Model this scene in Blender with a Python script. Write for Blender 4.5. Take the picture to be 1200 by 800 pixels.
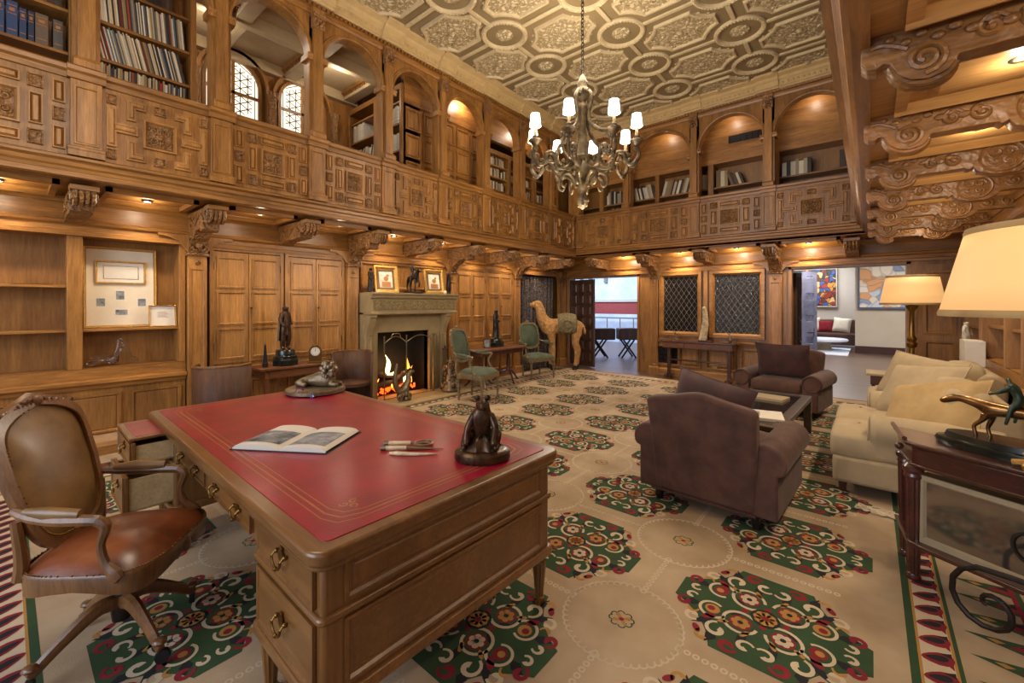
import bpy, bmesh, math, random
from math import sin, cos, pi, radians, atan2, hypot
from mathutils import Vector, Matrix
random.seed(7)
for o in list(bpy.data.objects): bpy.data.objects.remove(o)
SC = bpy.context.scene; COL = SC.collection

# ------------------------------------------------------------ camera, world, exposure
cd = bpy.data.cameras.new('camera'); cam = bpy.data.objects.new('camera', cd); COL.objects.link(cam)
cd.sensor_width = 36; cd.lens = 500 / 1200 * 36; cd.shift_y = -44 / 1200; cd.clip_start = .05
cam.location = (0, 0, 1.5); cam.rotation_euler = (pi / 2, 0, radians(40.03))
SC.camera = cam
W = bpy.data.worlds.new('world'); SC.world = W; W.use_nodes = True
W.node_tree.nodes['Background'].inputs[0].default_value = (.72, .80, 1, 1)
W.node_tree.nodes['Background'].inputs[1].default_value = .42
vs = SC.view_settings
vs.view_transform = 'Standard'; vs.look = 'None'; vs.exposure = 0.86; vs.gamma = 1.0
try: vs.use_curve_mapping = False
except Exception: pass

def light(kind, loc, power, col=(1, .74, .48), size=.1, rot=(0, 0, 0), spot=None, sy=None, name='light'):
    l = bpy.data.lights.new(name, kind); l.energy = power; l.color = col
    if kind == 'AREA':
        l.size = size
        if sy: l.shape = 'RECTANGLE'; l.size_y = sy
    elif kind in ('POINT', 'SPOT'): l.shadow_soft_size = size
    if kind == 'SPOT': l.spot_size = radians(spot or 100); l.spot_blend = .8
    o = bpy.data.objects.new(name, l); COL.objects.link(o); o.location = loc; o.rotation_euler = rot
    return o
WARM = (1, .87, .7)
# tall daylight windows of the unseen rear part of the room, and the room's ceiling wash
light('AREA', (-2.2, -3.4, 2.3), 85, (.82, .88, 1), 3.6, (radians(90), 0, 0), sy=2.6, name='rear_window_light')
# chandelier glow fills the double-height room
light('POINT', (-2.53, 4.27, 2.3), 62, WARM, .4, name='chandelier_light')
light('POINT', (-2.53, 4.27, 4.15), 42, WARM, .35, name='chandelier_up_light')
light('POINT', (-2.6, .3, 3.6), 55, (1, .82, .62), .5, name='unseen_fill_light')  # unseen fill light high over the desk, without any fixture

# ------------------------------------------------------------ constants of the room
XL, XR, YB = -5.9, 1.05, 9.05          # lower walls
GX, GR, GY = -5.0, -.06, 8.13          # gallery fronts
ZS, ZR = 2.54, 3.44                    # gallery underside, rail top
ZC, ZT = 4.98, 5.19                    # cornice foot, ceiling
POST = [.44 + .965 * k for k in range(-2, 9)]
BPOST = [-4.87, -3.79, -2.47, -1.29, -.12]

# ------------------------------------------------------------ helpers
def tag(o, label=None, cat=None, group=None, kind=None):
    if label: o['label'] = label
    if cat: o['category'] = cat
    if group: o['group'] = group
    if kind: o['kind'] = kind
    return o
def empty(name, loc=(0, 0, 0), rz=0, parent=None):
    o = bpy.data.objects.new(name, None); COL.objects.link(o); o.location = loc; o.rotation_euler = (0, 0, rz)
    o.empty_display_size = .1
    if parent: o.parent = parent
    return o
def thing(name, label, cat, loc=(0, 0, 0), rz=0, group=None):
    return tag(empty(name, loc, rz), label, cat, group)
def copy_tree(o, parent=None):
    c = o.copy(); COL.objects.link(c)
    if parent: c.parent = parent
    for ch in o.children: copy_tree(ch, c)
    return c
def left(p): return (XL + p[1], p[0], p[2])       # (along, out of wall, up)
def back(p): return (p[0], YB - p[1], p[2])
def right(p): return (XR - p[1], p[0], p[2])
def gleft(p): return (GX + p[1], p[0], p[2])
def gback(p): return (p[0], GY - p[1], p[2])
def gright(p): return (GR - p[1], p[0], p[2])
def shifted(M, da=0, db=0, dz=0): return lambda p: M((p[0] + da, p[1] + db, p[2] + dz))
def turned(x, y, rz, z=0):
    c, s = cos(rz), sin(rz)
    return lambda p: (x + c * p[0] - s * p[1], y + s * p[0] + c * p[1], z + p[2])

class MB:
    def __init__(s, M=None):
        s.v = []; s.f = []; s.mi = []; s.M = M; s.cur = 0
        s.flip = False
        if M:
            o = Vector(M((0, 0, 0))); a = Vector(M((1, 0, 0))) - o; b = Vector(M((0, 1, 0))) - o; c = Vector(M((0, 0, 1))) - o
            s.flip = a.cross(b).dot(c) < 0
    def add(s, vs, fs):
        n = len(s.v)
        if s.M: vs = [s.M(p) for p in vs]
        s.v += [tuple(p) for p in vs]
        for f in fs:
            f = tuple(i + n for i in f)
            s.f.append(f[::-1] if s.flip else f); s.mi.append(s.cur)
        return s
    def box(s, a0, b0, z0, a1, b1, z1):
        if a0 > a1: a0, a1 = a1, a0
        if b0 > b1: b0, b1 = b1, b0
        if z0 > z1: z0, z1 = z1, z0
        return s.add([(a0, b0, z0), (a1, b0, z0), (a1, b1, z0), (a0, b1, z0), (a0, b0, z1), (a1, b0, z1), (a1, b1, z1), (a0, b1, z1)],
              [(3, 2, 1, 0), (4, 5, 6, 7), (0, 1, 5, 4), (1, 2, 6, 5), (2, 3, 7, 6), (3, 0, 4, 7)])
    def obox(s, M, a0, b0, z0, a1, b1, z1):
        k = MB(); k.box(a0, b0, z0, a1, b1, z1); return s.add([M(p) for p in k.v], k.f)
    def rp(s, a0, z0, a1, z1, b, h, w):
        """raised field: sloping edges rising from plane b to b+h"""
        q = [(a0, b, z0), (a1, b, z0), (a1, b, z1), (a0, b, z1), (a0 + w, b + h, z0 + w), (a1 - w, b + h, z0 + w), (a1 - w, b + h, z1 - w), (a0 + w, b + h, z1 - w)]
        return s.add(q, [(4, 7, 6, 5), (0, 4, 5, 1), (1, 5, 6, 2), (2, 6, 7, 3), (3, 7, 4, 0)])
    def frame(s, a0, z0, a1, z1, w, b0, b1, bev=None):
        """mitred frame with a sloping inner face"""
        bev = w * .4 if bev is None else bev
        r = lambda k, b: [(a0 + k, b, z0 + k), (a1 - k, b, z0 + k), (a1 - k, b, z1 - k), (a0 + k, b, z1 - k)]
        q = r(0, b0) + r(0, b1) + r(w - bev, b1) + r(w, b0)
        fs = []
        for k in range(3):
            for i in range(4):
                j = (i + 1) % 4; fs.append((4 * k + i, 4 * k + 4 + i, 4 * k + 4 + j, 4 * k + j))
        return s.add(q, fs)
    def prof(s, pts, a0, a1, cap=True):
        """profile [(b,z)..] run along a"""
        n = len(pts)
        vs = [(a0, b, z) for b, z in pts] + [(a1, b, z) for b, z in pts]
        fs = [(i, i + n, (i + 1) % n + n, (i + 1) % n) for i in range(n)]
        if cap: fs += [tuple(range(n)), tuple(range(2 * n - 1, n - 1, -1))]
        return s.add(vs, fs)
    def prism(s, pts, b0, b1):
        """outline [(a,z)..] thickened from b0 to b1"""
        n = len(pts)
        vs = [(a, b0, z) for a, z in pts] + [(a, b1, z) for a, z in pts]
        fs = [(i, (i + 1) % n, (i + 1) % n + n, i + n) for i in range(n)]
        return s.add(vs, fs + [tuple(range(n - 1, -1, -1)), tuple(range(n, 2 * n))])
    def slab(s, pts, z0, z1):
        n = len(pts)
        vs = [(x, y, z0) for x, y in pts] + [(x, y, z1) for x, y in pts]
        fs = [(i, (i + 1) % n, (i + 1) % n + n, i + n) for i in range(n)]
        return s.add(vs, fs + [tuple(range(n - 1, -1, -1)), tuple(range(n, 2 * n))])
    def lathe(s, pts, c=(0, 0, 0), n=16, axis='z', arc=2 * pi, sx=1, sy=1, flute=0, a0=0, cap=True):
        full = arc > 6.28; m = n if full else n + 1
        vs = []
        for r, z in pts:
            for i in range(m):
                t = a0 + arc * i / n; rr = r * (1 - flute * (i % 2))
                p = (rr * cos(t) * sx, rr * sin(t) * sy, z)
                if axis == 'x': p = (p[2], p[0], p[1])
                elif axis == 'y': p = (p[1], p[2], p[0])
                vs.append((p[0] + c[0], p[1] + c[1], p[2] + c[2]))
        fs = []
        for k in range(len(pts) - 1):
            for i in range(n if full else n):
                j = (i + 1) % m if full else i + 1
                fs.append((k * m + i, k * m + j, (k + 1) * m + j, (k + 1) * m + i))
        if full and cap:
            if pts[0][0] > 1e-5: fs.append(tuple(range(m - 1, -1, -1)))
            if pts[-1][0] > 1e-5: fs.append(tuple((len(pts) - 1) * m + i for i in range(m)))
        return s.add(vs, fs)
    def tube(s, path, r, n=8, cap=True, flat=1):
        P = [Vector(p) for p in path]; N = len(P)
        R = list(r) if isinstance(r, (list, tuple)) else [r] * N
        if 4 <= N <= 13 and (P[0] - P[-1]).length > 1e-6:       # round off sparse paths
            Q = []; S = []
            for i in range(N - 1):
                a, b, c, d = P[max(i - 1, 0)], P[i], P[i + 1], P[min(i + 2, N - 1)]
                for j in range(4):
                    t = j / 4; Q.append(.5 * (2 * b + (c - a) * t + (2 * a - 5 * b + 4 * c - d) * t * t + (3 * b - a - 3 * c + d) * t ** 3)); S.append(R[i] + (R[i + 1] - R[i]) * t)
            P = Q + [P[-1]]; R = S + [R[-1]]; N = len(P)
        vs = []; up = None
        for i, p in enumerate(P):
            t = (P[min(i + 1, N - 1)] - P[max(i - 1, 0)])
            t = t.normalized() if t.length > 1e-9 else Vector((0, 0, 1))
            if up is None:
                up = Vector((0, 0, 1)) if abs(t.z) < .9 else Vector((1, 0, 0))
            u = (up - t * up.dot(t)).normalized(); up = u
            w = t.cross(u)
            for k in range(n):
                a = 2 * pi * k / n; vs.append(p + u * cos(a) * R[i] + w * sin(a) * R[i] * flat)
        fs = [(i * n + k, i * n + (k + 1) % n, (i + 1) * n + (k + 1) % n, (i + 1) * n + k) for i in range(N - 1) for k in range(n)]
        if cap: fs += [tuple(range(n - 1, -1, -1)), tuple((N - 1) * n + k for k in range(n))]
        return s.add(vs, fs)
    def ball(s, c, r, n=10, m=7, sc=(1, 1, 1)):
        vs = []
        for i in range(1, m):
            for k in range(n):
                a = pi * i / m; b = 2 * pi * k / n
                vs.append((c[0] + r * sc[0] * sin(a) * cos(b), c[1] + r * sc[1] * sin(a) * sin(b), c[2] + r * sc[2] * cos(a)))
        vs += [(c[0], c[1], c[2] + r * sc[2]), (c[0], c[1], c[2] - r * sc[2])]; T = len(vs) - 2
        fs = [((i) * n + k, (i + 1) * n + k, (i + 1) * n + (k + 1) % n, i * n + (k + 1) % n) for i in range(m - 2) for k in range(n)]
        fs += [(T, k, (k + 1) % n) for k in range(n)] + [(T + 1, (m - 2) * n + (k + 1) % n, (m - 2) * n + k) for k in range(n)]
        return s.add(vs, fs)
    def grid(s, fn, nu, nv, wrapu=False):
        """surface fn(u,v), u,v in 0..1"""
        mu = nu if wrapu else nu + 1
        vs = [fn(i / nu, j / nv) for j in range(nv + 1) for i in range(mu)]
        fs = [(j * mu + i, j * mu + (i + 1) % mu, (j + 1) * mu + (i + 1) % mu, (j + 1) * mu + i) for j in range(nv) for i in range(nu)]
        return s.add(vs, fs)
    def flat(s, pts, z):
        return s.add([(x, y, z) for x, y in pts], [tuple(range(len(pts)))])
    def ribbon(s, path, w, z):
        N = len(path); vs = []
        for i, (x, y) in enumerate(path):
            x0, y0 = path[max(i - 1, 0)]; x1, y1 = path[min(i + 1, N - 1)]
            dx, dy = x1 - x0, y1 - y0; L = hypot(dx, dy) or 1
            h = (w[i] if isinstance(w, list) else w) / 2
            vs += [(x - dy / L * h, y + dx / L * h, z), (x + dy / L * h, y - dx / L * h, z)]
        return s.add(vs, [(2 * i, 2 * i + 1, 2 * i + 3, 2 * i + 2) for i in range(N - 1)])
    def mesh(s, name, mats, smooth=False, ang=40):
        me = bpy.data.meshes.new(name); me.from_pydata(s.v, [], s.f)
        for m in (mats if isinstance(mats, (list, tuple)) else [mats]): me.materials.append(m)
        if max(s.mi or [0]) > 0: me.polygons.foreach_set('material_index', s.mi)
        if smooth:
            me.polygons.foreach_set('use_smooth', [True] * len(me.polygons)); me.set_sharp_from_angle(angle=radians(ang))
        me.update(); return me
    def obj(s, name, mats, parent=None, smooth=False, bev=0, sub=0, ang=40, seg=2, kind=None, col=None):
        o = bpy.data.objects.new(name, s.mesh(name, mats, smooth or bev > 0 or sub > 0, ang)); COL.objects.link(o)
        if parent: o.parent = parent
        if bev:
            m = o.modifiers.new('b', 'BEVEL'); m.width = bev; m.segments = seg; m.limit_method = 'ANGLE'; m.angle_limit = radians(35)
        if sub:
            m = o.modifiers.new('s', 'SUBSURF'); m.levels = sub; m.render_levels = sub
        if kind: o['kind'] = kind
        if col: o.color = (*col, 1)
        return o

def inst(me, name, parent, loc=(0, 0, 0), rot=(0, 0, 0), sc=None, col=None):
    o = bpy.data.objects.new(name, me); COL.objects.link(o); o.parent = parent; o.location = loc; o.rotation_euler = rot
    if sc: o.scale = sc
    if col: o.color = (*col, 1)
    return o
def skin(name, joints, bones, mat, parent=None, sub=2, loc=None):
    """joints {key:(x,y,z,r)}; bones list of keys chains; one continuous tapering body"""
    keys = list(joints); idx = {k: i for i, k in enumerate(keys)}
    es = set()
    for ch in bones:
        for a, b in zip(ch, ch[1:]): es.add((idx[a], idx[b]))
    me = bpy.data.meshes.new(name); me.from_pydata([joints[k][:3] for k in keys], list(es), [])
    me.materials.append(mat)
    o = bpy.data.objects.new(name, me); COL.objects.link(o)
    m = o.modifiers.new('k', 'SKIN'); m.use_smooth_shade = True
    for k in keys:
        sv = me.skin_vertices[0].data[idx[k]]; r = joints[k][3]
        sv.radius = (r, joints[k][4] if len(joints[k]) > 4 else r); sv.use_root = idx[k] == 0
    s = o.modifiers.new('s', 'SUBSURF'); s.levels = sub; s.render_levels = sub
    if parent: o.parent = parent
    if loc: o.location = loc
    return o
def arc(cx, cz, r, t0, t1, n): return [(cx + r * cos(t0 + (t1 - t0) * i / n), cz + r * sin(t0 + (t1 - t0) * i / n)) for i in range(n + 1)]
def spiral(cx, cy, r0, r1, t0, t1, n): return [(cx + (r0 + (r1 - r0) * i / n) * cos(t0 + (t1 - t0) * i / n), cy + (r0 + (r1 - r0) * i / n) * sin(t0 + (t1 - t0) * i / n)) for i in range(n + 1)]
def rrect(x0, y0, x1, y1, r, n=5):
    p = []
    for cx, cy, a in ((x1 - r, y1 - r, 0), (x0 + r, y1 - r, pi / 2), (x0 + r, y0 + r, pi), (x1 - r, y0 + r, 1.5 * pi)):
        p += arc(cx, cy, r, a, a + pi / 2, n)
    return p

# ------------------------------------------------------------ materials
def sr(h):
    if isinstance(h, str): h = tuple(int(h[i:i + 2], 16) / 255 for i in (0, 2, 4))
    return tuple(c / 12.92 if c <= .04045 else ((c + .055) / 1.055) ** 2.4 for c in h) + (1,)
class NT:
    def __init__(s, name):
        s.m = bpy.data.materials.new(name); s.m.use_nodes = True; s.t = s.m.node_tree; s.b = s.t.nodes['Principled BSDF']
    def n(s, typ, **kw):
        nd = s.t.nodes.new('ShaderNode' + typ)
        for k, v in kw.items():
            if k.startswith('i_'):
                key = k[2:]; key = int(key) if key.isdigit() else key.replace('_', ' ')
                nd.inputs[key].default_value = v
            else: setattr(nd, k, v)
        return nd
    def l(s, a, b): s.t.links.new(a, b)
    def coords(s, scale=(1, 1, 1), rot=(0, 0, 0)):
        tc = s.n('TexCoord'); mp = s.n('Mapping'); mp.inputs['Scale'].default_value = scale; mp.inputs['Rotation'].default_value = rot
        s.l(tc.outputs['Object'], mp.inputs[0]); return mp.outputs[0]
    def ramp(s, fac, stops, interp='LINEAR'):
        r = s.n('ValToRGB'); r.color_ramp.interpolation = interp
        e = r.color_ramp.elements
        while len(e) < len(stops): e.new(.5)
        for x, (p, c) in zip(e, stops): x.position = p; x.color = sr(c) if isinstance(c, str) else c
        s.l(fac, r.inputs[0]); return r.outputs[0]
    def bump(s, h, strength=.3, dist=.01):
        b = s.n('Bump'); b.inputs['Strength'].default_value = strength; b.inputs['Distance'].default_value = dist
        s.l(h, b.inputs['Height']); s.l(b.outputs[0], s.b.inputs['Normal'])
def wood(name, dark, lite, axis='z', rough=.4, sc=7, coat=.06, carved=0, carve_sc=28):
    t = NT(name); k = {'x': (.09, 1, 1), 'y': (1, .09, 1), 'z': (1, 1, .09)}[axis]
    v = t.coords(tuple(sc * c for c in k))
    n1 = t.n('TexNoise', i_Scale=1.0, i_Detail=5.0, i_Roughness=.62, i_Distortion=.6); t.l(v, n1.inputs['Vector'])
    n2 = t.n('TexNoise', i_Scale=9.0, i_Detail=3.0, i_Roughness=.7); t.l(v, n2.inputs['Vector'])
    mx = t.n('Math', operation='MULTIPLY_ADD'); mx.inputs[1].default_value = .45
    t.l(n2.outputs[0], mx.inputs[0]); mm = t.n('Math', operation='MULTIPLY'); mm.inputs[1].default_value = .6; t.l(n1.outputs[0], mm.inputs[0]); t.l(mm.outputs[0], mx.inputs[2])
    c = t.ramp(mx.outputs[0], [(.32, dark), (.52, tuple((a + b) / 2 for a, b in zip(sr(dark), sr(lite)))), (.7, lite)])
    oi = t.n('ObjectInfo'); mr = t.n('MapRange'); mr.inputs[3].default_value = .86; mr.inputs[4].default_value = 1.1; t.l(oi.outputs['Random'], mr.inputs[0])
    mu = t.n('Mix', data_type='RGBA', blend_type='MULTIPLY'); mu.inputs[0].default_value = 1; t.l(c, mu.inputs[6]); t.l(mr.outputs[0], mu.inputs[7])
    t.l(mu.outputs[2], t.b.inputs['Base Color'])
    t.b.inputs['Roughness'].default_value = rough; t.b.inputs['Coat Weight'].default_value = coat; t.b.inputs['Coat Roughness'].default_value = .3
    if carved:
        v2 = t.coords((carve_sc,) * 3); w = t.n('TexVoronoi', feature='SMOOTH_F1', i_Scale=1.0); w.inputs['Smoothness'].default_value = .4
        nz = t.n('TexNoise', i_Scale=.8, i_Detail=1.0); t.l(v2, nz.inputs['Vector'])
        mv = t.n('Mix', data_type='RGBA', blend_type='LINEAR_LIGHT'); mv.inputs[0].default_value = .9; t.l(v2, mv.inputs[6]); t.l(nz.outputs['Color'], mv.inputs[7])
        t.l(mv.outputs[2], w.inputs['Vector']); t.bump(w.outputs['Distance'], carved, .03)
    else: t.bump(mx.outputs[0], .12, .004)
    return t.m
def mat(name, col, rough=.5, metal=0, var=.12, nsc=12, bump=0, bsc=None, coat=0, sheen=0, col2=None, dist=.005, det=4, spec=None):
    t = NT(name); v = t.coords((1, 1, 1))
    n = t.n('TexNoise', i_Scale=float(nsc), i_Detail=float(det), i_Roughness=.6); t.l(v, n.inputs['Vector'])
    c0 = sr(col); c1 = sr(col2) if col2 else tuple(x * (1 + var) for x in c0[:3]) + (1,); c2 = c0 if col2 else tuple(x * (1 - var) for x in c0[:3]) + (1,)
    t.l(t.ramp(n.outputs[0], [(.3, c2), (.7, c1)]), t.b.inputs['Base Color'])
    t.b.inputs['Roughness'].default_value = rough; t.b.inputs['Metallic'].default_value = metal; t.b.inputs['Coat Weight'].default_value = coat; t.b.inputs['Coat Roughness'].default_value = .22
    if spec is not None: t.b.inputs['Specular IOR Level'].default_value = spec
    if sheen: t.b.inputs['Sheen Weight'].default_value = sheen
    if bump:
        n2 = t.n('TexNoise', i_Scale=float(bsc or nsc * 4), i_Detail=3.0); t.l(v, n2.inputs['Vector']); t.bump(n2.outputs[0], bump, dist)
    return t.m
def emit(name, col, s, base='ffffff'):
    t = NT(name); t.b.inputs['Base Color'].default_value = sr(base); t.b.inputs['Emission Color'].default_value = sr(col); t.b.inputs['Emission Strength'].default_value = s
    t.b.inputs['Roughness'].default_value = .6
    return t.m
def bycolor(name, rough=.55, bump=.2, bands=False):
    t = NT(name); oi = t.n('ObjectInfo')
    v = t.coords((1, 1, 1)); n = t.n('TexNoise', i_Scale=60.0, i_Detail=2.0); t.l(v, n.inputs['Vector'])
    mr = t.n('MapRange'); mr.inputs[3].default_value = .75; mr.inputs[4].default_value = 1.2; t.l(n.outputs[0], mr.inputs[0])
    mu = t.n('Mix', data_type='RGBA', blend_type='MULTIPLY'); mu.inputs[0].default_value = 1; t.l(oi.outputs['Color'], mu.inputs[6]); t.l(mr.outputs[0], mu.inputs[7])
    t.l(mu.outputs[2], t.b.inputs['Base Color']); t.b.inputs['Roughness'].default_value = rough
    return t.m
OAKD, OAKL = '5a3716', 'b68040'
M = {}
M['wz'] = wood('oak_upright', OAKD, OAKL, 'z'); M['wy'] = wood('oak_along_side', OAKD, OAKL, 'y'); M['wx'] = wood('oak_along_back', OAKD, OAKL, 'x')
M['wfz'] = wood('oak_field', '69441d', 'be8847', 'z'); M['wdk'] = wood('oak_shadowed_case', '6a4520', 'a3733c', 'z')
M['wcarv'] = wood('carved_oak', '5a3a1a', 'a97842', 'z', carved=.9, carve_sc=30)
M['wcarvb'] = wood('carved_oak_beam', '61401f', 'ad7b44', 'x', carved=.22, carve_sc=24)
M['hx'] = wood('honey_oak_underside', '956a3a', 'd9a868', 'x', sc=5)
M['darkdoor'] = wood('dark_walnut_door', '33201a', '5f4232', 'z', carved=0)
M['mahog'] = wood('red_mahogany', '2c1410', '552a20', 'x', rough=.22, coat=.6)
M['burl'] = wood('burl_veneer', '28140a', '5c3820', 'z', rough=.65, sc=16, coat=0)
M['desk'] = wood('walnut_desk', '553719', '8f602f', 'x', rough=.3, coat=.4, sc=6)
M['deskz'] = wood('walnut_desk_upright', '553719', '8b5d2e', 'z', rough=.3, coat=.4, sc=6)
M['chairw'] = wood('chair_walnut', '4c301a', '8e6238', 'z', rough=.3, coat=.4, sc=14)
M['tabw'] = wood('table_mahogany', '4a2816', '7e4c2c', 'y', rough=.3, coat=.4)
M['floorw'] = wood('parquet', '3e2d24', '6c5444', 'x', rough=.3, sc=5, coat=.2)
M['plaster'] = mat('ceiling_plaster', '8f7a55', .8, var=.08, nsc=3)
M['plasterhi'] = mat('ceiling_plaster_relief', 'cdb88e', .75, var=.1, nsc=20)
M['cornice'] = mat('plaster_cornice', 'c8aa74', .7, var=.1, nsc=8)
M['coffer'] = mat('upper_coffer_plaster', 'b39c78', .75, var=.1, nsc=4)
M['stone'] = mat('mantel_limestone', '94805a', .75, var=.12, nsc=7, bump=.25, bsc=60)
def carvedmat(name, col, col2, sc, strength, rough=.75, dist=.02):
    t = NT(name); v = t.coords((sc,) * 3); nz = t.n('TexNoise', i_Scale=.7, i_Detail=1.0); t.l(v, nz.inputs['Vector'])
    mv = t.n('Mix', data_type='RGBA', blend_type='LINEAR_LIGHT'); mv.inputs[0].default_value = 1; t.l(v, mv.inputs[6]); t.l(nz.outputs['Color'], mv.inputs[7])
    w = t.n('TexVoronoi', feature='DISTANCE_TO_EDGE', i_Scale=1.0); t.l(mv.outputs[2], w.inputs['Vector'])
    t.l(t.ramp(w.outputs['Distance'], [(.02, col), (.3, col2)]), t.b.inputs['Base Color']); t.b.inputs['Roughness'].default_value = rough
    t.bump(w.outputs['Distance'], strength, dist); return t.m
M['stonec'] = carvedmat('carved_limestone', '75643f', '9c8859', 22, .9)
M['plcarv'] = carvedmat('carved_plaster', 'a08a62', 'e2d0a8', 15, .6, dist=.02)
M['black'] = mat('soot_black', '0c0b0b', .8, var=.3); M['iron'] = mat('wrought_iron', '38322e', .42, .8, var=.2, nsc=30, bump=.2)
M['brass'] = mat('brass', '856636', .35, 1, var=.1); M['gold'] = mat('gilt', 'c69a52', .38, .85, var=.2, nsc=40, bump=.5, bsc=90)
M['bronze'] = mat('dark_bronze', '24170f', .33, .6, var=.4, nsc=25, bump=.3, bsc=50, col2='5e432d')
M['bronzeb'] = mat('black_bronze', '14110f', .35, .6, var=.3, nsc=25, col2='3d352e')
M['pewter'] = mat('aged_metal', '7d6d56', .4, .7, var=.3, nsc=40, bump=.4, bsc=120)
M['chand'] = mat('antiqued_giltwood', '352e27', .45, .4, nsc=16, bump=.8, bsc=45, col2='86704a')
M['leather'] = mat('olive_brown_leather', '644620', .38, nsc=5, bump=.12, bsc=150, col2='94703e', coat=.2)
M['leatherr'] = mat('russet_leather', '5a2c18', .3, nsc=5, bump=.1, bsc=120, col2='92522c', coat=.25)
M['velvet'] = mat('brown_mohair', '40261c', .85, nsc=6, bump=.15, bsc=300, col2='5e3e30', sheen=.08)
M['velvetd'] = mat('plum_velvet', '2e1815', .8, nsc=6, col2='4c2822', sheen=.1)
M['green'] = mat('green_velvet', '2c3a28', .8, nsc=4, col2='546149', sheen=.1)
M['grew'] = mat('painted_chair_frame', '4a3c2a', .5, var=.2, nsc=30, col2='85734f')
M['linen'] = mat('beige_linen', '9c8a6c', .85, nsc=7, bump=.12, bsc=250, col2='ad9874', sheen=.05)
M['linenp'] = mat('pillow_linen', '9a7d50', .85, nsc=7, bump=.1, bsc=250, col2='b09464', sheen=.05)
M['white'] = mat('white_marble', 'd8cdb8', .5, var=.08, nsc=15); M['ivory'] = mat('ivory', 'd6c7a6', .5, nsc=30, col2='9f8458')
M['paper'] = mat('paper', 'd8d0c2', .8, var=.04); M['mount'] = mat('cream_mount', 'd9ccb4', .8, var=.04)
M['marbleg'] = mat('green_black_marble', '0b0d0a', .2, nsc=8, col2='252a20', coat=.3)
M['camel'] = mat('camel_hide', '9a6c3a', .75, nsc=14, bump=.9, bsc=45, col2='cb9c60', dist=.03)
M['hoof'] = mat('hoof', '1b1714', .6)
M['book'] = bycolor('book_cloth')
M['beige'] = mat('carpet_beige', '927a5c', .95, nsc=1.6, col2='b8a284', bump=.3, bsc=220, dist=.004)
M['cream'] = mat('carpet_cream', 'bfae92', .95, var=.06, bump=.3, bsc=220, dist=.004); M['cgreen'] = mat('carpet_green', '2a4323', .95, var=.15, nsc=9, bump=.3, bsc=220, dist=.004)
M['cred'] = mat('carpet_red', '7c1420', .95, var=.15, nsc=9, bump=.3, bsc=220, dist=.004); M['cgold'] = mat('carpet_gold', 'a87a3a', .95, var=.1, nsc=9, bump=.3, bsc=220, dist=.004)
M['cblack'] = mat('carpet_black', '17171a', .95, var=.2, bump=.3, bsc=220, dist=.004)
M['red'] = mat('desk_red_leather', '780c22', .32, nsc=4, col2='a2142f', bump=.15, bsc=120, coat=.25)
M['tool'] = mat('gold_tooling', 'b0784a', .45, .4, var=.1)
M['glassdk'] = mat('dark_glass', '0e0e10', .1, var=.2, coat=.3)
t = NT('clear_glass'); t.b.inputs['Transmission Weight'].default_value = 1; t.b.inputs['Roughness'].default_value = .03; t.b.inputs['IOR'].default_value = 1.45; M['glass'] = t.m
M['shade'] = emit('lit_lampshade', 'f0b673', .47, 'a8875c'); M['bulb'] = emit('lit_candle_shade', 'fff0d8', 5.0); M['spot'] = emit('downlight_lens', 'ffedd0', 30)
M['flame'] = emit('flame', 'ff8a2c', 4, '000000'); M['flamec'] = emit('flame_core', 'ffc878', 7, '000000'); M['ember'] = emit('ember', 'ff4a10', 2.5, '200400')
M['daypane'] = emit('daylit_leaded_glass', 'f3e4cf', .8, 'ddd0bb')
M['lead'] = mat('lead_came', '3a2f28', .5, .3)
M['linenw'] = wood('pale_drawer_lining', 'a98a5c', 'd2b98c', 'x')
M['screenbar'] = mat('screen_brass', '8e8465', .35, .9)
# ------------------------------------------------------------ floor
fl = MB().box(-9.2, -3.6, -.06, 5, 19.5, 0).obj('floor', M['floorw'], kind='structure')

# ------------------------------------------------------------ walls behind the panelling
wl = tag(empty('wall_left'), kind='structure'); wb = tag(empty('wall_back'), kind='structure'); wr = tag(empty('wall_right'), kind='structure')
cornice_lo = [(0, 2.16), (.045, 2.16), (.05, 2.2), (.03, 2.21), (.03, 2.255), (.065, 2.275), (.075, 2.3), (.05, 2.31), (.0, 2.31)]
def frieze(Mf, a0, a1, par, m):
    MB(Mf).prof(cornice_lo, a0, a1).obj('lintel_moulding', m, par)
    b = MB(Mf); b.box(a0, -.02, 2.31, a1, .0, 2.56); b.obj('frieze_board', m, par)
    MB(Mf).prof([(0, 2.47), (.015, 2.47), (.05, 2.52), (.05, 2.545), (0, 2.545)], a0, a1).obj('cove_moulding', m, par)
frieze(left, -3.5, YB, wl, M['wy']); frieze(back, XL, XR, wb, M['wx']); frieze(right, -1.5, YB, wr, M['wy'])

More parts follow.
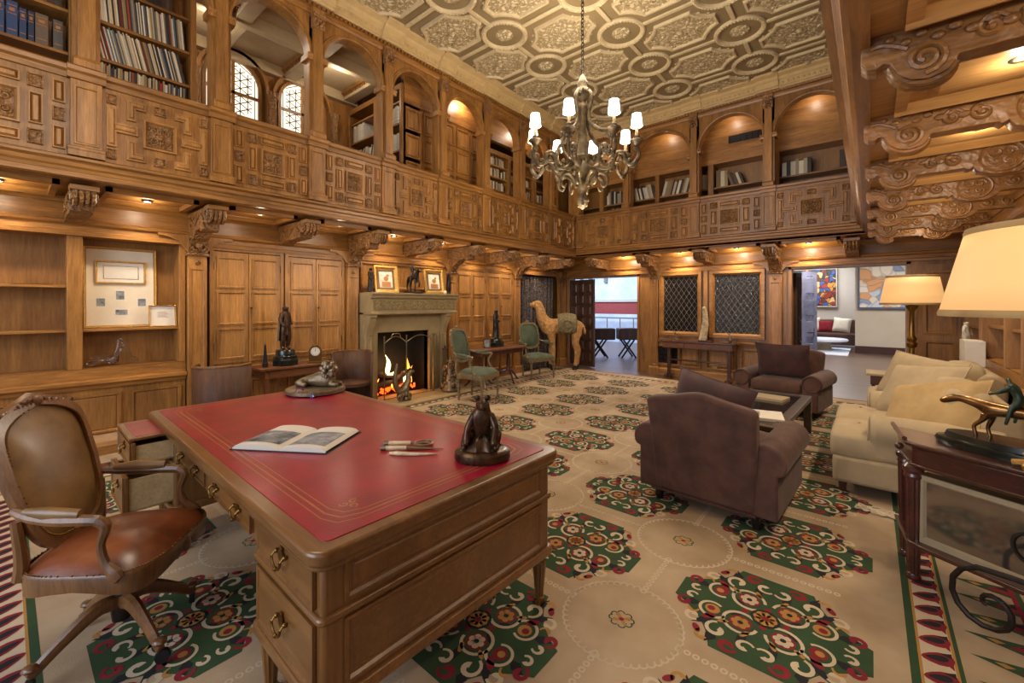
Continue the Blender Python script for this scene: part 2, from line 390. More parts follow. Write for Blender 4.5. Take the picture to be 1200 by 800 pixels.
def bracket(Mf, a, par, big=True, w=.15, L=.8):
    """carved scrolled bracket under the gallery"""
    if big: pts = [(0, 2.5), (L, 2.5), (L, 2.42), (L - .02, 2.36), (L - .08, 2.33), (L - .15, 2.335), (L - .19, 2.36), (L - .23, 2.34), (L - .23, 2.28), (L - .3, 2.265), (L - .34, 2.3), (.3, 2.28), (.24, 2.22), (.17, 2.2), (.12, 2.14), (.0, 2.1)]
    else: pts = [(0, 2.5), (L, 2.5), (L, 2.43), (L - .02, 2.37), (L - .08, 2.35), (L - .14, 2.37), (L - .17, 2.35), (L - .17, 2.31), (L - .3, 2.3), (.2, 2.3), (.1, 2.27), (0, 2.27)]
    k = MB(Mf); k.prof(pts[::-1], a - w / 2, a + w / 2); o = k.obj('bracket', M['wcarv'], par)
    s = MB(Mf); s.prof([(L - .12, 2.5), (L + .02, 2.5), (L + .02, 2.46), (L - .12, 2.46)][::-1], a - w / 2 - .015, a + w / 2 + .015); s.obj('abacus', M['wy'], o)
    g = MB(Mf)
    for i in range(4):                                   # gouged front of the volute
        x = a - w / 2 + w * (i + .5) / 4; g.tube([(x, L + .004, 2.45), (x, L + .012, 2.41), (x, L - .01, 2.365), (x, L - .07, 2.335)], w * .11, 6)
    g.obj('reeding', M['wcarv'], o, smooth=True)
    for sgn in (-1, 1):
        v = MB(Mf); aa = a + sgn * (w / 2 + .004)
        v.tube([(aa, p[0], p[1]) for p in spiral(L - .08, 2.42, .065, .012, -pi / 2, 2.6 * pi, 22)], .009, 5)
        v.tube([(aa, b, 2.4 + .05 * sin(b * 16)) for b in [.08 + .045 * i for i in range(13)]], .011, 5)
        for i in range(5): v.ball((aa, .14 + .11 * i, 2.4 - .045 * sin((.14 + .11 * i) * 16)), .022, 6, 5, (.4, 1, 1))
        v.obj('scroll', M['wcarv'], o, smooth=True)
def pilaster(Mf, a, par, w=.18, z0=0, zt=2.05, m='wz'):
    k = MB(Mf); k.box(a - w / 2, 0, z0, a + w / 2, .07, zt); o = k.obj('pilaster', M[m], par, bev=.006)
    b = MB(Mf); b.prof([(0, z0), (.1, z0), (.1, .14), (.085, .17), (0, .17)][::-1], a - w / 2 - .02, a + w / 2 + .02); b.obj('plinth', M[m], o)
    f = MB(Mf); f.frame(a - w / 2 + .02, .2, a + w / 2 - .02, 1.9, .02, .07, .078); f.obj('fillet', M[m], o)
    c = MB(Mf); c.prof([(0, 2.04), (.09, 2.04), (.1, 2.055), (.1, 2.075), (0, 2.08)][::-1], a - w / 2 - .015, a + w / 2 + .015)
    c.prof([(.0, 2.08), (.09, 2.08), (.13, 2.2), (.16, 2.24), (.16, 2.27), (0, 2.27)][::-1], a - w / 2, a + w / 2); c.obj('capital', M['wcarv'], o)
    h = MB(Mf)
    h.ball((a, .135, 2.16), .035, 8, 6, (1, .7, 1.2))
    for sgn in (-1, 1):
        h.tube([(a + sgn * x, .11, z) for x, z in spiral(.055, 2.19, .03, .008, 0, 3.5 * pi, 16)], .008, 5)
        h.tube([(a + sgn * .02, .11, 2.1), (a + sgn * .05, .12, 2.11), (a + sgn * .065, .115, 2.15)], .012, 5)
    h.obj('carved_leaf', M['wcarv'], o, smooth=True)
    r = MB(Mf); r.lathe([(.035, .07), (.035, .078), (.02, .075), (.014, .085), (0, .086)], n=12, axis='y')
    r.v = []; r.f = []; r.mi = []
    for kk in range(8):
        t = kk * pi / 4; r.ball((a + .02 * cos(t), .075, 1.965 + .02 * sin(t)), .011, 5, 4, (1, .6, 1))
    r.ball((a, .078, 1.965), .01, 6, 4); r.obj('rosette', M['wcarv'], o, smooth=True)
    for sgn in (-1, 1):                                  # the little spandrel arms that meet the lintel
        q = MB(Mf); p = [(a + sgn * w / 2, 2.27), (a + sgn * (w / 2 + .26), 2.27), (a + sgn * (w / 2 + .26), 2.245), (a + sgn * (w / 2 + .17), 2.235), (a + sgn * (w / 2 + .08), 2.19), (a + sgn * (w / 2 + .03), 2.12), (a + sgn * w / 2, 2.08)]
        q.prism(p if sgn > 0 else p[::-1], .0, .06); q.obj('spandrel', M['wz'], o)
    return o
LP = [1.41, 3.31, 5.26, 7.14]
for a in LP: pilaster(left, a, wl)
pilaster(left, 8.86, wl, w=.24)
for k, a in enumerate([.44 + .965 * i for i in range(-1, 9)]):
    big = min(abs(a - x) for x in LP + [8.86]) < .2
    bracket(left, a, wl, big)
# back wall
for a, w in ((-3.56, .16), (-1.32, .2)): pilaster(back, a, wb, w=w)
pilaster(back, -5.86, wb, w=.1)
for a, g in ((-4.72, 0), (-3.56, 1), (-2.45, 0), (-1.32, 1), (-.22, 0)): bracket(back, a, wb, bool(g), w=.17)

# ------------------------------------------------------------ back wall panelling
def rail(Mf, a0, z0, a1, z1, b0, b1, m, par, name='rail'): return MB(Mf).box(a0, b0, z0, a1, b1, z1).obj(name, m, par, bev=.004)
core = MB(back)
core.box(-7, -.25, 0, -5.8, -.02, 2.6); core.box(-3.92, -.25, 0, -1.13, -.02, 2.6); core.box(.48, -.25, 0, XR + .3, -.02, 2.6)
core.box(-5.8, -.25, 2.17, -3.92, -.02, 2.6); core.box(-1.13, -.25, 2.17, .48, -.02, 2.6)
core.obj('panelling_core', M['wz'], wb)
MB(back).prof([(0, .70), (.05, .70), (.06, .73), (.085, .745), (.085, .765), (0, .77)][::-1], -3.48, -1.42).obj('dado_cap', M['wx'], wb)
MB(back).prof([(0, 0), (.06, 0), (.06, .12), (.045, .15), (0, .15)][::-1], -3.48, -1.42).obj('skirting', M['wx'], wb)
for a0, a1 in ((-3.05, -2.62), (-2.52, -1.98), (-1.9, -1.48)):
    MB(back).frame(a0, .2, a1, .64, .035, 0, .025).obj('panel_moulding', M['wx'], wb); MB(back).rp(a0 + .05, .25, a1 - .05, .59, -.005, .02, .03).obj('raised_panel', M['wfz'], wb)
# quatrefoil grille
gr = MB(back); gr.frame(-3.53, .2, -3.04, .64, .05, 0, .03); go = gr.obj('grille_frame', M['wx'], wb)
MB(back).box(-3.48, -.015, .25, -3.09, -.005, .6).obj('grille_void', M['black'], go)
q = MB(back)
for i in range(4):
    for j in range(4):
        q.tube([(-3.43 + .098 * i + .045 * cos(t), .008, .293 + .088 * j + .042 * sin(t)) for t in [2 * pi * k / 10 for k in range(11)]], .006, 4, cap=False)
q.obj('fretwork', M['iron'], go)
# the two leaded windows
def leaded(x0, x1, z0, z1, idx, sparkle):
    w = tag(empty('window_%d' % idx), kind='structure')
    MB(back).frame(x0 - .09, z0 - .09, x1 + .09, z1 + .07, .09, 0, .05).obj('window_frame', M['wx'], w)
    MB(back).box(x0, -.012, z0, x1, -.004, z1).obj('pane', M['glassdk'] if not sparkle else M['glasssp'], w)
    k = MB(back); d = .104; h = .158; nx = (x1 - x0) / d; H = z1 - z0
    def seg(p, q_): k.tube([p, q_], .0024, 4, cap=False)
    sl = h / d
    for c in range(-16, 20):
        for s_ in (1, -1):
            # line z = z0 + s*sl*(x-xc)
            xc = x0 + c * d
            pts = []
            for x in (x0, x1):
                z = z0 + s_ * sl * (x - xc); 
                if z0 <= z <= z1: pts.append((x, z))
            for z in (z0, z1):
                x = xc + (z - z0) / (s_ * sl)
                if x0 < x < x1: pts.append((x, z))
            if len(pts) >= 2 and hypot(pts[0][0] - pts[1][0], pts[0][1] - pts[1][1]) > .05: seg((pts[0][0], .0, pts[0][1]), (pts[1][0], .0, pts[1][1]))
    tag(k.obj('lead_lattice', M['lead2'], w), kind='stuff')
t = NT('rippled_dark_glass'); v = t.coords((1, 1, 1)); n_ = t.n('TexNoise', i_Scale=38.0, i_Detail=3.0); t.l(v, n_.inputs['Vector'])
t.l(t.ramp(n_.outputs[0], [(.5, '0c0c0f'), (.64, '3c3c44'), (.78, '8c8884')]), t.b.inputs['Base Color']); t.b.inputs['Roughness'].default_value = .15; t.bump(n_.outputs[0], .8, .02); M['glasssp'] = t.m
M['lead2'] = mat('pale_lead', '8a8078', .4, .4)
leaded(-3.37, -2.69, .93, 2.08, 1, False); leaded(-2.36, -1.58, .93, 2.08, 2, True)
MB(back).box(-2.56, 0, .77, -2.48, .04, 2.16).obj('mullion', M['wz'], wb)
for x, z in ((-2.98, .2), (-2.36, .23)):
    s_ = tag(MB(back).box(x - .045, .0, z - .03, x + .045, .012, z + .035).obj('electrical_outlet', M['ivory'], bev=.003), 'small ivory wall socket %s below the leaded windows' % ('beside the grille' if x < -2.5 else 'in the middle of the skirting'), 'outlet')
# doorway linings
for (x0, x1) in ((-5.8, -3.92), (-1.13, .48)):
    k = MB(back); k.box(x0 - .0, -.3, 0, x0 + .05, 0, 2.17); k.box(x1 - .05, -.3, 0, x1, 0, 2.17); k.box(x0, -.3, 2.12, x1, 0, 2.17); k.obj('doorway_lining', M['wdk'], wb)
# studded dark doors
def leaf(idx, x, y, rz, w, h, mt, cols, rows, lab=None):
    d = tag(empty('door_%d' % idx, (x, y, 0), rz), kind='structure')
    MB().box(0, -.025, .02, w, .025, h).obj('door_leaf', mt, d, bev=.004)
    cw = (w - .1) / cols; rh = (h - .16) / rows
    for s_ in (-1, 1):
        loc = (lambda p, s_=s_: (p[0], s_ * (.025 + p[1]), p[2]))
        for i in range(cols):
            for j in range(rows):
                a = .05 + i * cw; z = .1 + j * rh
                k = MB(loc); k.frame(a + .012, z + .012, a + cw - .012, z + rh - .012, .02, 0, .014); k.rp(a + .04, z + .04, a + cw - .04, z + rh - .04, 0, .018, .02)
                k.obj('door_panel', mt, d)
    kb = MB(); 
    for s_ in (-1, 1): kb.tube([(w - .06, s_ * .025, 1.0), (w - .06, s_ * .06, 1.0), (w - .14, s_ * .07, 1.0)], .009, 6)
    kb.box(w - .08, -.03, .93, w - .04, .03, 1.08); kb.obj('door_handle', M['iron'], d, smooth=True)
    return d
M['bluelit_door'] = mat('blue_lit_door', '5a6488', .5, col2='8490bc', nsc=5)  # bluish light falling on the leaf is put into its base colour
leaf(1, -5.72, YB + .02, radians(-12), .78, 2.08, M['darkdoor'], 3, 7)
leaf(2, -5.78, YB + .25, radians(80), .7, 2.08, M['darkdoor'], 3, 7)
leaf(3, -1.06, YB + .28, radians(66), .55, 2.07, M['darkdoor'], 2, 5)
leaf(4, -.93, YB + .03, radians(8), .22, 2.07, M['bluelit_door'], 2, 5)
leaf(5, .46, YB + .05, radians(72), .6, 2.07, M['darkdoor'], 2, 5)
MB(back).box(.56, .0, .1, 1.02, .02, 2.1).obj('dark_panel', M['wdk'], wb)
for z0, z1 in ((.2, .95), (1.05, 2.0)):
    MB(back).frame(.62, z0, .97, z1, .05, .02, .045).obj('panel_moulding', M['wdk'], wb)

# ------------------------------------------------------------ left wall: bookcase, cupboards, curtain bay
def bookcase(Mf, name, label, bays, z0, z1, depth, shelves, mz, par=None, my=None, dado=True):
    t_ = thing(name, label, 'bookcase'); my = my or mz
    e0, e1 = bays[0][0] - .06, bays[-1][1] + .06
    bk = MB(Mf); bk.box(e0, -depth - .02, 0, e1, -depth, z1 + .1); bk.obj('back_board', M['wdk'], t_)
    k = MB(Mf); xs = [e0] + [x for b_ in bays for x in b_] + [e1]
    for i in range(0, len(xs), 2):
        j = MB(Mf); j.box(xs[i], -depth, z0, xs[i + 1], .02, z1); j.obj('upright', mz, t_, bev=.005)
    MB(Mf).box(e0, -depth, z1, e1, .02, z1 + .06).obj('head_rail', my, t_)
    MB(Mf).box(e0, -depth, z0 - .05, e1, .01, z0).obj('sill_board', my, t_)
    if dado:
        MB(Mf).prof([(0, .66), (.03, .66), (.04, .69), (.075, .715), (.075, .745), (.02, .75), (.02, z0), (0, z0)][::-1], e0, e1).obj('dado_moulding', my, t_)
        MB(Mf).box(e0, -.03, .1, e1, 0, .7).obj('lower_case', mz, t_)
        MB(Mf).prof([(0, 0), (.13, 0), (.13, .1), (.1, .14), (.03, .2), (0, .2)][::-1], e0, e1).obj('plinth', my, t_)
        n = max(1, int(round((e1 - e0) / .46))); w = (e1 - e0) / n
        for i in range(n):
            a = e0 + i * w
            MB(Mf).frame(a + .04, .21, a + w - .04, .6, .03, 0, .02).obj('panel_moulding', mz, t_)
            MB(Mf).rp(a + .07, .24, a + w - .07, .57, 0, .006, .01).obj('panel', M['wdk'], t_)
    for (a0, a1), zz in zip(bays, shelves):
        for z in zz: MB(Mf).box(a0, -depth, z - .025, a1, -.02, z).obj('shelf', my, t_, bev=.003)
    return t_
bookcase(left, 'built_in_bookcase', 'oak built-in bookcase with open shelves left of the panelled cupboards', [(-.62, .385), (.495, 1.25)], .86, 2.16, .24, [(1.25, 1.68), (1.25,)], M['wz'], my=M['wy'])
bookcase(left, 'built_in_bookcase', 'oak bookcase bay cut off by the left edge of the picture', [(-2.2, -1.4), (-1.3, -.72)], .86, 2.16, .24, [(1.25, 1.68), (1.25, 1.7)], M['wz'], my=M['wy'])
def cupboard(a0, a1, label):
    t_ = thing('wall_cupboard', label, 'cupboard', group=None)
    MB(left).box(a0 - .04, -.03, .62, a1 + .04, 0, 2.2).obj('case', M['wz'], t_)
    MB(left).frame(a0 - .04, .7, a1 + .04, 2.17, .05, 0, .03, .01).obj('surround', M['wz'], t_)
    m = (a0 + a1) / 2
    for s_, (b0, b1) in enumerate(((a0, m - .003), (m + .003, a1))):
        d = MB(left).box(b0, 0, .79, b1, .022, 2.12).obj('door', M['wfz'], t_, bev=.003)
        zs = [.83, 1.24, 1.68, 2.09]
        for i in range(3):
            MB(left).frame(b0 + .03, zs[i] + .01, b1 - .03, zs[i + 1] - .03, .03, .022, .036).obj('moulding', M['wz'], d)
            MB(left).rp(b0 + .058, zs[i] + .038, b1 - .058, zs[i + 1] - .058, .0225, .001, .002).obj('panel', M['wfz'], d)
        for z in (.95, 1.9): MB(left).box((b0 - .006) if s_ == 0 else (b1 - .002), .02, z, (b0 + .002) if s_ == 0 else (b1 + .006), .03, z + .09).obj('hinge', M['iron'], d)
    MB(left).lathe([(.006, .02), (.007, .035), (.013, .04), (.012, .05), (0, .053)], n=8, axis='y', c=(m + .025, 0, 1.45)).obj('knob', M['iron'], t_, smooth=True)
    MB(left).prof([(0, .62), (.03, .62), (.05, .66), (.05, .69), (0, .7)][::-1], a0 - .05, a1 + .05).obj('sill', M['wy'], t_)
    MB(left).box(a0 - .05, -.03, 0, a1 + .05, .0, .62).obj('lower_panelling', M['wz'], t_)
    MB(left).frame(a0, .16, m - .02, .58, .04, 0, .02).obj('panel_moulding', M['wz'], t_); MB(left).frame(m + .02, .16, a1, .58, .04, 0, .02).obj('panel_moulding', M['wz'], t_)
cupboard(1.575, 2.31, 'oak wall cupboard behind the dark obelisk, nearest the bookcase')
cupboard(2.41, 3.15, 'oak wall cupboard behind the bronze standing figure, next to the fireplace')
cupboard(5.42, 6.17, 'oak wall cupboard just right of the fireplace')
cupboard(6.24, 6.99, 'oak wall cupboard beside the patterned curtain')
# lining behind fireplace and curtain
k = MB(left); k.box(3.2, -.05, 1.06, 5.4, 0, 2.2); k.box(3.2, -.05, 0, 3.64, 0, 1.06); k.box(4.68, -.05, 0, 5.4, 0, 1.06); k.obj('chimney_panelling', M['wz'], wl)
MB(left).frame(3.45, 1.72, 5.08, 2.15, .05, 0, .03).obj('overmantel_moulding', M['wy'], wl)
MB(left).box(7.2, -.4, 0, YB, -.35, 2.2).obj('curtain_recess', M['wdk'], wl)
k = MB(); nf = 24
k.grid(lambda u, v: (XL - .06 + .045 * sin(u * nf * pi) + .02 * sin(u * 61), 7.28 + 1.36 * u + .01 * sin(v * 9 + u * 40), .02 + 2.1 * v), 240, 8)
t = NT('patterned_curtain'); v = t.coords((1, 1, 1)); br = t.n('TexVoronoi', i_Scale=16.0); t.l(v, br.inputs['Vector'])
t.l(t.ramp(br.outputs['Distance'], [(.2, '756a64'), (.45, '2a2220'), (.6, '5a5050')]), t.b.inputs['Base Color']); t.b.inputs['Roughness'].default_value = .9; M['curtain'] = t.m
tag(k.obj('curtain', M['curtain'], smooth=True), 'dark curtain with pale motifs hanging in folds behind the camel', 'curtain')
sw = thing('wall_switch', 'black double switch plate on the corner pilaster by the camel', 'switch'); MB(left).box(8.74, .07, 1.08, 8.83, .082, 1.26).obj('plate', M['black'], sw, bev=.003); MB(left).box(8.765, .082, 1.13, 8.805, .09, 1.2).obj('rocker', M['bronzeb'], sw)
wlc = MB(left); wlc.box(-3.5, -.6, 0, -2.3, 0, 2.6); wlc.box(-3.5, -.66, 0, YB + .1, -.6, 2.6); wlc.obj('wall_core', M['wz'], wl)

# ------------------------------------------------------------ gallery floor (soffit) with coffers
gf = tag(empty('trim_gallery_underside'), kind='structure')
gf.name = 'trim_1'
k = MB(); k.box(XL - 1.4, -3.5, ZS + .0, GX + .02, YB + 1, ZS + .07); k.box(GX, GY, ZS, GR, YB + 1, ZS + .07); k.obj('soffit_board', M['wy'], gf)
def coffers(Mf, cuts, b0, b1, par, m, z=ZS):
    for a0, a1 in zip(cuts, cuts[1:]):
        k = MB(Mf); x0, x1 = a0 + .14, a1 - .14
        if x1 - x0 < .2: continue
        k.prof([(b0 + .0, z), (b0, z - .045), (b0 + .02, z - .05), (b0 + .06, z - .012), (b0 + .06, z)], x0, x1)
        k.prof([(b1, z), (b1, z - .045), (b1 - .02, z - .05), (b1 - .06, z - .012), (b1 - .06, z)], x0, x1)
        k.box(x0, b0, z - .045, x0 + .045, b1, z); k.box(x1 - .045, b0, z - .045, x1, b1, z)
        k.obj('soffit_panel', m, par)
coffers(left, [.44 + .965 * i for i in range(-2, 9)], .12, .72, gf, M['wy'])
coffers(back, [-5.0, -3.56, -2.45, -1.32, -.22], .12, .75, gf, M['wx'])
# fascia + balustrades
fascia = [(-.06, ZS - .006), (.0, ZS - .006), (.0, ZS + .03), (.025, ZS + .04), (.03, ZS + .065), (.05, ZS + .08), (.055, ZS + .11), (.09, ZS + .125), (.09, ZS + .145), (.02, ZS + .17), (-.06, ZS + .17)]
railp = [(-.1, ZR - .1), (.02, ZR - .1), (.03, ZR - .06), (.055, ZR - .045), (.06, ZR - .015), (.045, ZR), (-.12, ZR)]
def balustrade(Mf, posts, name, label, mrail, order, lead_in=None):
    t_ = thing(name, label, 'balustrade')
    e0, e1 = (lead_in or (posts[0], posts[-1]))
    MB(Mf).prof(fascia[::-1], e0, e1).obj('fascia_moulding', mrail, t_); MB(Mf).prof(railp[::-1], e0, e1).obj('handrail', mrail, t_)
    zb, zt = ZS + .17, ZR - .1
    for i, (a, c) in enumerate(zip(posts, posts[1:])):
        w0, w1 = a + .09, c - .09
        bay = MB(Mf).box(w0 - .03, -.06, zb, w1 + .03, 0, zt).obj('panel_bay', M['wz'], t_)
        cx, cz, hw, hz = (w0 + w1) / 2, (zb + zt) / 2 + .0, (w1 - w0) / 2 - .02, (zt - zb) / 2 - .03
        kind = order[i % len(order)]
        P = lambda u0, v0, u1, v1: (cx + u0 * hw, cz + v0 * hz, cx + u1 * hw, cz + v1 * hz)
        def piece(*r, h=.024, carved=False):
            x0, z0, x1, z1 = P(*r); k = MB(Mf); k.frame(x0, z0, x1, z1, .016, 0, .022, .009)
            if carved: k.box(x0 + .012, 0, z0 + .012, x1 - .012, .008, z1 - .012)
            else: k.rp(x0 + .012, z0 + .012, x1 - .012, z1 - .012, .0, h, .014)
            o = k.obj('raised_panel', M['wcarv'] if carved else M['wfz'], bay)
        if kind == 'A':
            for s_ in (-1, 1):
                def pc(u0, v0, u1, v1, **kw): piece(min(s_ * u0, s_ * u1), v0, max(s_ * u0, s_ * u1), v1, **kw)
                pc(.78, .34, .97, .95); pc(.78, -.17, .97, .2, carved=True); pc(.78, -.95, .97, -.34)
                pc(.42, .6, .65, .95, carved=True); pc(.44, -.4, .64, .44); pc(.42, -.95, .65, -.56, carved=True)
                piece(-.32, min(s_ * .65, s_ * .93), .32, max(s_ * .65, s_ * .93))
            big = (-.32, -.47, .32, .47)
        else:
            for s_ in (-1, 1):
                for q_ in (-1, 1):
                    def pc(u0, v0, u1, v1, **kw): piece(min(s_ * u0, s_ * u1), min(q_ * v0, q_ * v1), max(s_ * u0, s_ * u1), max(q_ * v0, q_ * v1), **kw)
                    pc(.8, .68, .97, .97, carved=True)
                    L = [(.2, .62), (.2, .95), (.0, .95)]
                    x = [(.62, .3), (.62, .92), (.28, .92), (.28, .68), (.46, .68), (.46, .3)]
                    pts = [(cx + s_ * u * hw, cz + q_ * v * hz) for u, v in x]
                    if s_ * q_ < 0: pts = pts[::-1]
                    k = MB(Mf); k.prism(pts[::-1], 0, .024)
                    k.rp(*P(min(s_ * .49, s_ * .59), min(q_ * .36, q_ * .88), max(s_ * .49, s_ * .59), max(q_ * .36, q_ * .88)), .024, .016, .012)
                    k.rp(*P(min(s_ * .31, s_ * .59), min(q_ * .72, q_ * .88), max(s_ * .31, s_ * .59), max(q_ * .72, q_ * .88)), .024, .014, .01)
                    k.obj('raised_panel', M['wfz'], bay)
                x = [(.97, -.6), (.97, .6), (.8, .6), (.8, .14), (.42, .14), (.42, -.14), (.8, -.14), (.8, -.6)]
                pts = [(cx + s_ * u * hw, cz + v * hz) for u, v in x]
                k = MB(Mf); k.prism(pts if s_ < 0 else pts[::-1], 0, .024)
                k.rp(*P(min(s_ * .83, s_ * .94), -.55, max(s_ * .83, s_ * .94), .55), .024, .016, .012); k.rp(*P(min(s_ * .46, s_ * .84), -.09, max(s_ * .46, s_ * .84), .09), .024, .014, .012)
                k.obj('raised_panel', M['wfz'], bay)
                piece(-.12, min(s_ * .68, s_ * .95), .12, max(s_ * .68, s_ * .95), carved=True)
            big = (-.32, -.45, .32, .45)
        x0, z0, x1, z1 = P(*big); k = MB(Mf); k.frame(x0, z0, x1, z1, .028, 0, .026, .014); k.obj('centre_frame', M['wfz'], bay)
        k = MB(Mf); bw, bh = (x1 - x0) / 2 - .03, (z1 - z0) / 2 - .03
        k.box(cx - bw, 0, cz - bh, cx + bw, .006, cz + bh)
        for s_ in (-1, 1):
            for q_ in (-1, 1):
                k.tube([(cx + s_ * (x + bw * .5), .008, cz + q_ * (z + bh * .48)) for x, z in spiral(0, 0, bw * .42, .008, 0, 3.2 * pi, 16)], .0085, 5, cap=False)
        k.ball((cx, .008, cz), .03, 8, 5, (1, .5, 1.2)); k.tube([(cx, .008, cz - bh * .9), (cx, .012, cz + bh * .9)], .008, 5)
        k.obj('carved_scrollwork', M['wcarv'], bay, smooth=True)
    for a in posts:
        k = MB(Mf); k.box(a - .095, -.03, zb, a + .095, .03, zt); o = k.obj('pedestal', M['wz'], t_, bev=.004)
        MB(Mf).frame(a - .075, zb + .1, a + .075, zt - .05, .02, .03, .042).obj('fillet', M['wz'], o)
        MB(Mf).prof([(0, zb), (.06, zb), (.06, zb + .045), (.05, zb + .055), (.05, zb + .075), (.03, zb + .085), (0, zb + .085)][::-1], a - .11, a + .11).obj('pedestal_foot', M['wz'], o)
        MB(Mf).prof([(p[0] + .03, p[1]) for p in railp[::-1]], a - .115, a + .115).obj('rail_break', mrail, o)
balustrade(gleft, POST + [8.09], 'balustrade', 'long coffered oak balustrade of the left gallery above the fireplace', M['wy'], ['B', 'A', 'B', 'A', 'A', 'B', 'A', 'B', 'A', 'B', 'A'], (-1.6, GY))
balustrade(gback, BPOST, 'balustrade', 'coffered oak balustrade of the gallery across the end wall', M['wx'], ['B', 'A', 'A', 'B'], (GX, GR))
tr = thing('balustrade', 'oak balustrade edge of the right gallery seen steeply from below', 'balustrade')
MB(gright).prof(fascia[::-1], -1.0, GY).obj('fascia_moulding', M['wy'], tr); MB(gright).prof([(p[0] + .05, p[1]) for p in railp[::-1]], -1.0, GY).obj('handrail', M['wy'], tr); MB(gright).box(-1, -.06, ZS + .17, GY, 0.02, ZR - .1).obj('panel_bay', M['wz'], tr)
for k in range(9): MB(gright).box(.34 + .965 * k, 0, ZS + .17, .53 + .965 * k, .07, ZR - .1).obj('pedestal', M['wz'], tr, bev=.004)

# ------------------------------------------------------------ arcades
ZSP = 4.36
def arcade(Mf, posts, par, m, mz, w=.17, pw=.05):
    for a, c in zip(posts, posts[1:]):
        o0, o1 = a + w / 2, c - w / 2; r = (o1 - o0) / 2; cx = (o0 + o1) / 2; zs = 4.8 - r
        n = 24; k = MB(Mf)
        A = [(cx - r * cos(pi * i / n), zs + r * sin(pi * i / n)) for i in range(n + 1)]
        top = 4.98
        for b in (.0, -.12):
            vs = [(x, b, z) for x, z in A] + [(a + (c - a) * i / n, b, top) for i in range(n + 1)]
            fs = [(i, i + 1, n + 2 + i, n + 1 + i) for i in range(n)]
            vs += [(a, b, zs), (c, b, zs)]; q = len(vs)
            fs += [(0, n + 1, q - 2), (n, q - 1, 2 * n + 1)]
            k.add(vs, fs if b == 0 else [f[::-1] for f in fs])
        k.obj('arch_spandrel', mz, par)
        k = MB(Mf); vs = []
        prof_ = [(.0, .0), (.03, .0), (.03, .012), (.012, .02), (.012, .04), (0, .045)]
        for (x, z), i in zip(A, range(n + 1)):
            t_ = pi - pi * i / n
            for off, b in ((0, -.13), (0, .018), (.02, .022), (.035, .012), (.05, .012), (.055, .0)):
                vs.append((cx + (r + off) * cos(t_), b, zs + (r + off) * sin(t_)))
        fs = [(i * 6 + j, i * 6 + j + 1, i * 6 + 7 + j, i * 6 + 6 + j) for i in range(n) for j in range(5)]
        k.add(vs, fs); k.obj('archivolt', mz, par, smooth=True)
        k = MB(Mf)
        for x in (o0, o1): k.prof([(-.14, zs - .06), (.03, zs - .06), (.035, zs - .03), (.05, zs - .015), (.05, zs + .005), (-.14, zs + .005)][::-1], x - .035, x + .035)
        k.obj('impost', mz, par)
    for a in posts:
        o = MB(Mf).box(a - w / 2, -.14, ZR, a + w / 2, 0, 4.85).obj('pier', mz, par)
        MB(Mf).box(a - .055, 0, ZR, a + .055, pw, 4.72).obj('pilaster', mz, o, bev=.004)
        MB(Mf).prof([(0, ZR), (pw + .03, ZR), (pw + .03, ZR + .05), (pw + .01, ZR + .08), (0, ZR + .08)][::-1], a - .08, a + .08).obj('pilaster_base', mz, o)
        c = MB(Mf); c.prof([(0, 4.72), (pw + .005, 4.72), (pw + .03, 4.83), (pw + .05, 4.86), (pw + .05, 4.885), (0, 4.885)][::-1], a - .07, a + .07)
        for s_ in (-1, 1):
            c.tube([(a + s_ * x, pw + .035, z) for x, z in spiral(.045, 4.83, .028, .006, 0, 3.4 * pi, 14)], .009, 5)
            c.ball((a + s_ * .025, pw + .02, 4.76), .024, 6, 5)
        c.ball((a, pw + .03, 4.8), .028, 6, 5); c.obj('capital', M['wcarv'], o, smooth=True)
        MB(Mf).prof([(0, 4.885), (pw + .02, 4.885), (pw + .03, 4.98), (0, 4.98)][::-1], a - .07, a + .07).obj('entablature_break', mz, o)
wal = tag(empty('wall_left_arcade'), kind='structure'); wba = tag(empty('wall_back_arcade'), kind='structure')
arcade(gleft, POST[1:] + [8.2], wal, M['wy'], M['wz']); arcade(gback, [-4.95] + BPOST[1:] + [1.05], wba, M['wx'], M['wz'])
cornp = [(-.02, ZC - .1), (.02, ZC - .1), (.03, ZC - .07), (.03, ZC - .03), (.06, ZC - .03), (.06, ZC + .0), (.09, ZC + .01), (.1, ZC + .05), (.12, ZC + .06), (.13, ZC + .13), (.17, ZC + .15), (.19, ZC + .19), (.25, ZC + .21), (.25, ZC + .24), (-.02, ZC + .24)]
woodp = [(-.02, ZC - .1), (.02, ZC - .1), (.03, ZC - .07), (.03, ZC - .03), (.065, ZC - .03), (.075, ZC), (-.02, ZC)]
plasp = [(-.02, ZC), (.08, ZC), (.085, ZC + .02), (.11, ZC + .03), (.12, ZC + .1), (.15, ZC + .12), (.17, ZC + .155), (.24, ZC + .18), (.25, ZC + .21), (-.02, ZC + .22)]
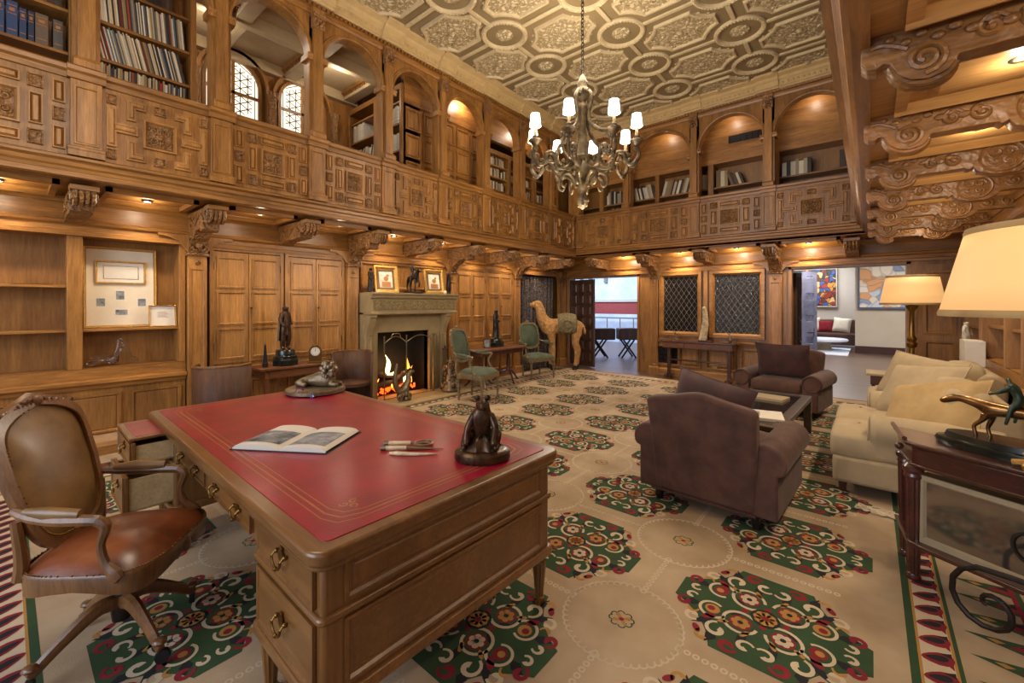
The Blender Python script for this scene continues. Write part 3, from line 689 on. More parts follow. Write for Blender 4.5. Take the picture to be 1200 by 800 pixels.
for Mf, e0, e1, mm, par in ((gleft, -2.5, GY, M['wy'], wal), (gback, GX, GR, M['wx'], wba)):
    MB(Mf).prof(woodp[::-1], e0, e1).obj('entablature', mm, par); MB(Mf).prof(plasp[::-1], e0, e1).obj('plaster_cornice', M['cornice'], par)
    k = MB(Mf); n = int((e1 - e0) / .055)
    for i in range(n): a = e0 + .055 * i; k.box(a, .07, ZC - .045, a + .032, .1, ZC - .008)
    tag(k.obj('dentil_course', mm, par), kind='stuff')
    k = MB(Mf); n = int((e1 - e0) / .07)
    for i in range(n): a = e0 + .07 * i; k.ball((a, .12, ZC + .065), .024, 6, 4, (1, .6, 1))
    tag(k.obj('egg_moulding', M['cornice'], par, smooth=True), kind='stuff')
    posts = POST if Mf is gleft else BPOST
    for a in posts: MB(Mf).prof([(p[0] + .035, p[1]) for p in plasp[1:-1]][::-1] + [(0, ZC), (0, ZC + .2)], a - .16, a + .16).obj('cornice_break', M['cornice'], par)

# ------------------------------------------------------------ main ceiling
ce = tag(empty('ceiling'), kind='structure')
MB().box(GX - .2, -3.6, ZT, GR + .3, GY + .2, ZT + .1).obj('ceiling_slab', M['plaster'], ce)
RX = [-5.1 + 1.25 * i for i in range(5)]; RY = [.48 + .985 * i for i in range(-2, 8)]
def ring_mesh(R, w, h, n=40):
    k = MB(); k.lathe([(R - w, 0), (R - w * .8, -h * .7), (R - w * .45, -h), (R + w * .1, -h), (R + w * .4, -h * .5), (R + w * .4, 0)], n=n, cap=False); return k
k = ring_mesh(.30, .05, .035)
for i in range(44): a = 2 * pi * i / 44; k.ball((.287 * cos(a), .287 * sin(a), -.035), .013, 5, 4)
ringm = k.mesh('ring', M['plasterhi'], True)
k = MB(); k.lathe([(.12, 0), (.12, -.012), (.1, -.018), (.0, -.018)], n=20)
for i in range(6):
    a = 2 * pi * i / 6; k.ball((.06 * cos(a), .06 * sin(a), -.02), .035, 8, 5, (1, 1, .5)); k.tube([(x, y, -.02) for x, y in spiral(.085 * cos(a + .5), .085 * sin(a + .5), .022, .004, a, a + 8, 10)], .006, 4)
k.ball((0, 0, -.02), .025, 8, 5); rosm = k.mesh('rosette', M['plcarv'], True)
def concave(cx, cy, dx, dy, r, inset=0):
    """rectangle of half-size dx,dy whose corners are bitten by circles of radius r about the lattice corners"""
    pts = []
    for sx, sy in ((1, 1), (-1, 1), (-1, -1), (1, -1)):
        X, Y = sx * cx, sy * cy
        p1 = (sx * dx, Y - sy * math.sqrt(max(r * r - (cx - dx) ** 2, 0))); p2 = (X - sx * math.sqrt(max(r * r - (cy - dy) ** 2, 0)), sy * dy)
        a1 = atan2(p1[1] - Y, p1[0] - X); a2 = atan2(p2[1] - Y, p2[0] - X)
        if a2 - a1 > pi: a2 -= 2 * pi
        if a2 - a1 < -pi: a2 += 2 * pi
        ar = [(X + r * cos(a1 + (a2 - a1) * i / 8), Y + r * sin(a1 + (a2 - a1) * i / 8)) for i in range(9)]
        pts += ar if sx * sy > 0 else ar[::-1]
    return pts
co, ci, cj = concave(.625, .4925, .47, .345, .42), concave(.625, .4925, .435, .31, .455), concave(.625, .4925, .42, .295, .47)
# order the corners continuously
k = MB(); n = len(co)
vs = [(x, y, 0) for x, y in co] + [(x, y, -.035) for x, y in [(.985 * a, .98 * b) for a, b in co]] + [(x, y, -.035) for x, y in ci] + [(x, y, -.006) for x, y in cj]
k.add(vs, [(m * n + i, m * n + (i + 1) % n, (m + 1) * n + (i + 1) % n, (m + 1) * n + i) for m in range(3) for i in range(n)])
panf = k.mesh('panel', M['plasterhi'], False)
k = MB(); k.flat(cj, -.006)
random.seed(3)
for s_ in (-1, 1):
    for q_ in (-1, 1):
        for (x, y, r, ph) in ((.1, .08, .07, 0), (.25, .09, .075, 2), (.13, .22, .07, 4), (.3, .2, .05, 1), (.37, .06, .05, 3), (.03, .17, .04, 5), (.2, .28, .035, 2), (.02, .27, .03, 0), (.4, .13, .03, 1)):
            k.tube([(s_ * a, q_ * b, -.006) for a, b in spiral(x, y, r, .012, ph, ph + 9, 16)], [.012 - .0005 * i for i in range(17)], 5)
            k.ball((s_ * x, q_ * y, -.006), .014, 6, 4)
k.ball((0, 0, -.012), .04, 8, 5)
panr = k.mesh('relief', M['plcarv'], True)
for x in RX:
    for y in RY:
        if GX + .1 < x < GR: 
            o = inst(ringm, 'ring', ce, (x, y, ZT)); inst(rosm, 'rosette', o, (0, 0, 0))
        if y < RY[-1]: MB().box(x - .03, y + .31, ZT - .025, x + .03, y + .985 - .31, ZT).obj('rib', M['plasterhi'], ce, bev=.01) if GX < x < GR else None
    for y in RY:
        px, py = x + .625, y + .4925
        if px > GR + .2 or py > GY: continue
        sc = .62 if px > GR - .4 or px < GX + .4 else 1
        o = inst(panf, 'panel', ce, (px + (.1 if px < GX + .6 else -.1 if px > GR - .6 else 0), py, ZT)); inst(panr, 'relief', o)
        if x > GX: pass
for y in RY:
    for x in RX[:-1]:
        x0, x1 = max(x + .31, GX + .2), min(x + 1.25 - .31, GR - .15)
        MB().box(x0, y - .03, ZT - .025, x1, y + .03, ZT).obj('rib', M['plasterhi'], ce, bev=.01)

# ------------------------------------------------------------ upper gallery shell
ug = tag(empty('wall_left_gallery'), kind='structure')
MB().box(-7.1, -3.5, 2.6, -7.0, 9.9, 5.3).obj('outer_wall', M['wz'], ug)
MB().box(-7.1, -3.5, 5.12, GX - .12, 9.9, 5.2).obj('gallery_ceiling', M['coffer'], ug)
MB().box(GX - .2, 9.0, 5.12, 2.2, 9.9, 5.2).obj('gallery_ceiling', M['wx'], ug)
MB().box(GX - .2, GY + .12, 5.0, 2.2, 9.9, 5.12).obj('gallery_ceiling', M['wx'], ug)
for a in [.93 + .965 * i for i in range(-1, 4)]:
    MB().box(-7.0, a - .09, 4.98, GX - .14, a + .09, 5.12).obj('ceiling_beam', M['coffer'], ug, bev=.01)
    k = MB()
    for i in range(26):
        for s_ in (-1, 1): k.box(-6.95 + .07 * i, a + s_ * .1 - .012, 5.03, -6.915 + .07 * i, a + s_ * .1 + .012, 5.07)
    tag(k.obj('dentil_course', M['wy'], ug), kind='stuff')
    for s_ in (-1, 1): MB().box(-7.0, a + s_ * .115 - .015, 5.06, GX - .14, a + s_ * .115 + .015, 5.12).obj('beam_moulding', M['wy'], ug)
for x in (-6.95, -5.98, -5.2): MB().box(x - .06, -1, 4.96, x + .06, 4.0, 5.12).obj('ceiling_beam', M['coffer'], ug, bev=.01)
# arched leaded windows
for wi, yc in enumerate((1.12, 2.1, 3.07)):
    w = tag(empty('window_%d' % (wi + 3)), kind='structure'); r = .33; zs = 4.66; z0 = 4.2; X0 = -6.99
    A = [(yc + r * cos(pi * i / 20), zs + r * sin(pi * i / 20)) for i in range(21)]
    Mx = lambda p: (X0 + p[1], p[0], p[2])
    MB(Mx).prism([(yc - r, z0), (yc + r, z0)] + A, 0, .012).obj('pane', M['daypane'], w)
    for rr, d0, d1, nm, mm in ((r + .04, 0, .05, 'window_frame', 'wz'), (r + .13, .0, .1, 'arch_moulding', 'wz')):
        k = MB(Mx); n = 20; vs = []
        for i in range(n + 3):
            if i == 0: pr_ = [(yc + rr, z0), (yc + rr - .045, z0)]
            elif i == n + 2: pr_ = [(yc - rr, z0), (yc - rr + .045, z0)]
            else: t_ = pi * (i - 1) / n; pr_ = [(yc + rr * cos(t_), zs + rr * sin(t_)), (yc + (rr - .045) * cos(t_), zs + (rr - .045) * sin(t_))]
            (a, b), (c, d) = pr_; vs += [(a, d0, b), (a, d1, b), (c, d1, d), (c, d0, d)]
        k.add(vs, [(4 * i + j, 4 * i + (j + 1) % 4, 4 * i + 4 + (j + 1) % 4, 4 * i + 4 + j) for i in range(n + 2) for j in range(4)]); k.obj(nm, M[mm], w)
    k = MB(Mx); k.box(yc - .02, 0, z0, yc + .02, .04, zs + r); k.box(yc - r, 0, 4.5, yc + r, .04, 4.54); k.obj('glazing_bar', M['wz'], w)
    k = MB(Mx); s_ = .11
    def inside(a, z): return abs(a - yc) < r and z > z0 and (z < zs or hypot(a - yc, z - zs) < r)
    for i in range(-4, 5):
        for j in range(0, 9):
            cx_, cz_ = yc + i * s_ * .87, z0 + .03 + j * s_ + (s_ / 2 if i % 2 else 0)
            for q_ in range(3):
                t_ = pi / 3 * q_ + pi / 6
                e = [(cx_ + s_ * .6 * cos(t_), cz_ + s_ * .6 * sin(t_)), (cx_ - s_ * .6 * cos(t_), cz_ - s_ * .6 * sin(t_))]
                if all(inside(*p) for p in e): k.tube([(e[0][0], .016, e[0][1]), (e[1][0], .016, e[1][1])], .006, 4, cap=False)
    tag(k.obj('lead_tracery', M['lead'], w), kind='stuff')
    if wi < 3:
        c = MB(Mx); c.box(yc + .42, 0, 4.1, yc + .545, .14, 4.62); c.lathe([(.05, 4.1), (.05, 4.5), (.08, 4.6), (.09, 4.64)], (yc + .48, .16, 0), 10); c.obj('carved_pier', M['wcarv'], w)
# gallery bookcases and panelled doors
def upright_panels(Mf, a0, a1, par, n):
    w = (a1 - a0) / n
    MB(Mf).box(a0, -.05, 2.62, a1, 0, 4.9).obj('panelling', M['wz'], par)
    for i in range(n):
        for z0, z1 in ((2.7, 3.4), (3.46, 3.68), (3.74, 4.1), (4.16, 4.5)):
            MB(Mf).frame(a0 + i * w + .03, z0, a0 + (i + 1) * w - .03, z1, .035, 0, .02).obj('panel_moulding', M['wz'], par); MB(Mf).rp(a0 + i * w + .07, z0 + .04, a0 + (i + 1) * w - .07, z1 - .04, 0, .012, .02).obj('raised_panel', M['wfz'], par)
G2 = lambda p: (-5.4 + p[1], p[0], p[2])
upright_panels(G2, 3.88, 5.62, ug, 5)
MB().box(-7, 4.2, 2.62, -5.45, 4.24, 5.1).obj('end_wall', M['wz'], ug)
MB(G2).box(3.88, -.05, 4.55, 8.3, .02, 4.98).obj('frieze_board', M['wy'], ug)
def opencase(Mf, name, label, bays, z0, z1, depth, zs, mz, my, body=True):
    t_ = thing(name, label, 'bookcase'); e0, e1 = bays[0][0] - .05, bays[-1][1] + .05
    MB(Mf).box(e0, -depth - .03, z0 - .1, e1, -depth, z1 + .05).obj('back_board', M['wdk'], t_)
    xs = [e0] + [x for b_ in bays for x in b_] + [e1]
    for i in range(0, len(xs), 2): MB(Mf).box(xs[i], -depth, z0 - .1, xs[i + 1], .02, z1).obj('upright', mz, t_, bev=.004)
    MB(Mf).box(e0, -depth, z1, e1, .02, z1 + .08).obj('head_rail', my, t_)
    for a0, a1 in bays:
        for z in zs: MB(Mf).box(a0, -depth, z - .028, a1, -.015, z).obj('shelf', my, t_, bev=.003)
    return t_
G3 = lambda p: (-5.33 + p[1], p[0], p[2])
opencase(G3, 'gallery_bookcase', 'oak gallery bookcase packed with thin record sleeves', [(.54, 1.225)], 3.3, 4.72, .3, (3.40, 3.74, 4.08, 4.42), M['wz'], M['wy'])
opencase(G3, 'gallery_bookcase', 'oak gallery bookcase with blue volumes at upper left', [(-.75, .36)], 3.3, 4.72, .3, (3.36, 3.69, 4.06, 4.42), M['wz'], M['wy'])
G4 = lambda p: (p[0], 3.86 - p[1], p[2])
opencase(G4, 'gallery_bookcase', 'oak bookcase end-on to the gallery windows with white and navy books', [(-6.9, -6.15), (-6.05, -5.45)], 3.3, 4.75, .3, (3.45, 3.86, 4.27, 4.6), M['wz'], M['wx'])
opencase(G2, 'gallery_bookcase', 'narrow oak gallery bookcase of small books between panelling and corner', [(5.72, 6.3), (6.38, 7.1), (7.2, 8.0)], 3.3, 4.3, .3, (3.42, 3.66, 3.9, 4.12), M['wz'], M['wy'])
G5 = lambda p: (p[0], 8.6 - p[1], p[2])
opencase(G5, 'gallery_bookcase', 'long oak bookcase of antique books behind the end wall arches', [(-5.3, -4.65), (-4.55, -3.95), (-3.86, -3.38), (-3.3, -2.58), (-2.48, -2.36), (-2.26, -1.3), (-1.2, -.1), (0, 1.3)], 3.3, 4.12, .32, (3.37, 3.69), M['wz'], M['wx'])
MB(G5).box(-5.4, -.1, 4.2, 2, .0, 5.1).obj('upper_boarding', M['wx'], ug)
vt = thing('air_vent', 'dark slotted air vent in the boarding above the gallery books', 'vent')
MB(G5).frame(-2.02, 4.43, -1.42, 4.6, .02, 0, .015).obj('frame', M['wx'], vt); MB(G5).box(-2.0, 0, 4.45, -1.44, .004, 4.58).obj('void', M['black'], vt)
for i in range(6): MB(G5).box(-1.99 + .09 * i, .002, 4.45, -1.975 + .09 * i, .012, 4.58).obj('slat', M['bronzeb'], vt)
# rear of upper back gallery and right gallery closure
MB().box(-7.1, 9.0, 2.6, 2.3, 9.1, 5.2).obj('wall_back_gallery', M['wz'], kind='structure')
MB().box(2.2, -1.5, 2.6, 2.3, 9.1, 5.2).obj('wall_right_gallery', M['wz'], kind='structure')
MB().box(GR, -1.5, 5.12, 2.3, 9.1, 5.2).obj('ceiling_right_gallery', M['wy'], kind='structure')

# ------------------------------------------------------------ underside and beams of the right gallery
ru = tag(empty('trim_2'), kind='structure')
MB().box(GR, -1.5, ZS + .03, XR + .3, YB, ZS + .08).obj('soffit_board', M['hx'], ru)
BY = [.33, 1.32, 2.3, 3.27, 4.24, 5.21, 6.18, 7.14, 8.0]
for y0, y1 in zip(BY, BY[1:]):
    k = MB(); a, b = y0 + .1, y1 - .1
    for x0, x1 in ((.1, XR + .1),):
        z = ZS + .03; w = .05
        k.prof([(a, z), (a, z - .04), (a + .02, z - .045), (a + .07, z)], x0, x1); k.prof([(b, z), (b, z - .04), (b - .02, z - .045), (b - .07, z)], x0, x1)
        k.box(x0, a, z - .03, x0 + .05, b, z)
    k.obj('soffit_moulding', M['hx'], ru)
    k = MB(lambda p: (p[0], p[2], ZS + .03 - p[1])); k.rp(.22, a + .12, XR, b - .12, 0, .02, .04); k.obj('soffit_panel', M['hx'], ru)
bprof = [(0, 0), (0, -.1), (.02, -.125), (.05, -.13), (.07, -.115), (.09, -.125), (.11, -.17), (.15, -.205), (.2, -.215), (.25, -.2), (.275, -.165), (.28, -.15), (.52, -.15), (.54, -.165), (.56, -.15), (.58, -.185), (.66, -.215), (.76, -.215), (.82, -.18), (.84, -.15), (1.2, -.15), (1.2, 0)]
for i, y in enumerate(BY[1:-1] + [7.95]):
    o = MB().prof([], 0, 0) if 0 else None
    th_ = .1
    Mb = lambda p, y=y: (p[0] - .03, y + p[1], ZS + .03 + p[2])
    o = MB(Mb).prism(bprof, -th_ / 2, th_ / 2).obj('carved_beam', M['wcarvb'], ru, bev=.004)
    k = MB(Mb); f = -th_ / 2 - .004
    k.tube([(x, f, z) for x, z in spiral(.19, -.135, .06, .01, -pi / 2, 3.4 * pi, 26)], .011, 5)
    k.tube([(.03, f, -.05), (.06, f, -.045), (.1, f, -.06), (.14, f, -.085)], .009, 5)
    for j in range(9):
        x = .09 + .045 * j; k.ball((x, f, -.03 - .022 * (j % 2) - .004 * j), .017 + .001 * j, 7, 5, (1, .5, .8))
    for j, x in enumerate((.36, .47, .9, 1.02, 1.14)):
        k.tube([(a, f, b) for a, b in spiral(x, -.085, .045, .008, j * 1.7, j * 1.7 + 9, 18)], .009, 5); k.ball((x, f, -.085), .016, 6, 4, (1, .6, 1))
    k.obj('carved_foliage', M['wcarvb'], o, smooth=True)
    k = MB(Mb); k.tube([(.69 + .1 * cos(t_), f, -.105 + .092 * sin(t_)) for t_ in [2 * pi * j / 24 for j in range(25)]], .009, 5, cap=False)
    for s_ in range(4): k.tube([(a, f, b) for a, b in spiral(.69 + .04 * cos(s_ * 1.57 + .7), -.105 + .04 * sin(s_ * 1.57 + .7), .036, .006, s_ * 1.57, s_ * 1.57 + 8, 16)], .008, 5)
    k.obj('roundel', M['wcarvb'], o, smooth=True)
    k = MB(Mb)
    for j in range(3): k.tube([(x, -th_ / 2 + .02 + .03 * j, z - .006) for x, z in ((.09, -.125), (.11, -.17), (.15, -.205), (.2, -.215), (.25, -.2), (.275, -.165))], .012, 6)
    k.obj('reeding', M['wcarvb'], o, smooth=True)

# ------------------------------------------------------------ right wall bookcases
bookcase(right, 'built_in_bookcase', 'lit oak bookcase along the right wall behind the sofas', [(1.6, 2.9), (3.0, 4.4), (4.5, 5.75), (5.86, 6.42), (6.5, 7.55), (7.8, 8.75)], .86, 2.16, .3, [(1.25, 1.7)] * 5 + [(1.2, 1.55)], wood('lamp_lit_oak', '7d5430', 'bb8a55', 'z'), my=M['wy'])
MB().box(XR + .32, -1.5, 0, XR + .4, YB, 2.6).obj('wall_core', M['wz'], wr)
# ------------------------------------------------------------ carpet
cp = thing('carpet', 'beige carpet woven with green edged floral medallions over the library floor', 'carpet')
FX0, FX1, FY0, FY1 = -5.03, .125, .1, 8.03
MB().box(-5.78, -1.6, .0, 1.0, 8.5, .012).obj('pile_ground', M['beige'], cp)
CM = [M['cgreen'], M['cblack'], M['cred'], M['cream'], M['cgold']]; GRN, BLK, RED, CRM, GLD = range(5)
Z0 = .0128
def sp(k, x, y, r0, r1, t0, t1, w0, w1, z, n=14):
    k.ribbon(spiral(x, y, r0, r1, t0, t1, n), [w0 + (w1 - w0) * i / n for i in range(n + 1)], z)
def disc(k, x, y, r, z, n=14, sx=1, sy=1, rot=0): k.flat([(x + r * sx * cos(t) * cos(rot) - r * sy * sin(t) * sin(rot), y + r * sx * cos(t) * sin(rot) + r * sy * sin(t) * cos(rot)) for t in [2 * pi * i / n for i in range(n)]], z)
def flower(k, x, y, r, zc, pet, mid, n=6):
    k.cur = pet
    for i in range(n):
        t = 2 * pi * i / n; disc(k, x + r * .62 * cos(t), y + r * .62 * sin(t), r * .4, zc, 8)
    k.cur = mid; disc(k, x, y, r * .32, zc + .0003, 8)
def medallion():
    k = MB(); cx, cy = .525, .435; R = .375
    pts = concave(cx, cy, .39, .34, R)
    # concave(): corner runs go counter-clockwise
    k.cur = GRN; k.flat(pts, Z0)
    z1, z2, z3, z4 = Z0 + .0004, Z0 + .0008, Z0 + .0012, Z0 + .0016
    for sx in (1, -1):
        for sy in (1, -1):
            q = MB(lambda p: (sx * p[0], sy * p[1], p[2]))
            q.flip = sx * sy < 0
            q.cur = BLK
            for (x, y, a, L, w) in ((.17, .27, 1.3, .09, .05), (.30, .09, .3, .09, .05), (.225, .19, .8, .1, .04), (.06, .2, 1.2, .08, .04), (.12, .05, .5, .08, .04)):
                c, s = cos(a), sin(a); q.flat([(x - c * L * .5, y - s * L * .5), (x + s * w * .5, y - c * w * .5), (x + c * L * .6, y + s * L * .6), (x - s * w * .5, y + c * w * .5)], z1)
            q.cur = CRM
            sp(q, .085, .1, .075, .068, -2.2, 3.0, .016, .014, z2, 18)             # large cream scrolls
            sp(q, .21, .085, .062, .05, 2.8, -2.2, .016, .012, z2, 18)
            sp(q, .16, .215, .052, .012, -1.4, 4.2, .012, .03, z2, 14)
            sp(q, .275, .185, .036, .01, 2.4, -3.0, .012, .03, z2, 12)
            sp(q, .04, .245, .04, .012, -2.6, 2.2, .01, .026, z2, 12)
            sp(q, .32, .04, .028, .01, -2.6, 2.2, .01, .022, z2, 12)
            q.cur = RED
            sp(q, .10, .285, .04, .008, 2.9, -3.2, .012, .036, z2, 14)
            sp(q, .335, .105, .036, .008, -1.6, 4.2, .012, .034, z2, 14)
            disc(q, .21, .145, .026, z2, 10, 1.4, .7, .8); disc(q, .235, .26, .022, z2, 10, 1.3, .7, 2.2)
            q.cur = GLD
            sp(q, .20, .29, .036, .01, -1.0, 2.6, .01, .024, z2, 10); sp(q, .29, .14, .03, .008, 3.4, .2, .008, .022, z3, 10)
            disc(q, .055, .165, .02, z2, 8, 1.5, .6, 1.1); disc(q, .15, .14, .018, z2, 8, 1.5, .6, .6)
            q.cur = RED; disc(q, .085, .1, .048, z3, 14); flower(q, .085, .1, .04, z4, GLD if sx * sy > 0 else CRM, BLK)
            q.cur = GLD if sx * sy > 0 else RED; disc(q, .21, .085, .034, z3, 12); q.cur = RED if sx * sy > 0 else GLD; disc(q, .216, .083, .018, z4, 10)
            k.v += [(p[0], p[1], p[2]) for p in q.v]; n0 = len(k.v) - len(q.v)
            k.f += [tuple(i + n0 for i in f) for f in q.f]; k.mi += q.mi
    k.cur = BLK; disc(k, 0, 0, .062, z3, 16); flower(k, 0, 0, .05, z4, GLD, RED, 8)
    k.cur = RED
    for t in (0, pi / 2, pi, 1.5 * pi): disc(k, .085 * cos(t), .07 * sin(t), .016, z3, 8)
    return k.mesh('medallion', CM)
medm = medallion()
k = MB(); k.cur = GRN
for t in (pi / 4, 3 * pi / 4, 5 * pi / 4, 7 * pi / 4):
    for s_ in (-1, 1): sp(k, .042 * cos(t) + s_ * .014 * sin(t), .034 * sin(t) - s_ * .014 * cos(t), .019, .01, t - s_ * 2, t + s_ * 2.6, .006, .008, Z0, 8)
k.cur = GLD
for t in (pi / 4, 3 * pi / 4, 5 * pi / 4, 7 * pi / 4): disc(k, .024 * cos(t), .02 * sin(t), .016, Z0 + .0003, 8, 1.6, .6, t)
k.cur = RED; disc(k, 0, 0, .012, Z0 + .0006, 8); flm = k.mesh('flower_sprig', CM)
k = MB()
for i in range(48):
    t = 2 * pi * i / 48
    sp(k, .255 * cos(t), .255 * sin(t), .02, .02, t - 1.4, t + 1.8, .010, .008, Z0, 6)
roundm = k.mesh('rope_ring', M['cream'])
def chain(x0, y0, x1, y1):
    n = int(hypot(x1 - x0, y1 - y0) / .034); k = MB()
    for i in range(n):
        u = (i + .5) / n; k.ribbon([(x0 + (x1 - x0) * u + .012 * cos(t), y0 + (y1 - y0) * u + .012 * sin(t)) for t in [2 * pi * j / 8 for j in range(9)]],   .0075, Z0)
    return k
chx = chain(-.27, 0, .27, 0).mesh('rope', M['cream']); chy = chain(0, -.2, 0, .2).mesh('rope', M['cream'])
MXs = [-4.6, -3.55, -2.5, -1.45, -.4]; MXs = [FX0 + .51 + 1.035 * i for i in range(5)]; MYs = [.57 + .87 * i for i in range(9)]
for x in MXs:
    for y in MYs:
        inst(medm, 'medallion', cp, (x, y, 0))
        if x < MXs[-1] + .1:
            pass
for i in range(6):
    for j in range(10):
        x, y = FX0 - .01 + 1.035 * i, .135 + .87 * j
        if x < FX0 + .2: x = None
        if x and x < FX1 - .2:
            inst(flm, 'flower_sprig', cp, (x, y, 0)) if 0 < j else None
            inst(roundm, 'rope_ring', cp, (x, y, 0)) if 0 < j < 9 else None
            if j < 9 : inst(chy, 'rope', cp, (x, y + .435, 0))
        if x and 0 < j < 9: inst(chx, 'rope', cp, (x - .5175, y, 0))
# border
def band(x0, y0, x1, y1, z, m, name='border_stripe'): MB().box(x0, y0, .0118, x1, y1, z).obj(name, M[m], cp)
def ringband(d0, d1, m, z=.0126):
    band(FX1 + d0, FY0 - d1, FX1 + d1, FY1 + d1, z, m); band(FX0 - d1, FY0 - d1, FX0 - d0, FY1 + d1, z, m)
    band(FX0 - d0, FY1 + d0, FX1 + d0, FY1 + d1, z, m); band(FX0 - d0, FY0 - d1, FX1 + d0, FY0 - d0, z, m)
for d0, d1, m in ((0, .03, 'cgreen'), (.03, .04, 'cgold'), (.04, .14, 'cream'), (.14, .15, 'cgold'), (.15, .165, 'cgreen'), (.42, .44, 'cred'), (.44, .46, 'cgreen')): ringband(d0, d1, m)
k = MB()
def flame(M_, u0):
    q = MB(lambda p: M_((u0 + p[0], p[1], p[2])))
    L = lambda c, w, sk, n=12: [(c[0] + w * sin(2 * pi * i / n) * (1 - .35 * cos(2 * pi * i / n)) + sk * cos(2 * pi * i / n), c[1] - .045 * cos(2 * pi * i / n) * (w / .03) ** .5) for i in range(n)]
    q.cur = RED; q.flat(L((.045, .092), .042, -.02), Z0 + .0004); q.flat([(.02, .12), (.0, .138), (.045, .138)], Z0 + .0003)
    q.cur = BLK; q.flat(L((.047, .09), .02, -.014), Z0 + .0008); q.flat([(.075, .138), (.11, .138), (.085, .1)], Z0 + .0005); return q
def spear(M_, u0):
    u = 0; q = MB(lambda p: M_((u0 + p[0] * 1.9, p[1], p[2]))); q.cur = GRN; q.flat([(u, .42), (u + .03, .2), (u + .055, .42)], Z0 + .0003); q.cur = RED; q.flat([(u + .06, .42), (u + .02, .335), (u + .012, .42)], Z0 + .0007); q.cur = BLK; q.flat([(u + .055, .42), (u + .035, .37), (u + .032, .42)], Z0 + .001)
    q.cur = GLD; q.flat([(u + .02, .3), (u + .03, .27), (u + .036, .3), (u + .03, .33)], Z0 + .001); return q
def rowof(M_, u0, u1, step, fn, name):
    K = MB(); u = u0
    while u < u1:
        q = fn(M_, u); n0 = len(K.v); K.v += q.v; K.f += [tuple(i + n0 for i in f) for f in q.f]; K.mi += q.mi; u += step
    tag(K.obj(name, CM, cp), kind='stuff')
SR = lambda p: (FX1 + p[1], p[0], p[2]); SL = lambda p: (FX0 - p[1], p[0], p[2]); SF = lambda p: (p[0], FY1 + p[1], p[2]); SN = lambda p: (p[0], FY0 - p[1], p[2])
for M_, u0, u1 in ((SR, FY0, FY1), (SL, FY0, FY1), (SF, FX0, FX1), (SN, FX0, FX1)): rowof(M_, u0, u1, .125, flame, 'border_flames')
for M_, u0, u1 in ((SR, FY0 - .4, FY1), (SL, FY0 - .4, FY1), (SN, FX0 - .4, FX1 + .4)): rowof(M_, u0, u1, .17, spear, 'border_spears')
# ------------------------------------------------------------ fireplace
fp = thing('fireplace', 'carved limestone chimneypiece with a burning fire', 'fireplace')
F = left
FA, FB = 3.42, 5.1
S = M['stone']
k = MB(F); k.prism([(FA, 0), (3.66, 0), (3.66, 1.06), (4.66, 1.06), (4.66, 0), (FB - .1, 0), (FB - .1, 1.38), (FA, 1.38)][::-1], 0, .16); k.obj('surround', S, fp, bev=.008)
for a0, a1 in ((FA, FA + .13), (FB - .23, FB - .1)):
    j = MB(F).box(a0, .16, 0, a1, .2, 1.05).obj('jamb', S, fp, bev=.012)
    c = MB(F); c.prof([(.16, 1.02), (.21, 1.02), (.22, 1.06), (.24, 1.12), (.3, 1.22), (.31, 1.28), (.34, 1.3), (.34, 1.34), (.16, 1.34)][::-1], a0 + .01, a1 - .01); c.obj('corbel', S, fp, bev=.006)
    MB(F).box(a0 - .01, .2, 0, a1 + .01, .23, .14).obj('jamb_base', S, j, bev=.006)
    MB(F).frame(a0 + .02, .2, a1 - .02, .98, .015, .2, .208).obj('jamb_fillet', S, j)
MB(F).prof([(0, 1.34), (.36, 1.34), (.37, 1.36), (.345, 1.385), (.34, 1.4), (.34, 1.57), (.36, 1.585), (.38, 1.6), (.38, 1.625), (.41, 1.64), (.41, 1.67), (0, 1.67)][::-1], FA, FB).obj('mantel_shelf', S, fp, bev=.004)
MB(F).box(FA + .05, .335, 1.41, FB - .05, .35, 1.555).obj('carved_frieze', M['stonec'], fp)
k = MB(F)
for i in range(56): k.box(FA + .02 + .03 * i, .355, 1.59, FA + .035 + .03 * i, .385, 1.615)
tag(k.obj('dentils', S, fp), kind='stuff')
k = MB(F)
for i in range(12):
    for s_ in (-1, 1): k.tube([(a, .352, b) for a, b in spiral(FA + .13 + .13 * i, 1.483 + s_ * .03, .04, .006, i * 2 + s_, i * 2 + s_ * 9, 14)], .008, 4)
tag(k.obj('scroll_relief', S, fp, smooth=True), kind='stuff')
k = MB(F); k.box(3.66, -.3, 0, 4.66, -.28, 1.06); k.box(3.64, -.3, 0, 3.66, .1, 1.1); k.box(4.66, -.3, 0, 4.68, .1, 1.1); k.box(3.64, -.3, 1.06, 4.68, .1, 1.1); k.obj('firebox', M['black'], fp)
MB(F).box(3.38, .0, .013, 5.25, .78, .045).obj('hearth_slab', S, fp, bev=.006)
M['bark'] = mat('charred_log', '1a1310', .9, bump=.8, bsc=30, col2='4a3020')
lg = thing('fire_logs', 'burning logs with flames in the stone fireplace', 'fire', F((4.1, -.1, .05)))
L_ = lambda p: (p[1], p[0], p[2])
for (a, b, z, L, r, tl) in ((-.05, .0, .16, .62, .055, .1), (.08, -.08, .17, .56, .05, -.15), (-.05, -.03, .27, .5, .05, -.25), (.16, .02, .26, .36, .045, .5)):
    MB(L_).tube([(a - L / 2, b, z - tl * L / 2), (a - L / 5, b + .01, z - tl * L / 5), (a + L / 4, b, z + tl * L / 4), (a + L / 2, b - .01, z + tl * L / 2)], [r * .9, r, r * .95, r * .8], 9).obj('log', M['bark'], lg, smooth=True)
k = MB(L_)
random.seed(5)
for i in range(60): k.ball((random.uniform(-.38, .38), random.uniform(-.1, .1), random.uniform(.03, .1)), random.uniform(.012, .03), 5, 4)
tag(k.obj('embers', M['ember'], lg), kind='stuff')
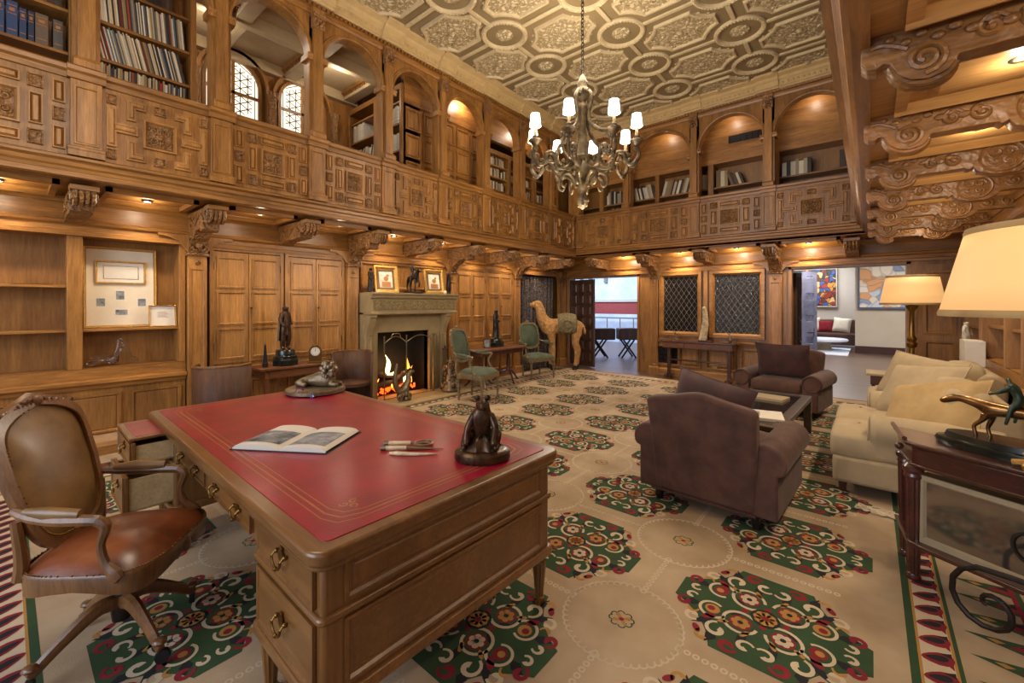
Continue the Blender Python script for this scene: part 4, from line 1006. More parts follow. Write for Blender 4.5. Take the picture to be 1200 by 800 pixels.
def flame3(x, b, z, h, w, ph, core=False):
    k = MB(L_)
    k.grid(lambda u, v: (x + (w * (sin(pi * min(1, v * .85 + .12)) ** 1.0) * (1 - v * .75)) * cos(2 * pi * u) + .05 * sin(v * 4 + ph) * v, b + .45 * w * (1 - v) * sin(2 * pi * u), z + h * v), 9, 9, wrapu=True)
    k.obj('flame', M['flamec' if core else 'flame'], lg, smooth=True)
for a in ((-.12, .03, .33, .3, .06, 0, 1), (.3, .02, .16, .46, .055, 1.5, 0), (.24, .04, .1, .2, .06, 2.8, 1), (-.02, .05, .07, .12, .05, 2, 0), (-.33, .04, .1, .17, .04, 4, 0), (.36, .0, .12, .28, .04, 3, 0), (.02, -.02, .1, .2, .05, 5, 0), (-.04, .04, .3, .04, .13, 5, 1)): flame3(*a)
light('POINT', F((4.1, .0, .45)), 3, (1, .45, .15), .12, name='fire_light')
# folding fire screen
sc = thing('fire_screen', 'brass framed arched fire screen standing before the fire', 'fire screen')
def screen_panel(p0, p1, z0, zh, name):
    n = 12; (ax, ay), (bx, by) = p0, p1; pts = [(ax, ay, z0), (ax, ay, zh - .1)]
    for i in range(n + 1): u = i / n; pts.append((ax + (bx - ax) * u, ay + (by - ay) * u, zh - .1 + .1 * sin(pi * u)))
    pts += [(bx, by, zh - .1), (bx, by, z0), (ax, ay, z0)]
    MB().tube(pts, .0075, 6).obj(name, M['screenbar'], sc, smooth=True)
q0, q1, q2, q3, q4 = F((3.6, .2, 0)), F((3.68, .3, 0)), F((4.08, .3, 0)), F((4.62, .3, 0)), F((4.78, .2, 0))
for a, b in ((q1, q2), (q2, q3), (q3, q4)): screen_panel(a[:2], b[:2], .06, 1.0, 'arched_frame')
k = MB(); 
for q in (q1, q2, q3): k.tube([(q[0], q[1], .05), (q[0], q[1], 1.0)], .01, 6); k.ball((q[0], q[1], 1.0), .016, 6, 5)
k.obj('stile', M['screenbar'], sc, smooth=True)
k = MB(F); k.tube([(3.8, .31, .985), (3.82, .31, 1.04), (3.94, .31, 1.04), (3.96, .31, .985)], .007, 5); k.obj('handle', M['screenbar'], sc, smooth=True)
# dragon andiron / ornate fender ends / tools
dr = thing('andiron', 'weathered gilt dragon andiron rearing in front of the fire', 'andiron', F((3.86, .5, .045)))
skin('dragon', {'a': (0, 0, .1, .06), 'b': (0, .05, .2, .065), 'c': (0, .12, .3, .05), 'd': (0, .1, .38, .04), 'e': (0, .03, .42, .04), 'f': (0, .16, .36, .02), 't1': (0, -.06, .14, .05), 't2': (0, -.13, .26, .045), 't3': (0, -.13, .4, .035), 't4': (0, -.1, .52, .022), 't5': (0, -.09, .57, .01), 'l1': (.05, .06, .1, .03), 'l2': (.07, .1, .0, .025), 'm1': (-.05, .06, .1, .03), 'm2': (-.07, .1, .0, .025), 'h': (0, .16, .42, .03), 'i': (0, .22, .41, .02)},
     [['a', 'b', 'c', 'd', 'h', 'i'], ['a', 't1', 't2', 't3', 't4', 't5'], ['a', 'l1', 'l2'], ['a', 'm1', 'm2']], M['gold2'] if 'gold2' in M else M['pewter'], dr)
k = MB(); 
for i in range(10): t_ = i * .7; k.ball((.06 * cos(t_), .07 * sin(t_) + .02, .03 + .008 * i), .035, 7, 5)
for i in range(6): k.tube([(.08 * cos(i), y + .04 * i - .1, z + .06) for y, z in spiral(0, 0, .05, .01, i, i + 8, 12)], .012, 5)
k.obj('base_scroll', M['pewter'], dr, smooth=True)
dr2 = thing('andiron', 'ornate gilt fender figure at the right corner of the hearth', 'andiron', F((4.8, .52, .045)))
k = MB(); random.seed(9)
for i in range(46):
    h = random.random(); w = .13 * (1 - h * .7); t_ = random.uniform(0, 6.28); k.ball((w * cos(t_), w * sin(t_), .03 + h * .48), random.uniform(.02, .042), 7, 5)
k.lathe([(.14, 0), (.15, .03), (.1, .08), (.07, .2), (.05, .4), (.02, .56), (0, .6)], n=12)
for i in range(8): k.tube([(.12 * cos(i * .8) + x * cos(i), .12 * sin(i * .8), z + .1 + .05 * i) for x, z in spiral(0, 0, .05, .01, i, i + 8, 12)], .012, 5)
k.obj('cast_body', M['pewter'], dr2, smooth=True)
ts = thing('fire_tool_set', 'slender iron fire tools standing right of the screen', 'fire tools', F((4.86, .32, .045)))
MB().lathe([(.08, 0), (.08, .015), (.02, .03), (.008, .05), (.008, .7), (.02, .72), (.0, .76)], n=12).obj('stand', M['iron'], ts, smooth=True)
for i, (x, y) in enumerate(((.045, 0), (-.045, .0), (0, .045))):
    k = MB(); k.tube([(x, y, .12), (x, y, .66)], .006, 6); k.ball((x, y, .68), .016, 8, 6); k.box(x - .02, y - .006, .06, x + .02, y + .006, .14); k.obj('tool', M['iron'], ts, smooth=True)

# ------------------------------------------------------------ little bronzes, frames
def figure(name, label, x, y, z, H, mt, rz=0, robe=False, base=None, basem=None, arms=0, cat='statuette'):
    """standing bronze figure of height H on an optional stepped plinth"""
    t_ = thing(name, label, cat, (x, y, z), rz); b0 = 0
    if base:
        for (r, zz, hh, oct_) in base:
            MB().lathe([(r, 0), (r, hh * .75), (r * .93, hh)], n=8 if oct_ else 20, a0=pi / 8).obj('plinth', basem, t_, smooth=not oct_).location = (0, 0, b0); b0 += hh
    h = H; F_ = 1.4
    J = {'p': (0, 0, .50, .075), 'w': (0, 0, .6, .062), 'c': (0, 0, .74, .085, .06), 'n': (0, 0, .83, .03), 'k': (0, -.005, .87, .035), 'hd': (0, -.008, .92, .055), 'tp': (0, -.005, .96, .045),
         'sl': (.095, 0, .79, .04), 'el': (.15, .02, .64, .03), 'wl': (.10, -.08, .56, .022), 'fl': (.06, -.11, .58, .022), 'sr': (-.095, 0, .79, .04), 'er': (-.15, 0, .65, .03), 'wr': (-.13, -.07, .53, .022), 'fr': (-.12, -.1, .51, .02),
         'hl': (.055, 0, .46, .06), 'kl': (.07, -.03, .26, .045), 'al': (.065, .01, .05, .028), 'tl': (.075, -.07, .02, .025), 'hr': (-.055, 0, .46, .06), 'kr': (-.06, .0, .26, .045), 'ar': (-.07, .03, .05, .028), 'tr': (-.085, -.05, .02, .025)}
    if arms: J['er'] = (-.16, -.03, .88, .028); J['wr'] = (-.12, -.04, .99, .02); J['fr'] = (-.1, -.04, 1.03, .018)
    J = {a: tuple(c * h for c in b[:3]) + tuple(c * h * F_ for c in b[3:]) for a, b in J.items()}
    skin('body', J, [['p', 'w', 'c', 'n', 'k', 'hd', 'tp'], ['c', 'sl', 'el', 'wl', 'fl'], ['c', 'sr', 'er', 'wr', 'fr'], ['p', 'hl', 'kl', 'al', 'tl'], ['p', 'hr', 'kr', 'ar', 'tr']], mt, t_, sub=1, loc=(0, 0, b0))
    k = MB()
    if robe: k.grid(lambda u, v: ((.105 + .035 * (1 - v) - .02 * sin(pi * v) + .01 * sin(14 * pi * u)) * h * cos(2 * pi * u), (.075 + .03 * (1 - v) + .01 * sin(14 * pi * u)) * h * sin(2 * pi * u), h * (.03 + .64 * v)), 42, 8, wrapu=True)
    else:
        k.grid(lambda u, v: ((.11 + .05 * (1 - v) + .008 * sin(16 * u)) * h * sin(pi * (u - .5) * 1.1), (.03 + .05 * cos(pi * (u - .5)) + .012 * sin(20 * u)) * h, h * (.2 + .6 * v)), 24, 6)
        k.grid(lambda u, v: ((.075 + .03 * (1 - v) + .008 * sin(12 * pi * u)) * h * cos(2 * pi * u), (.06 + .03 * (1 - v) + .006 * sin(12 * pi * u)) * h * sin(2 * pi * u), h * (.33 + .25 * v)), 36, 4, wrapu=True)
    k.obj('drapery', mt, t_, smooth=True).location = (0, 0, b0)
    return t_
figure('statuette', 'bronze man in period dress on a stepped dark plinth before the wall cupboard', -5.62, 2.27, .735, .56, M['bronze'], rz=radians(115), base=[(.15, 0, .09, 1), (.135, 0, .035, 0), (.11, 0, .07, 0)], basem=M['marbleg'])
ob = thing('obelisk', 'small black obelisk on the shelf table', 'obelisk', (-5.6, 2.03, .735)); MB().lathe([(.035, 0), (.035, .05), (.028, .055), (.012, .26), (0, .29)], n=4, a0=pi / 4).obj('shaft', M['black'], ob)
def clock(x, y, z, rz, mt, s, label, arch=True):
    t_ = thing('mantel_clock' if arch else 'desk_clock', label, 'clock', (x, y, z), rz)
    if arch: MB().prism([(-.075 * s, 0), (.075 * s, 0)] + arc(0, .16 * s, .075 * s, 0, pi, 14), -.03, .03).obj('case', mt, t_, bev=.004); MB().box(-.09 * s, -.045, -.0, .09 * s, .045, .025).obj('foot', mt, t_, bev=.004); c = (.0, .15 * s)
    else: MB().lathe([(.028, -.012), (.034, -.01), (.034, .01), (.028, .012)], n=20, axis='y', c=(0, 0, .036)).obj('case', mt, t_, smooth=True); c = (0, .036)
    r = .055 * s if arch else .024
    d = MB().lathe([(0, 0), (r, 0), (r, .004), (0, .004)], n=20, axis='y', c=(c[0], -.034 if arch else -.016, c[1])).obj('dial', M['paper'], t_)
    MB().box(c[0] - .002, -.037 if arch else -.019, c[1], c[0] + .002, -.036 if arch else -.0185, c[1] + r * .8).obj('hand', M['black'], t_)
    k = MB()
    for i in range(12): a = i * pi / 6; k.box(c[0] + r * .8 * cos(a) - .003, -.0365 if arch else -.0182, c[1] + r * .8 * sin(a) - .003, c[0] + r * .8 * cos(a) + .003, -.035 if arch else -.017, c[1] + r * .8 * sin(a) + .003)
    k.obj('hour_marks', M['black'], t_)
clock(-5.52, 2.6, .735, radians(65), M['brass'], 1.0, 'arched brass mantel clock beside the bronze man')
# tub chairs and shelf table against the cupboards
def tub(x, y, rz, label, a0=-.2, z=.84):
    t_ = thing('tub_chair', label, 'chair', (x, y, 0), rz, None)
    k = MB(); R = .27
    k.grid(lambda u, v: ((R - .0) * cos(pi * (-.12 + 1.24 * u)), R * sin(pi * (-.12 + 1.24 * u)), .1 + (z - .1) * v), 28, 1)
    o = k.obj('curved_back', M['burl'], t_, smooth=True); m = o.modifiers.new('t', 'SOLIDIFY'); m.thickness = .022; m.offset = -1
    MB().lathe([(R - .03, .4), (R - .02, .44), (0, .45)], n=24).obj('seat', M['burl'], t_, smooth=True)
    k = MB(); k.tube([((R - .01) * cos(pi * (-.12 + 1.24 * i / 28)), (R - .01) * sin(pi * (-.12 + 1.24 * i / 28)), z) for i in range(29)], .015, 6); k.obj('top_rim', M['chairw'], t_, smooth=True)
    for i in range(4): a = pi * (.25 + .5 * i); MB().lathe([(.016, 0), (.022, .12)], (.2 * cos(a), .2 * sin(a), 0), 8).obj('leg', M['chairw'], t_)
    return t_
tub(-5.4, 1.53, radians(240), 'burl veneered tub chair left of the shelf table, its back turned out')
tub(-5.42, 3.06, radians(60), 'burl veneered tub chair beside the fireplace, open side out')
st = thing('writing_shelf', 'narrow wooden shelf table under the bronze man', 'table')
MB(left).box(1.93, 0, .705, 2.84, .44, .735).obj('table_top', M['tabw'], st, bev=.006); MB(left).box(2.0, .0, .6, 2.78, .38, .705).obj('apron', M['tabw'], st)
MB(left).frame(2.05, .615, 2.73, .69, .012, .38, .388).obj('drawer', M['tabw'], st)
for a in (2.03, 2.75): MB(left).lathe([(.02, 0), (.035, .04), (.02, .1), (.028, .4), (.036, .6)], (a, .33, 0), 8).obj('leg', M['tabw'], st, smooth=True)
# mantel objects
FM = lambda a, b: (XL + b, a)
figure('statuette', 'slim dark bronze figure at the left end of the mantel', *FM(3.5, .22), 1.67, .38, M['bronzeb'], rz=radians(120), robe=True)
figure('statuette', 'slim dark bronze figure raising an arm at the right end of the mantel', *FM(5.0, .26), 1.67, .36, M['bronzeb'], rz=radians(100), arms=1)
def rider(name, label, x, y, z, s, rz, mh, mr, gallop=False, cat='statuette', base=None):
    t_ = thing(name, label, cat, (x, y, z), rz); b0 = .03 * s
    if base == 'oval':
        MB().lathe([(.3, 0), (.31, .02), (.3, .04), (.27, .045), (.26, .07), (.0, .072)], n=32, sy=.42).obj('plinth', M['marbleg'], t_, smooth=True); b0 = .05
    else: MB().box(-.25 * s, -.1 * s, 0, .25 * s, .1 * s, b0).obj('plinth', mh, t_, bev=.005)
    if gallop: J = {'p': (.19, 0, .30, .06), 'm': (0, 0, .29, .058), 'c': (-.17, 0, .30, .06), 'n': (-.3, 0, .335, .044), 'n2': (-.38, 0, .35, .036), 'h': (-.43, 0, .34, .044), 'z': (-.52, 0, .29, .026),
        'f1': (-.17, .03, .2, .025), 'f2': (-.2, .03, .11, .016), 'f3': (-.18, .03, .02, .018), 'g1': (-.2, -.03, .2, .025), 'g2': (-.27, -.03, .12, .016), 'g3': (-.25, -.03, .02, .018), 'b1': (.24, .03, .2, .035), 'b2': (.28, .03, .12, .018), 'b3': (.24, .03, .02, .018), 'a1': (.21, -.03, .2, .035), 'a2': (.2, -.03, .11, .018), 'a3': (.24, -.03, .02, .018), 't': (.27, 0, .3, .02), 't2': (.34, 0, .2, .02)}
    else: J = {'p': (.15, 0, .33, .065), 'm': (0, 0, .32, .06), 'c': (-.14, 0, .34, .062), 'n': (-.22, 0, .42, .042), 'n2': (-.27, 0, .47, .034), 'h': (-.31, 0, .47, .034), 'z': (-.38, 0, .41, .02),
        'f1': (-.16, .03, .22, .026), 'f2': (-.17, .03, .12, .017), 'f3': (-.16, .03, .0, .02), 'g1': (-.2, -.03, .24, .026), 'g2': (-.26, -.03, .17, .017), 'g3': (-.22, -.03, .09, .02), 'b1': (.18, .03, .22, .035), 'b2': (.21, .03, .12, .018), 'b3': (.18, .03, .0, .02), 'a1': (.15, -.03, .22, .035), 'a2': (.17, -.03, .12, .018), 'a3': (.14, -.03, .0, .02), 't': (.22, 0, .32, .022), 't2': (.25, 0, .18, .024)}
    J = {a: tuple(c * s for c in b) for a, b in J.items()}
    skin('horse', J, [['m', 'c', 'n', 'n2', 'h', 'z'], ['m', 'p', 't', 't2'], ['c', 'f1', 'f2', 'f3'], ['c', 'g1', 'g2', 'g3'], ['p', 'b1', 'b2', 'b3'], ['p', 'a1', 'a2', 'a3']], mh, t_, sub=1, loc=(0, 0, b0))
    hb = .385; ln = -.06 if gallop else -.01
    R_ = {'p': (.03, 0, hb, .04), 'c': (.03 + ln, 0, hb + .12, .045), 'n': (.03 + 1.4 * ln, 0, hb + .17, .018), 'hd': (.03 + 1.6 * ln, 0, hb + .2, .03), 'sl': (.03 + ln, .05, hb + .13, .02), 'el': (-.04 + ln, .06, hb + .07, .017), 'wl': (-.11 + ln, .03, hb + .04, .012), 'sr': (.03 + ln, -.05, hb + .13, .02), 'er': (-.04 + ln, -.06, hb + .07, .017), 'wr': (-.11 + ln, -.03, hb + .04, .012), 'hl': (-.02, .06, hb - .04, .026), 'kl': (-.03, .075, hb - .12, .018), 'fl': (-.05, .075, hb - .2, .014), 'hr': (-.02, -.06, hb - .04, .026), 'kr': (-.03, -.075, hb - .12, .018), 'fr': (-.05, -.075, hb - .2, .014)}
    R_ = {a: tuple(c * s for c in b[:3]) + (b[3] * s * .82,) for a, b in R_.items()}
    skin('rider', R_, [['p', 'c', 'n', 'hd'], ['c', 'sl', 'el', 'wl'], ['c', 'sr', 'er', 'wr'], ['p', 'hl', 'kl', 'fl'], ['p', 'hr', 'kr', 'fr']], mr, t_, sub=1, loc=(0, 0, b0))
    return t_
rider('statuette', 'dark bronze horse and rider at the middle of the mantel', *FM(4.24, .25), 1.67, .74, radians(170), M['bronzeb'], M['bronzeb'])
M['skypic'] = mat('small_painting', 'b5a78e', .6, nsc=14, col2='e2dccf')
def gframe(x, y, z, w, h, rz, tilt, label, fw=.07, mt='gold', pic='skypic', name='picture_frame', inner=True):
    t_ = thing(name, label, 'picture', (x, y, z), rz)
    q = empty('lean', parent=None) if 0 else None
    T = lambda p: (p[0], p[1] * cos(tilt) + p[2] * sin(tilt), p[2] * cos(tilt) - p[1] * sin(tilt))
    Tm = lambda p: T((p[0], -p[1], p[2]))
    MB(Tm).frame(-w / 2, 0, w / 2, h, fw, -.015, .025, fw * .6).obj('frame', M[mt], t_, bev=.003)
    k = MB(Tm)
    if fw > .05:
        for i in range(28):
            u = i / 28 * 2 * (w + h)
            if u < w: p = (-w / 2 + u, 0)
            elif u < w + h: p = (w / 2, u - w)
            elif u < 2 * w + h: p = (w / 2 - (u - w - h), h)
            else: p = (-w / 2, h - (u - 2 * w - h))
            k.ball((p[0] * .95, .015, h / 2 + (p[1] - h / 2) * .95), .02, 6, 4, (1, .7, 1))
        k.obj('gilt_ornament', M[mt], t_, smooth=True)
        MB(Tm).frame(-w / 2 + fw * .9, fw * .9, w / 2 - fw * .9, h - fw * .9, .02, 0, .012).obj('slip', M['brass'], t_)
    MB(Tm).box(-w / 2 + fw * .8, -.012, fw * .8, w / 2 - fw * .8, .002, h - fw * .8).obj('picture', M[pic], t_)
    return t_, Tm
for a, lb in ((3.76, 'left gilt framed picture leaning on the mantel'), (4.7, 'right gilt framed picture leaning on the mantel')):
    t_, Tm = gframe(XL + .25, a, 1.67, .38, .42, radians(90 - 8), .18, lb)
    k = MB(Tm); k.box(-.07, .0025, .09, .07, .003, .17); k.ball((0, .003, .22), .04, 8, 5, (1, .05, 1)); k.ball((.03, .003, .27), .025, 8, 5, (1, .05, .8)); k.obj('painted_figures', M['tool'], t_)
    k = MB(Tm); k.box(-.1, -.02, -.0, -.06, -.1, .02); k.obj('easel_foot', M['brass'], t_)
cdl = thing('small_white_dish', 'tiny white ornament near the right end of the mantel', 'ornament', (*FM(4.88, .3), 1.67)); MB().lathe([(.02, 0), (.03, .03), (.022, .05), (.0, .06)], n=10).obj('body', M['white'], cdl, smooth=True)
cdl = thing('small_white_dish', 'tiny white ornament between the left bronze and picture', 'ornament', (*FM(3.56, .33), 1.67)); MB().lathe([(.02, 0), (.025, .03), (.0, .045)], n=10).obj('body', M['white'], cdl, smooth=True)

# framed certificate and small frame in the bookcase
M['ink'] = mat('photo_ink', '30343c', .6, nsc=16, col2='a8a8a8')
t_, Tm = gframe(XL - .16, .80, 1.252, .58, .84, radians(90), .06, 'large gold framed display of a certificate above four small photographs', fw=.03, mt='gold', pic='mount', name='framed_display')
for (cx, cz, w, h, nm) in ((.0, .58, .40, .24, 1), (-.16, .265, .085, .1, 0), (-.01, .34, .085, .11, 0), (.165, .265, .085, .1, 0), (-.0, .16, .115, .075, 0)):
    if nm:
        MB(Tm).frame(cx - w / 2, cz - h / 2, cx + w / 2, cz + h / 2, .02, 0, .022).obj('inner_frame', M['gold'], t_); MB(Tm).box(cx - w / 2 + .015, 0, cz - h / 2 + .015, cx + w / 2 - .015, .006, cz + h / 2 - .015).obj('certificate', M['paper'], t_)
        MB(Tm).frame(cx - w / 2 + .06, cz - h / 2 + .05, cx + w / 2 - .06, cz + h / 2 - .05, .005, .006, .008).obj('certificate_border', M['brass'], t_)
    else:
        MB(Tm).box(cx - w / 2, 0, cz - h / 2, cx + w / 2, .003, cz + h / 2).obj('photo_mount', M['paper'], t_); MB(Tm).box(cx - w / 2 + .01, .003, cz - h / 2 + .01, cx + w / 2 - .01, .005, cz + h / 2 - .01).obj('photograph', M['ink'], t_)
t_, Tm = gframe(XL - .06, 1.125, 1.252, .235, .235, radians(90), .12, 'small gold framed paper leaning at the right of the display', fw=.016, mt='gold', pic='paper', name='framed_note')
k = MB(Tm)
for i in range(6): k.box(-.05 + .01 * (i % 2), .002, .1 + .012 * i, .05 - .012 * (i % 3), .003, .103 + .012 * i)
k.obj('handwriting', M['lead2'], t_)
gl = thing('glass_figurine', 'clear glass reclining figurine on the lower bookcase shelf', 'figurine', (XL - .1, .72, .862), radians(90))
skin('body', {'a': (0, 0, .05, .03), 'b': (.03, 0, .12, .026), 'c': (.045, 0, .19, .022), 'd': (.04, 0, .235, .022), 'e': (.09, 0, .15, .014), 'f': (.12, 0, .06, .012), 'f2': (.15, 0, .05, .012), 'f3': (.16, 0, .01, .012), 'g': (-.06, 0, .09, .022), 'h': (-.1, 0, .04, .02), 'i': (-.16, 0, .02, .02), 'j': (-.13, 0, .07, .018), 'l': (.02, -.03, .02, .02)}, [['a', 'b', 'c', 'd'], ['c', 'e', 'f', 'f2', 'f3'], ['a', 'g', 'h', 'i'], ['g', 'j'], ['a', 'l']], M['glass'], gl, sub=1); gl.scale = (1.25, 1.25, 1.2)
tray = thing('shelf_lamp', 'slim brass strip lying on the left bookcase shelf', 'strip'); MB(left).box(.05, -.12, 1.68, .3, -.09, 1.69).obj('bar', M['brass'], tray)
# ------------------------------------------------------------ writing desk
DX0, DX1, DY0, DY1, DZ = -3.72, -1.195, .59, 1.82, .768
dk = thing('writing_desk', 'large walnut partners desk with a red leather top and gold tooling', 'desk', ((DX0 + DX1) / 2, (DY0 + DY1) / 2, .012), radians(-1.2))
hx, hy = (DX1 - DX0) / 2, (DY1 - DY0) / 2
k = MB(); k.slab(rrect(-hx, -hy, hx, hy, .06), DZ - .05, DZ - .003); k.obj('desk_top', M['desk'], dk, bev=.012, seg=3)
MB().slab(rrect(-hx + .01, -hy + .01, hx - .01, hy - .01, .06), DZ - .068, DZ - .045).obj('top_moulding', M['desk'], dk, bev=.006)
MB().slab(rrect(-hx + .055, -hy + .055, hx - .055, hy - .055, .03), DZ - .004, DZ).obj('leather_inset', M['red'], dk, bev=.001)
def outline(d, w, notch):
    x, y = hx - d, hy - d; n = notch; pts = []
    for sx, sy in ((1, 1), (-1, 1), (-1, -1), (1, -1)):
        c = [(x, y - n), (x - n * .25, y - n * .3), (x - n * .3, y - n * .25), (x - n, y)]
        q = [(sx * a, sy * b) for a, b in c]; pts += q if sx * sy > 0 else q[::-1]
    pts.append(pts[0]); return MB().ribbon(pts, w, DZ + .0006)
for d, w in ((.115, .005), (.14, .008), (.165, .005)): outline(d, w, .09).obj('gold_line', M['tool'], dk)
for sx in (-1, 1):
    for sy in (-1, 1):
        k = MB()
        for i in range(3): k.ribbon([(sx * (hx - .235) + a, sy * (hy - .235) + b) for a, b in spiral(.02 * cos(i * 2.1), .02 * sin(i * 2.1), .018, .005, i * 2, i * 2 + 6, 10)], .006, DZ + .0006)
        k.obj('gold_corner', M['tool'], dk)
fy = -hy + .045                     # chair-side face plane
def handle(par, x, y, z):
    k = MB()
    for s_ in (-1, 1): k.ball((x + s_ * .035, y - .006, z + .005), .009, 8, 6); k.tube([(x + s_ * .035, y - .012, z + .005), (x + s_ * .035, y - .022, z - .005)], .004, 5)
    k.tube([(x + .036 * cos(pi * (1 + i / 10)), y - .022, z - .005 + .032 * sin(pi * (1 + i / 10))) for i in range(11)], .0045, 6)
    k.ball((x, y - .023, z - .037), .008, 7, 5)
    k.lathe([(.018, 0), (.016, .005), (0, .006)], n=10, axis='y', c=(x, y - .008, z + .002)); k.box(x - .008, y - .006, z - .02, x + .008, y, z + .03)
    k.obj('handle', M['brass'], par, smooth=True)
def pedestal_side(x0, x1, nm):
    body = MB().box(x0, fy, .26, x1, hy - .045, DZ - .068).obj('pedestal', M['deskz'], dk, bev=.015)
    MB().slab(rrect(x0 - .018, fy - .018, x1 + .018, hy - .027, .03), .245, .29).obj('base_moulding', M['desk'], dk, bev=.01, seg=3)
    return body
pedR = pedestal_side(hx - .58, hx - .045, 'r'); pedL = pedestal_side(-hx + .045, -hx + .58, 'l')
MB().box(-hx + .5, fy + .01, DZ - .2, hx - .5, hy - .06, DZ - .068).obj('frieze_rail', M['desk'], dk)
def midmould(x0, x1): return MB().slab(rrect(x0 - .014, fy - .014, x1 + .014, hy - .031, .025), .525, .55).obj('waist_moulding', M['desk'], dk, bev=.008)
midmould(hx - .58, hx - .045); midmould(-hx + .045, -hx + .58)
YF = lambda p: (p[0], fy - p[1], p[2])
for z0, z1 in ((.56, .7), (.3, .515)):
    d = MB(YF).box(hx - .55, 0, z0, hx - .08, .008, z1).obj('drawer', M['desk'], dk, bev=.003)
    MB(YF).frame(hx - .55, z0, hx - .08, z1, .018, .006, .014).obj('cock_bead', M['deskz'], d); handle(d, hx - .315, fy - .01, (z0 + z1) / 2 + .01)
for i in range(2):
    x0 = -hx + .62 + i * (2 * hx - 1.24) / 2; x1 = x0 + (2 * hx - 1.24) / 2 - .03
    d = MB(YF).box(x0, -.02, DZ - .18, x1, .0, DZ - .085).obj('drawer', M['desk'], dk, bev=.003); MB(YF).frame(x0, DZ - .18, x1, DZ - .085, .014, -.002, .006).obj('cock_bead', M['deskz'], d)
    for u in (.25, .75): handle(d, x0 + (x1 - x0) * u, fy, DZ - .13)
XF = lambda p: (hx - .045 + p[1], p[0], p[2])
for z0, z1 in ((.565, .7), (.305, .515)): MB(XF).frame(fy + .07, z0, hy - .11, z1, .02, 0, .008).obj('end_panel_moulding', M['desk'], dk); MB(XF).rp(fy + .1, z0 + .03, hy - .14, z1 - .03, 0, .004, .006).obj('end_panel', M['desk'], dk)
for x in (hx - .045, hx - .58, -hx + .58, -hx + .045):
    for y in (fy, hy - .045):
        MB().lathe([(.03, .235), (.032, .245), (.034, .25)], (x, y, 0), 16).v
        sx = -1 if x > 0 else 1; xx = x + (sx * .035 if abs(x) > hx - .1 else -sx * .035); yy = y + (.035 if y < 0 else -.035)
        k = MB(); k.lathe([(.02, 0), (.026, .01), (.026, .035), (.02, .04), (.021, .05), (.034, .2), (.036, .21), (.03, .22), (.038, .235), (.038, .25)], (xx, yy, 0), 20, flute=.12); k.obj('leg', M['deskz'], dk, smooth=True, ang=25)
        MB().lathe([(.0, 0), (.024, .0), (.028, .01), (.026, .034), (.022, .036)], (xx, yy, .0), 16).obj('brass_sabot', M['brass'], dk, smooth=True)
# pulled-out drawers and writing slide of the far pedestal
xl, xr, ex = -hx + .08, -hx + .55, .2
pulls = [(.56, .70, .19), (.3, .515, .22)]
for z0, z1, e in pulls:
    b = MB().box(xl, fy - e, z0, xr, fy - e + .02, z1).obj('drawer', M['desk'], dk, bev=.004)
    k = MB(); k.box(xl + .01, fy - e, z0 + .01, xl + .022, fy + .05, z1 - .02); k.box(xr - .022, fy - e, z0 + .01, xr - .01, fy + .05, z1 - .02); k.box(xl + .01, fy - e, z0 + .01, xr - .01, fy + .05, z0 + .02); k.obj('drawer_side', M['linenw'] if 'linenw' in M else M['deskz'], b)
    MB(lambda p, e=e: (p[0], fy - e - p[1], p[2])).frame(xl, z0, xr, z1, .018, 0, .008).obj('cock_bead', M['deskz'], b)
    handle(b, (xl + xr) / 2, fy - e, (z0 + z1) / 2 + .01)
s_ = MB().box(xl, fy - .2, .712, xr, fy + .1, .728).obj('writing_slide', M['desk'], dk, bev=.003); MB().box(xl + .03, fy - .17, .728, xr - .03, fy, .7295).obj('slide_leather', M['red'], s_)
pc = tag(MB(turned(-3.0, .63, radians(0))).box(0, -.19, .36, .02, -.02, .7).obj('loose_papers', M['paper']), 'pale papers sticking out of the open desk drawer', 'papers') if 0 else None

# things on the desk
TZ = .7808
bk = thing('open_book', 'open illustrated book lying on the red desk top', 'book', (-2.30, 1.0, TZ), radians(33))
MB().box(-.255, -.175, 0, .255, .175, .004).obj('cover', M['bronzeb'], bk)
for s_, nm in ((-1, 'left'), (1, 'right')):
    k = MB(); f = lambda u, v, s_=s_: (s_ * .245 * u, -.168 + .336 * v, .006 + .034 * math.sqrt(max(0, u)) * (1 - u) ** .45 * 1.25 + .004 * u)
    k.grid(f, 16, 4)
    k.add([f(i / 16, v) for v in (0, 1) for i in range(17)] + [(f(i / 16, v)[0], f(i / 16, v)[1], .004) for v in (0, 1) for i in range(17)], [(17 * j + i, 17 * j + i + 1, 35 + 17 * j + i, 34 + 17 * j + i) for j in range(2) for i in range(16)])
    o = k.obj('page_block', M['paper'], bk, smooth=True)
    g = lambda u, v, s_=s_: tuple(a + b for a, b in zip(f(.1 + .8 * u, (.12 + .55 * v) if s_ < 0 else (.1 + .6 * v)), (0, 0, .0012)))
    MB().grid(g, 12, 4).obj('printed_photograph', M['ink'], o, smooth=True)
bf = thing('bronze_sculpture', 'brown bronze crouching animal on an oval base at the desk corner', 'sculpture', (-1.39, 1.44, TZ), radians(44))
MB().lathe([(.105, 0), (.11, .01), (.108, .035), (.098, .045), (.085, .05), (.0, .052)], n=32, sx=1.2).obj('base', M['bronze'], bf, smooth=True)
k = MB(); random.seed(4)
k.grid(lambda u, v: ((.075 * (1 - v) ** .5 + .016 * sin(7 * 2 * pi * u + v * 5) * (1 - v)) * 1.1 * cos(2 * pi * u), (.078 * (1 - v) ** .45 + .012 * sin(5 * 2 * pi * u)) * sin(2 * pi * u), .048 + .07 * v), 28, 7, wrapu=True); k.obj('rock', M['bronze'], bf, smooth=True)
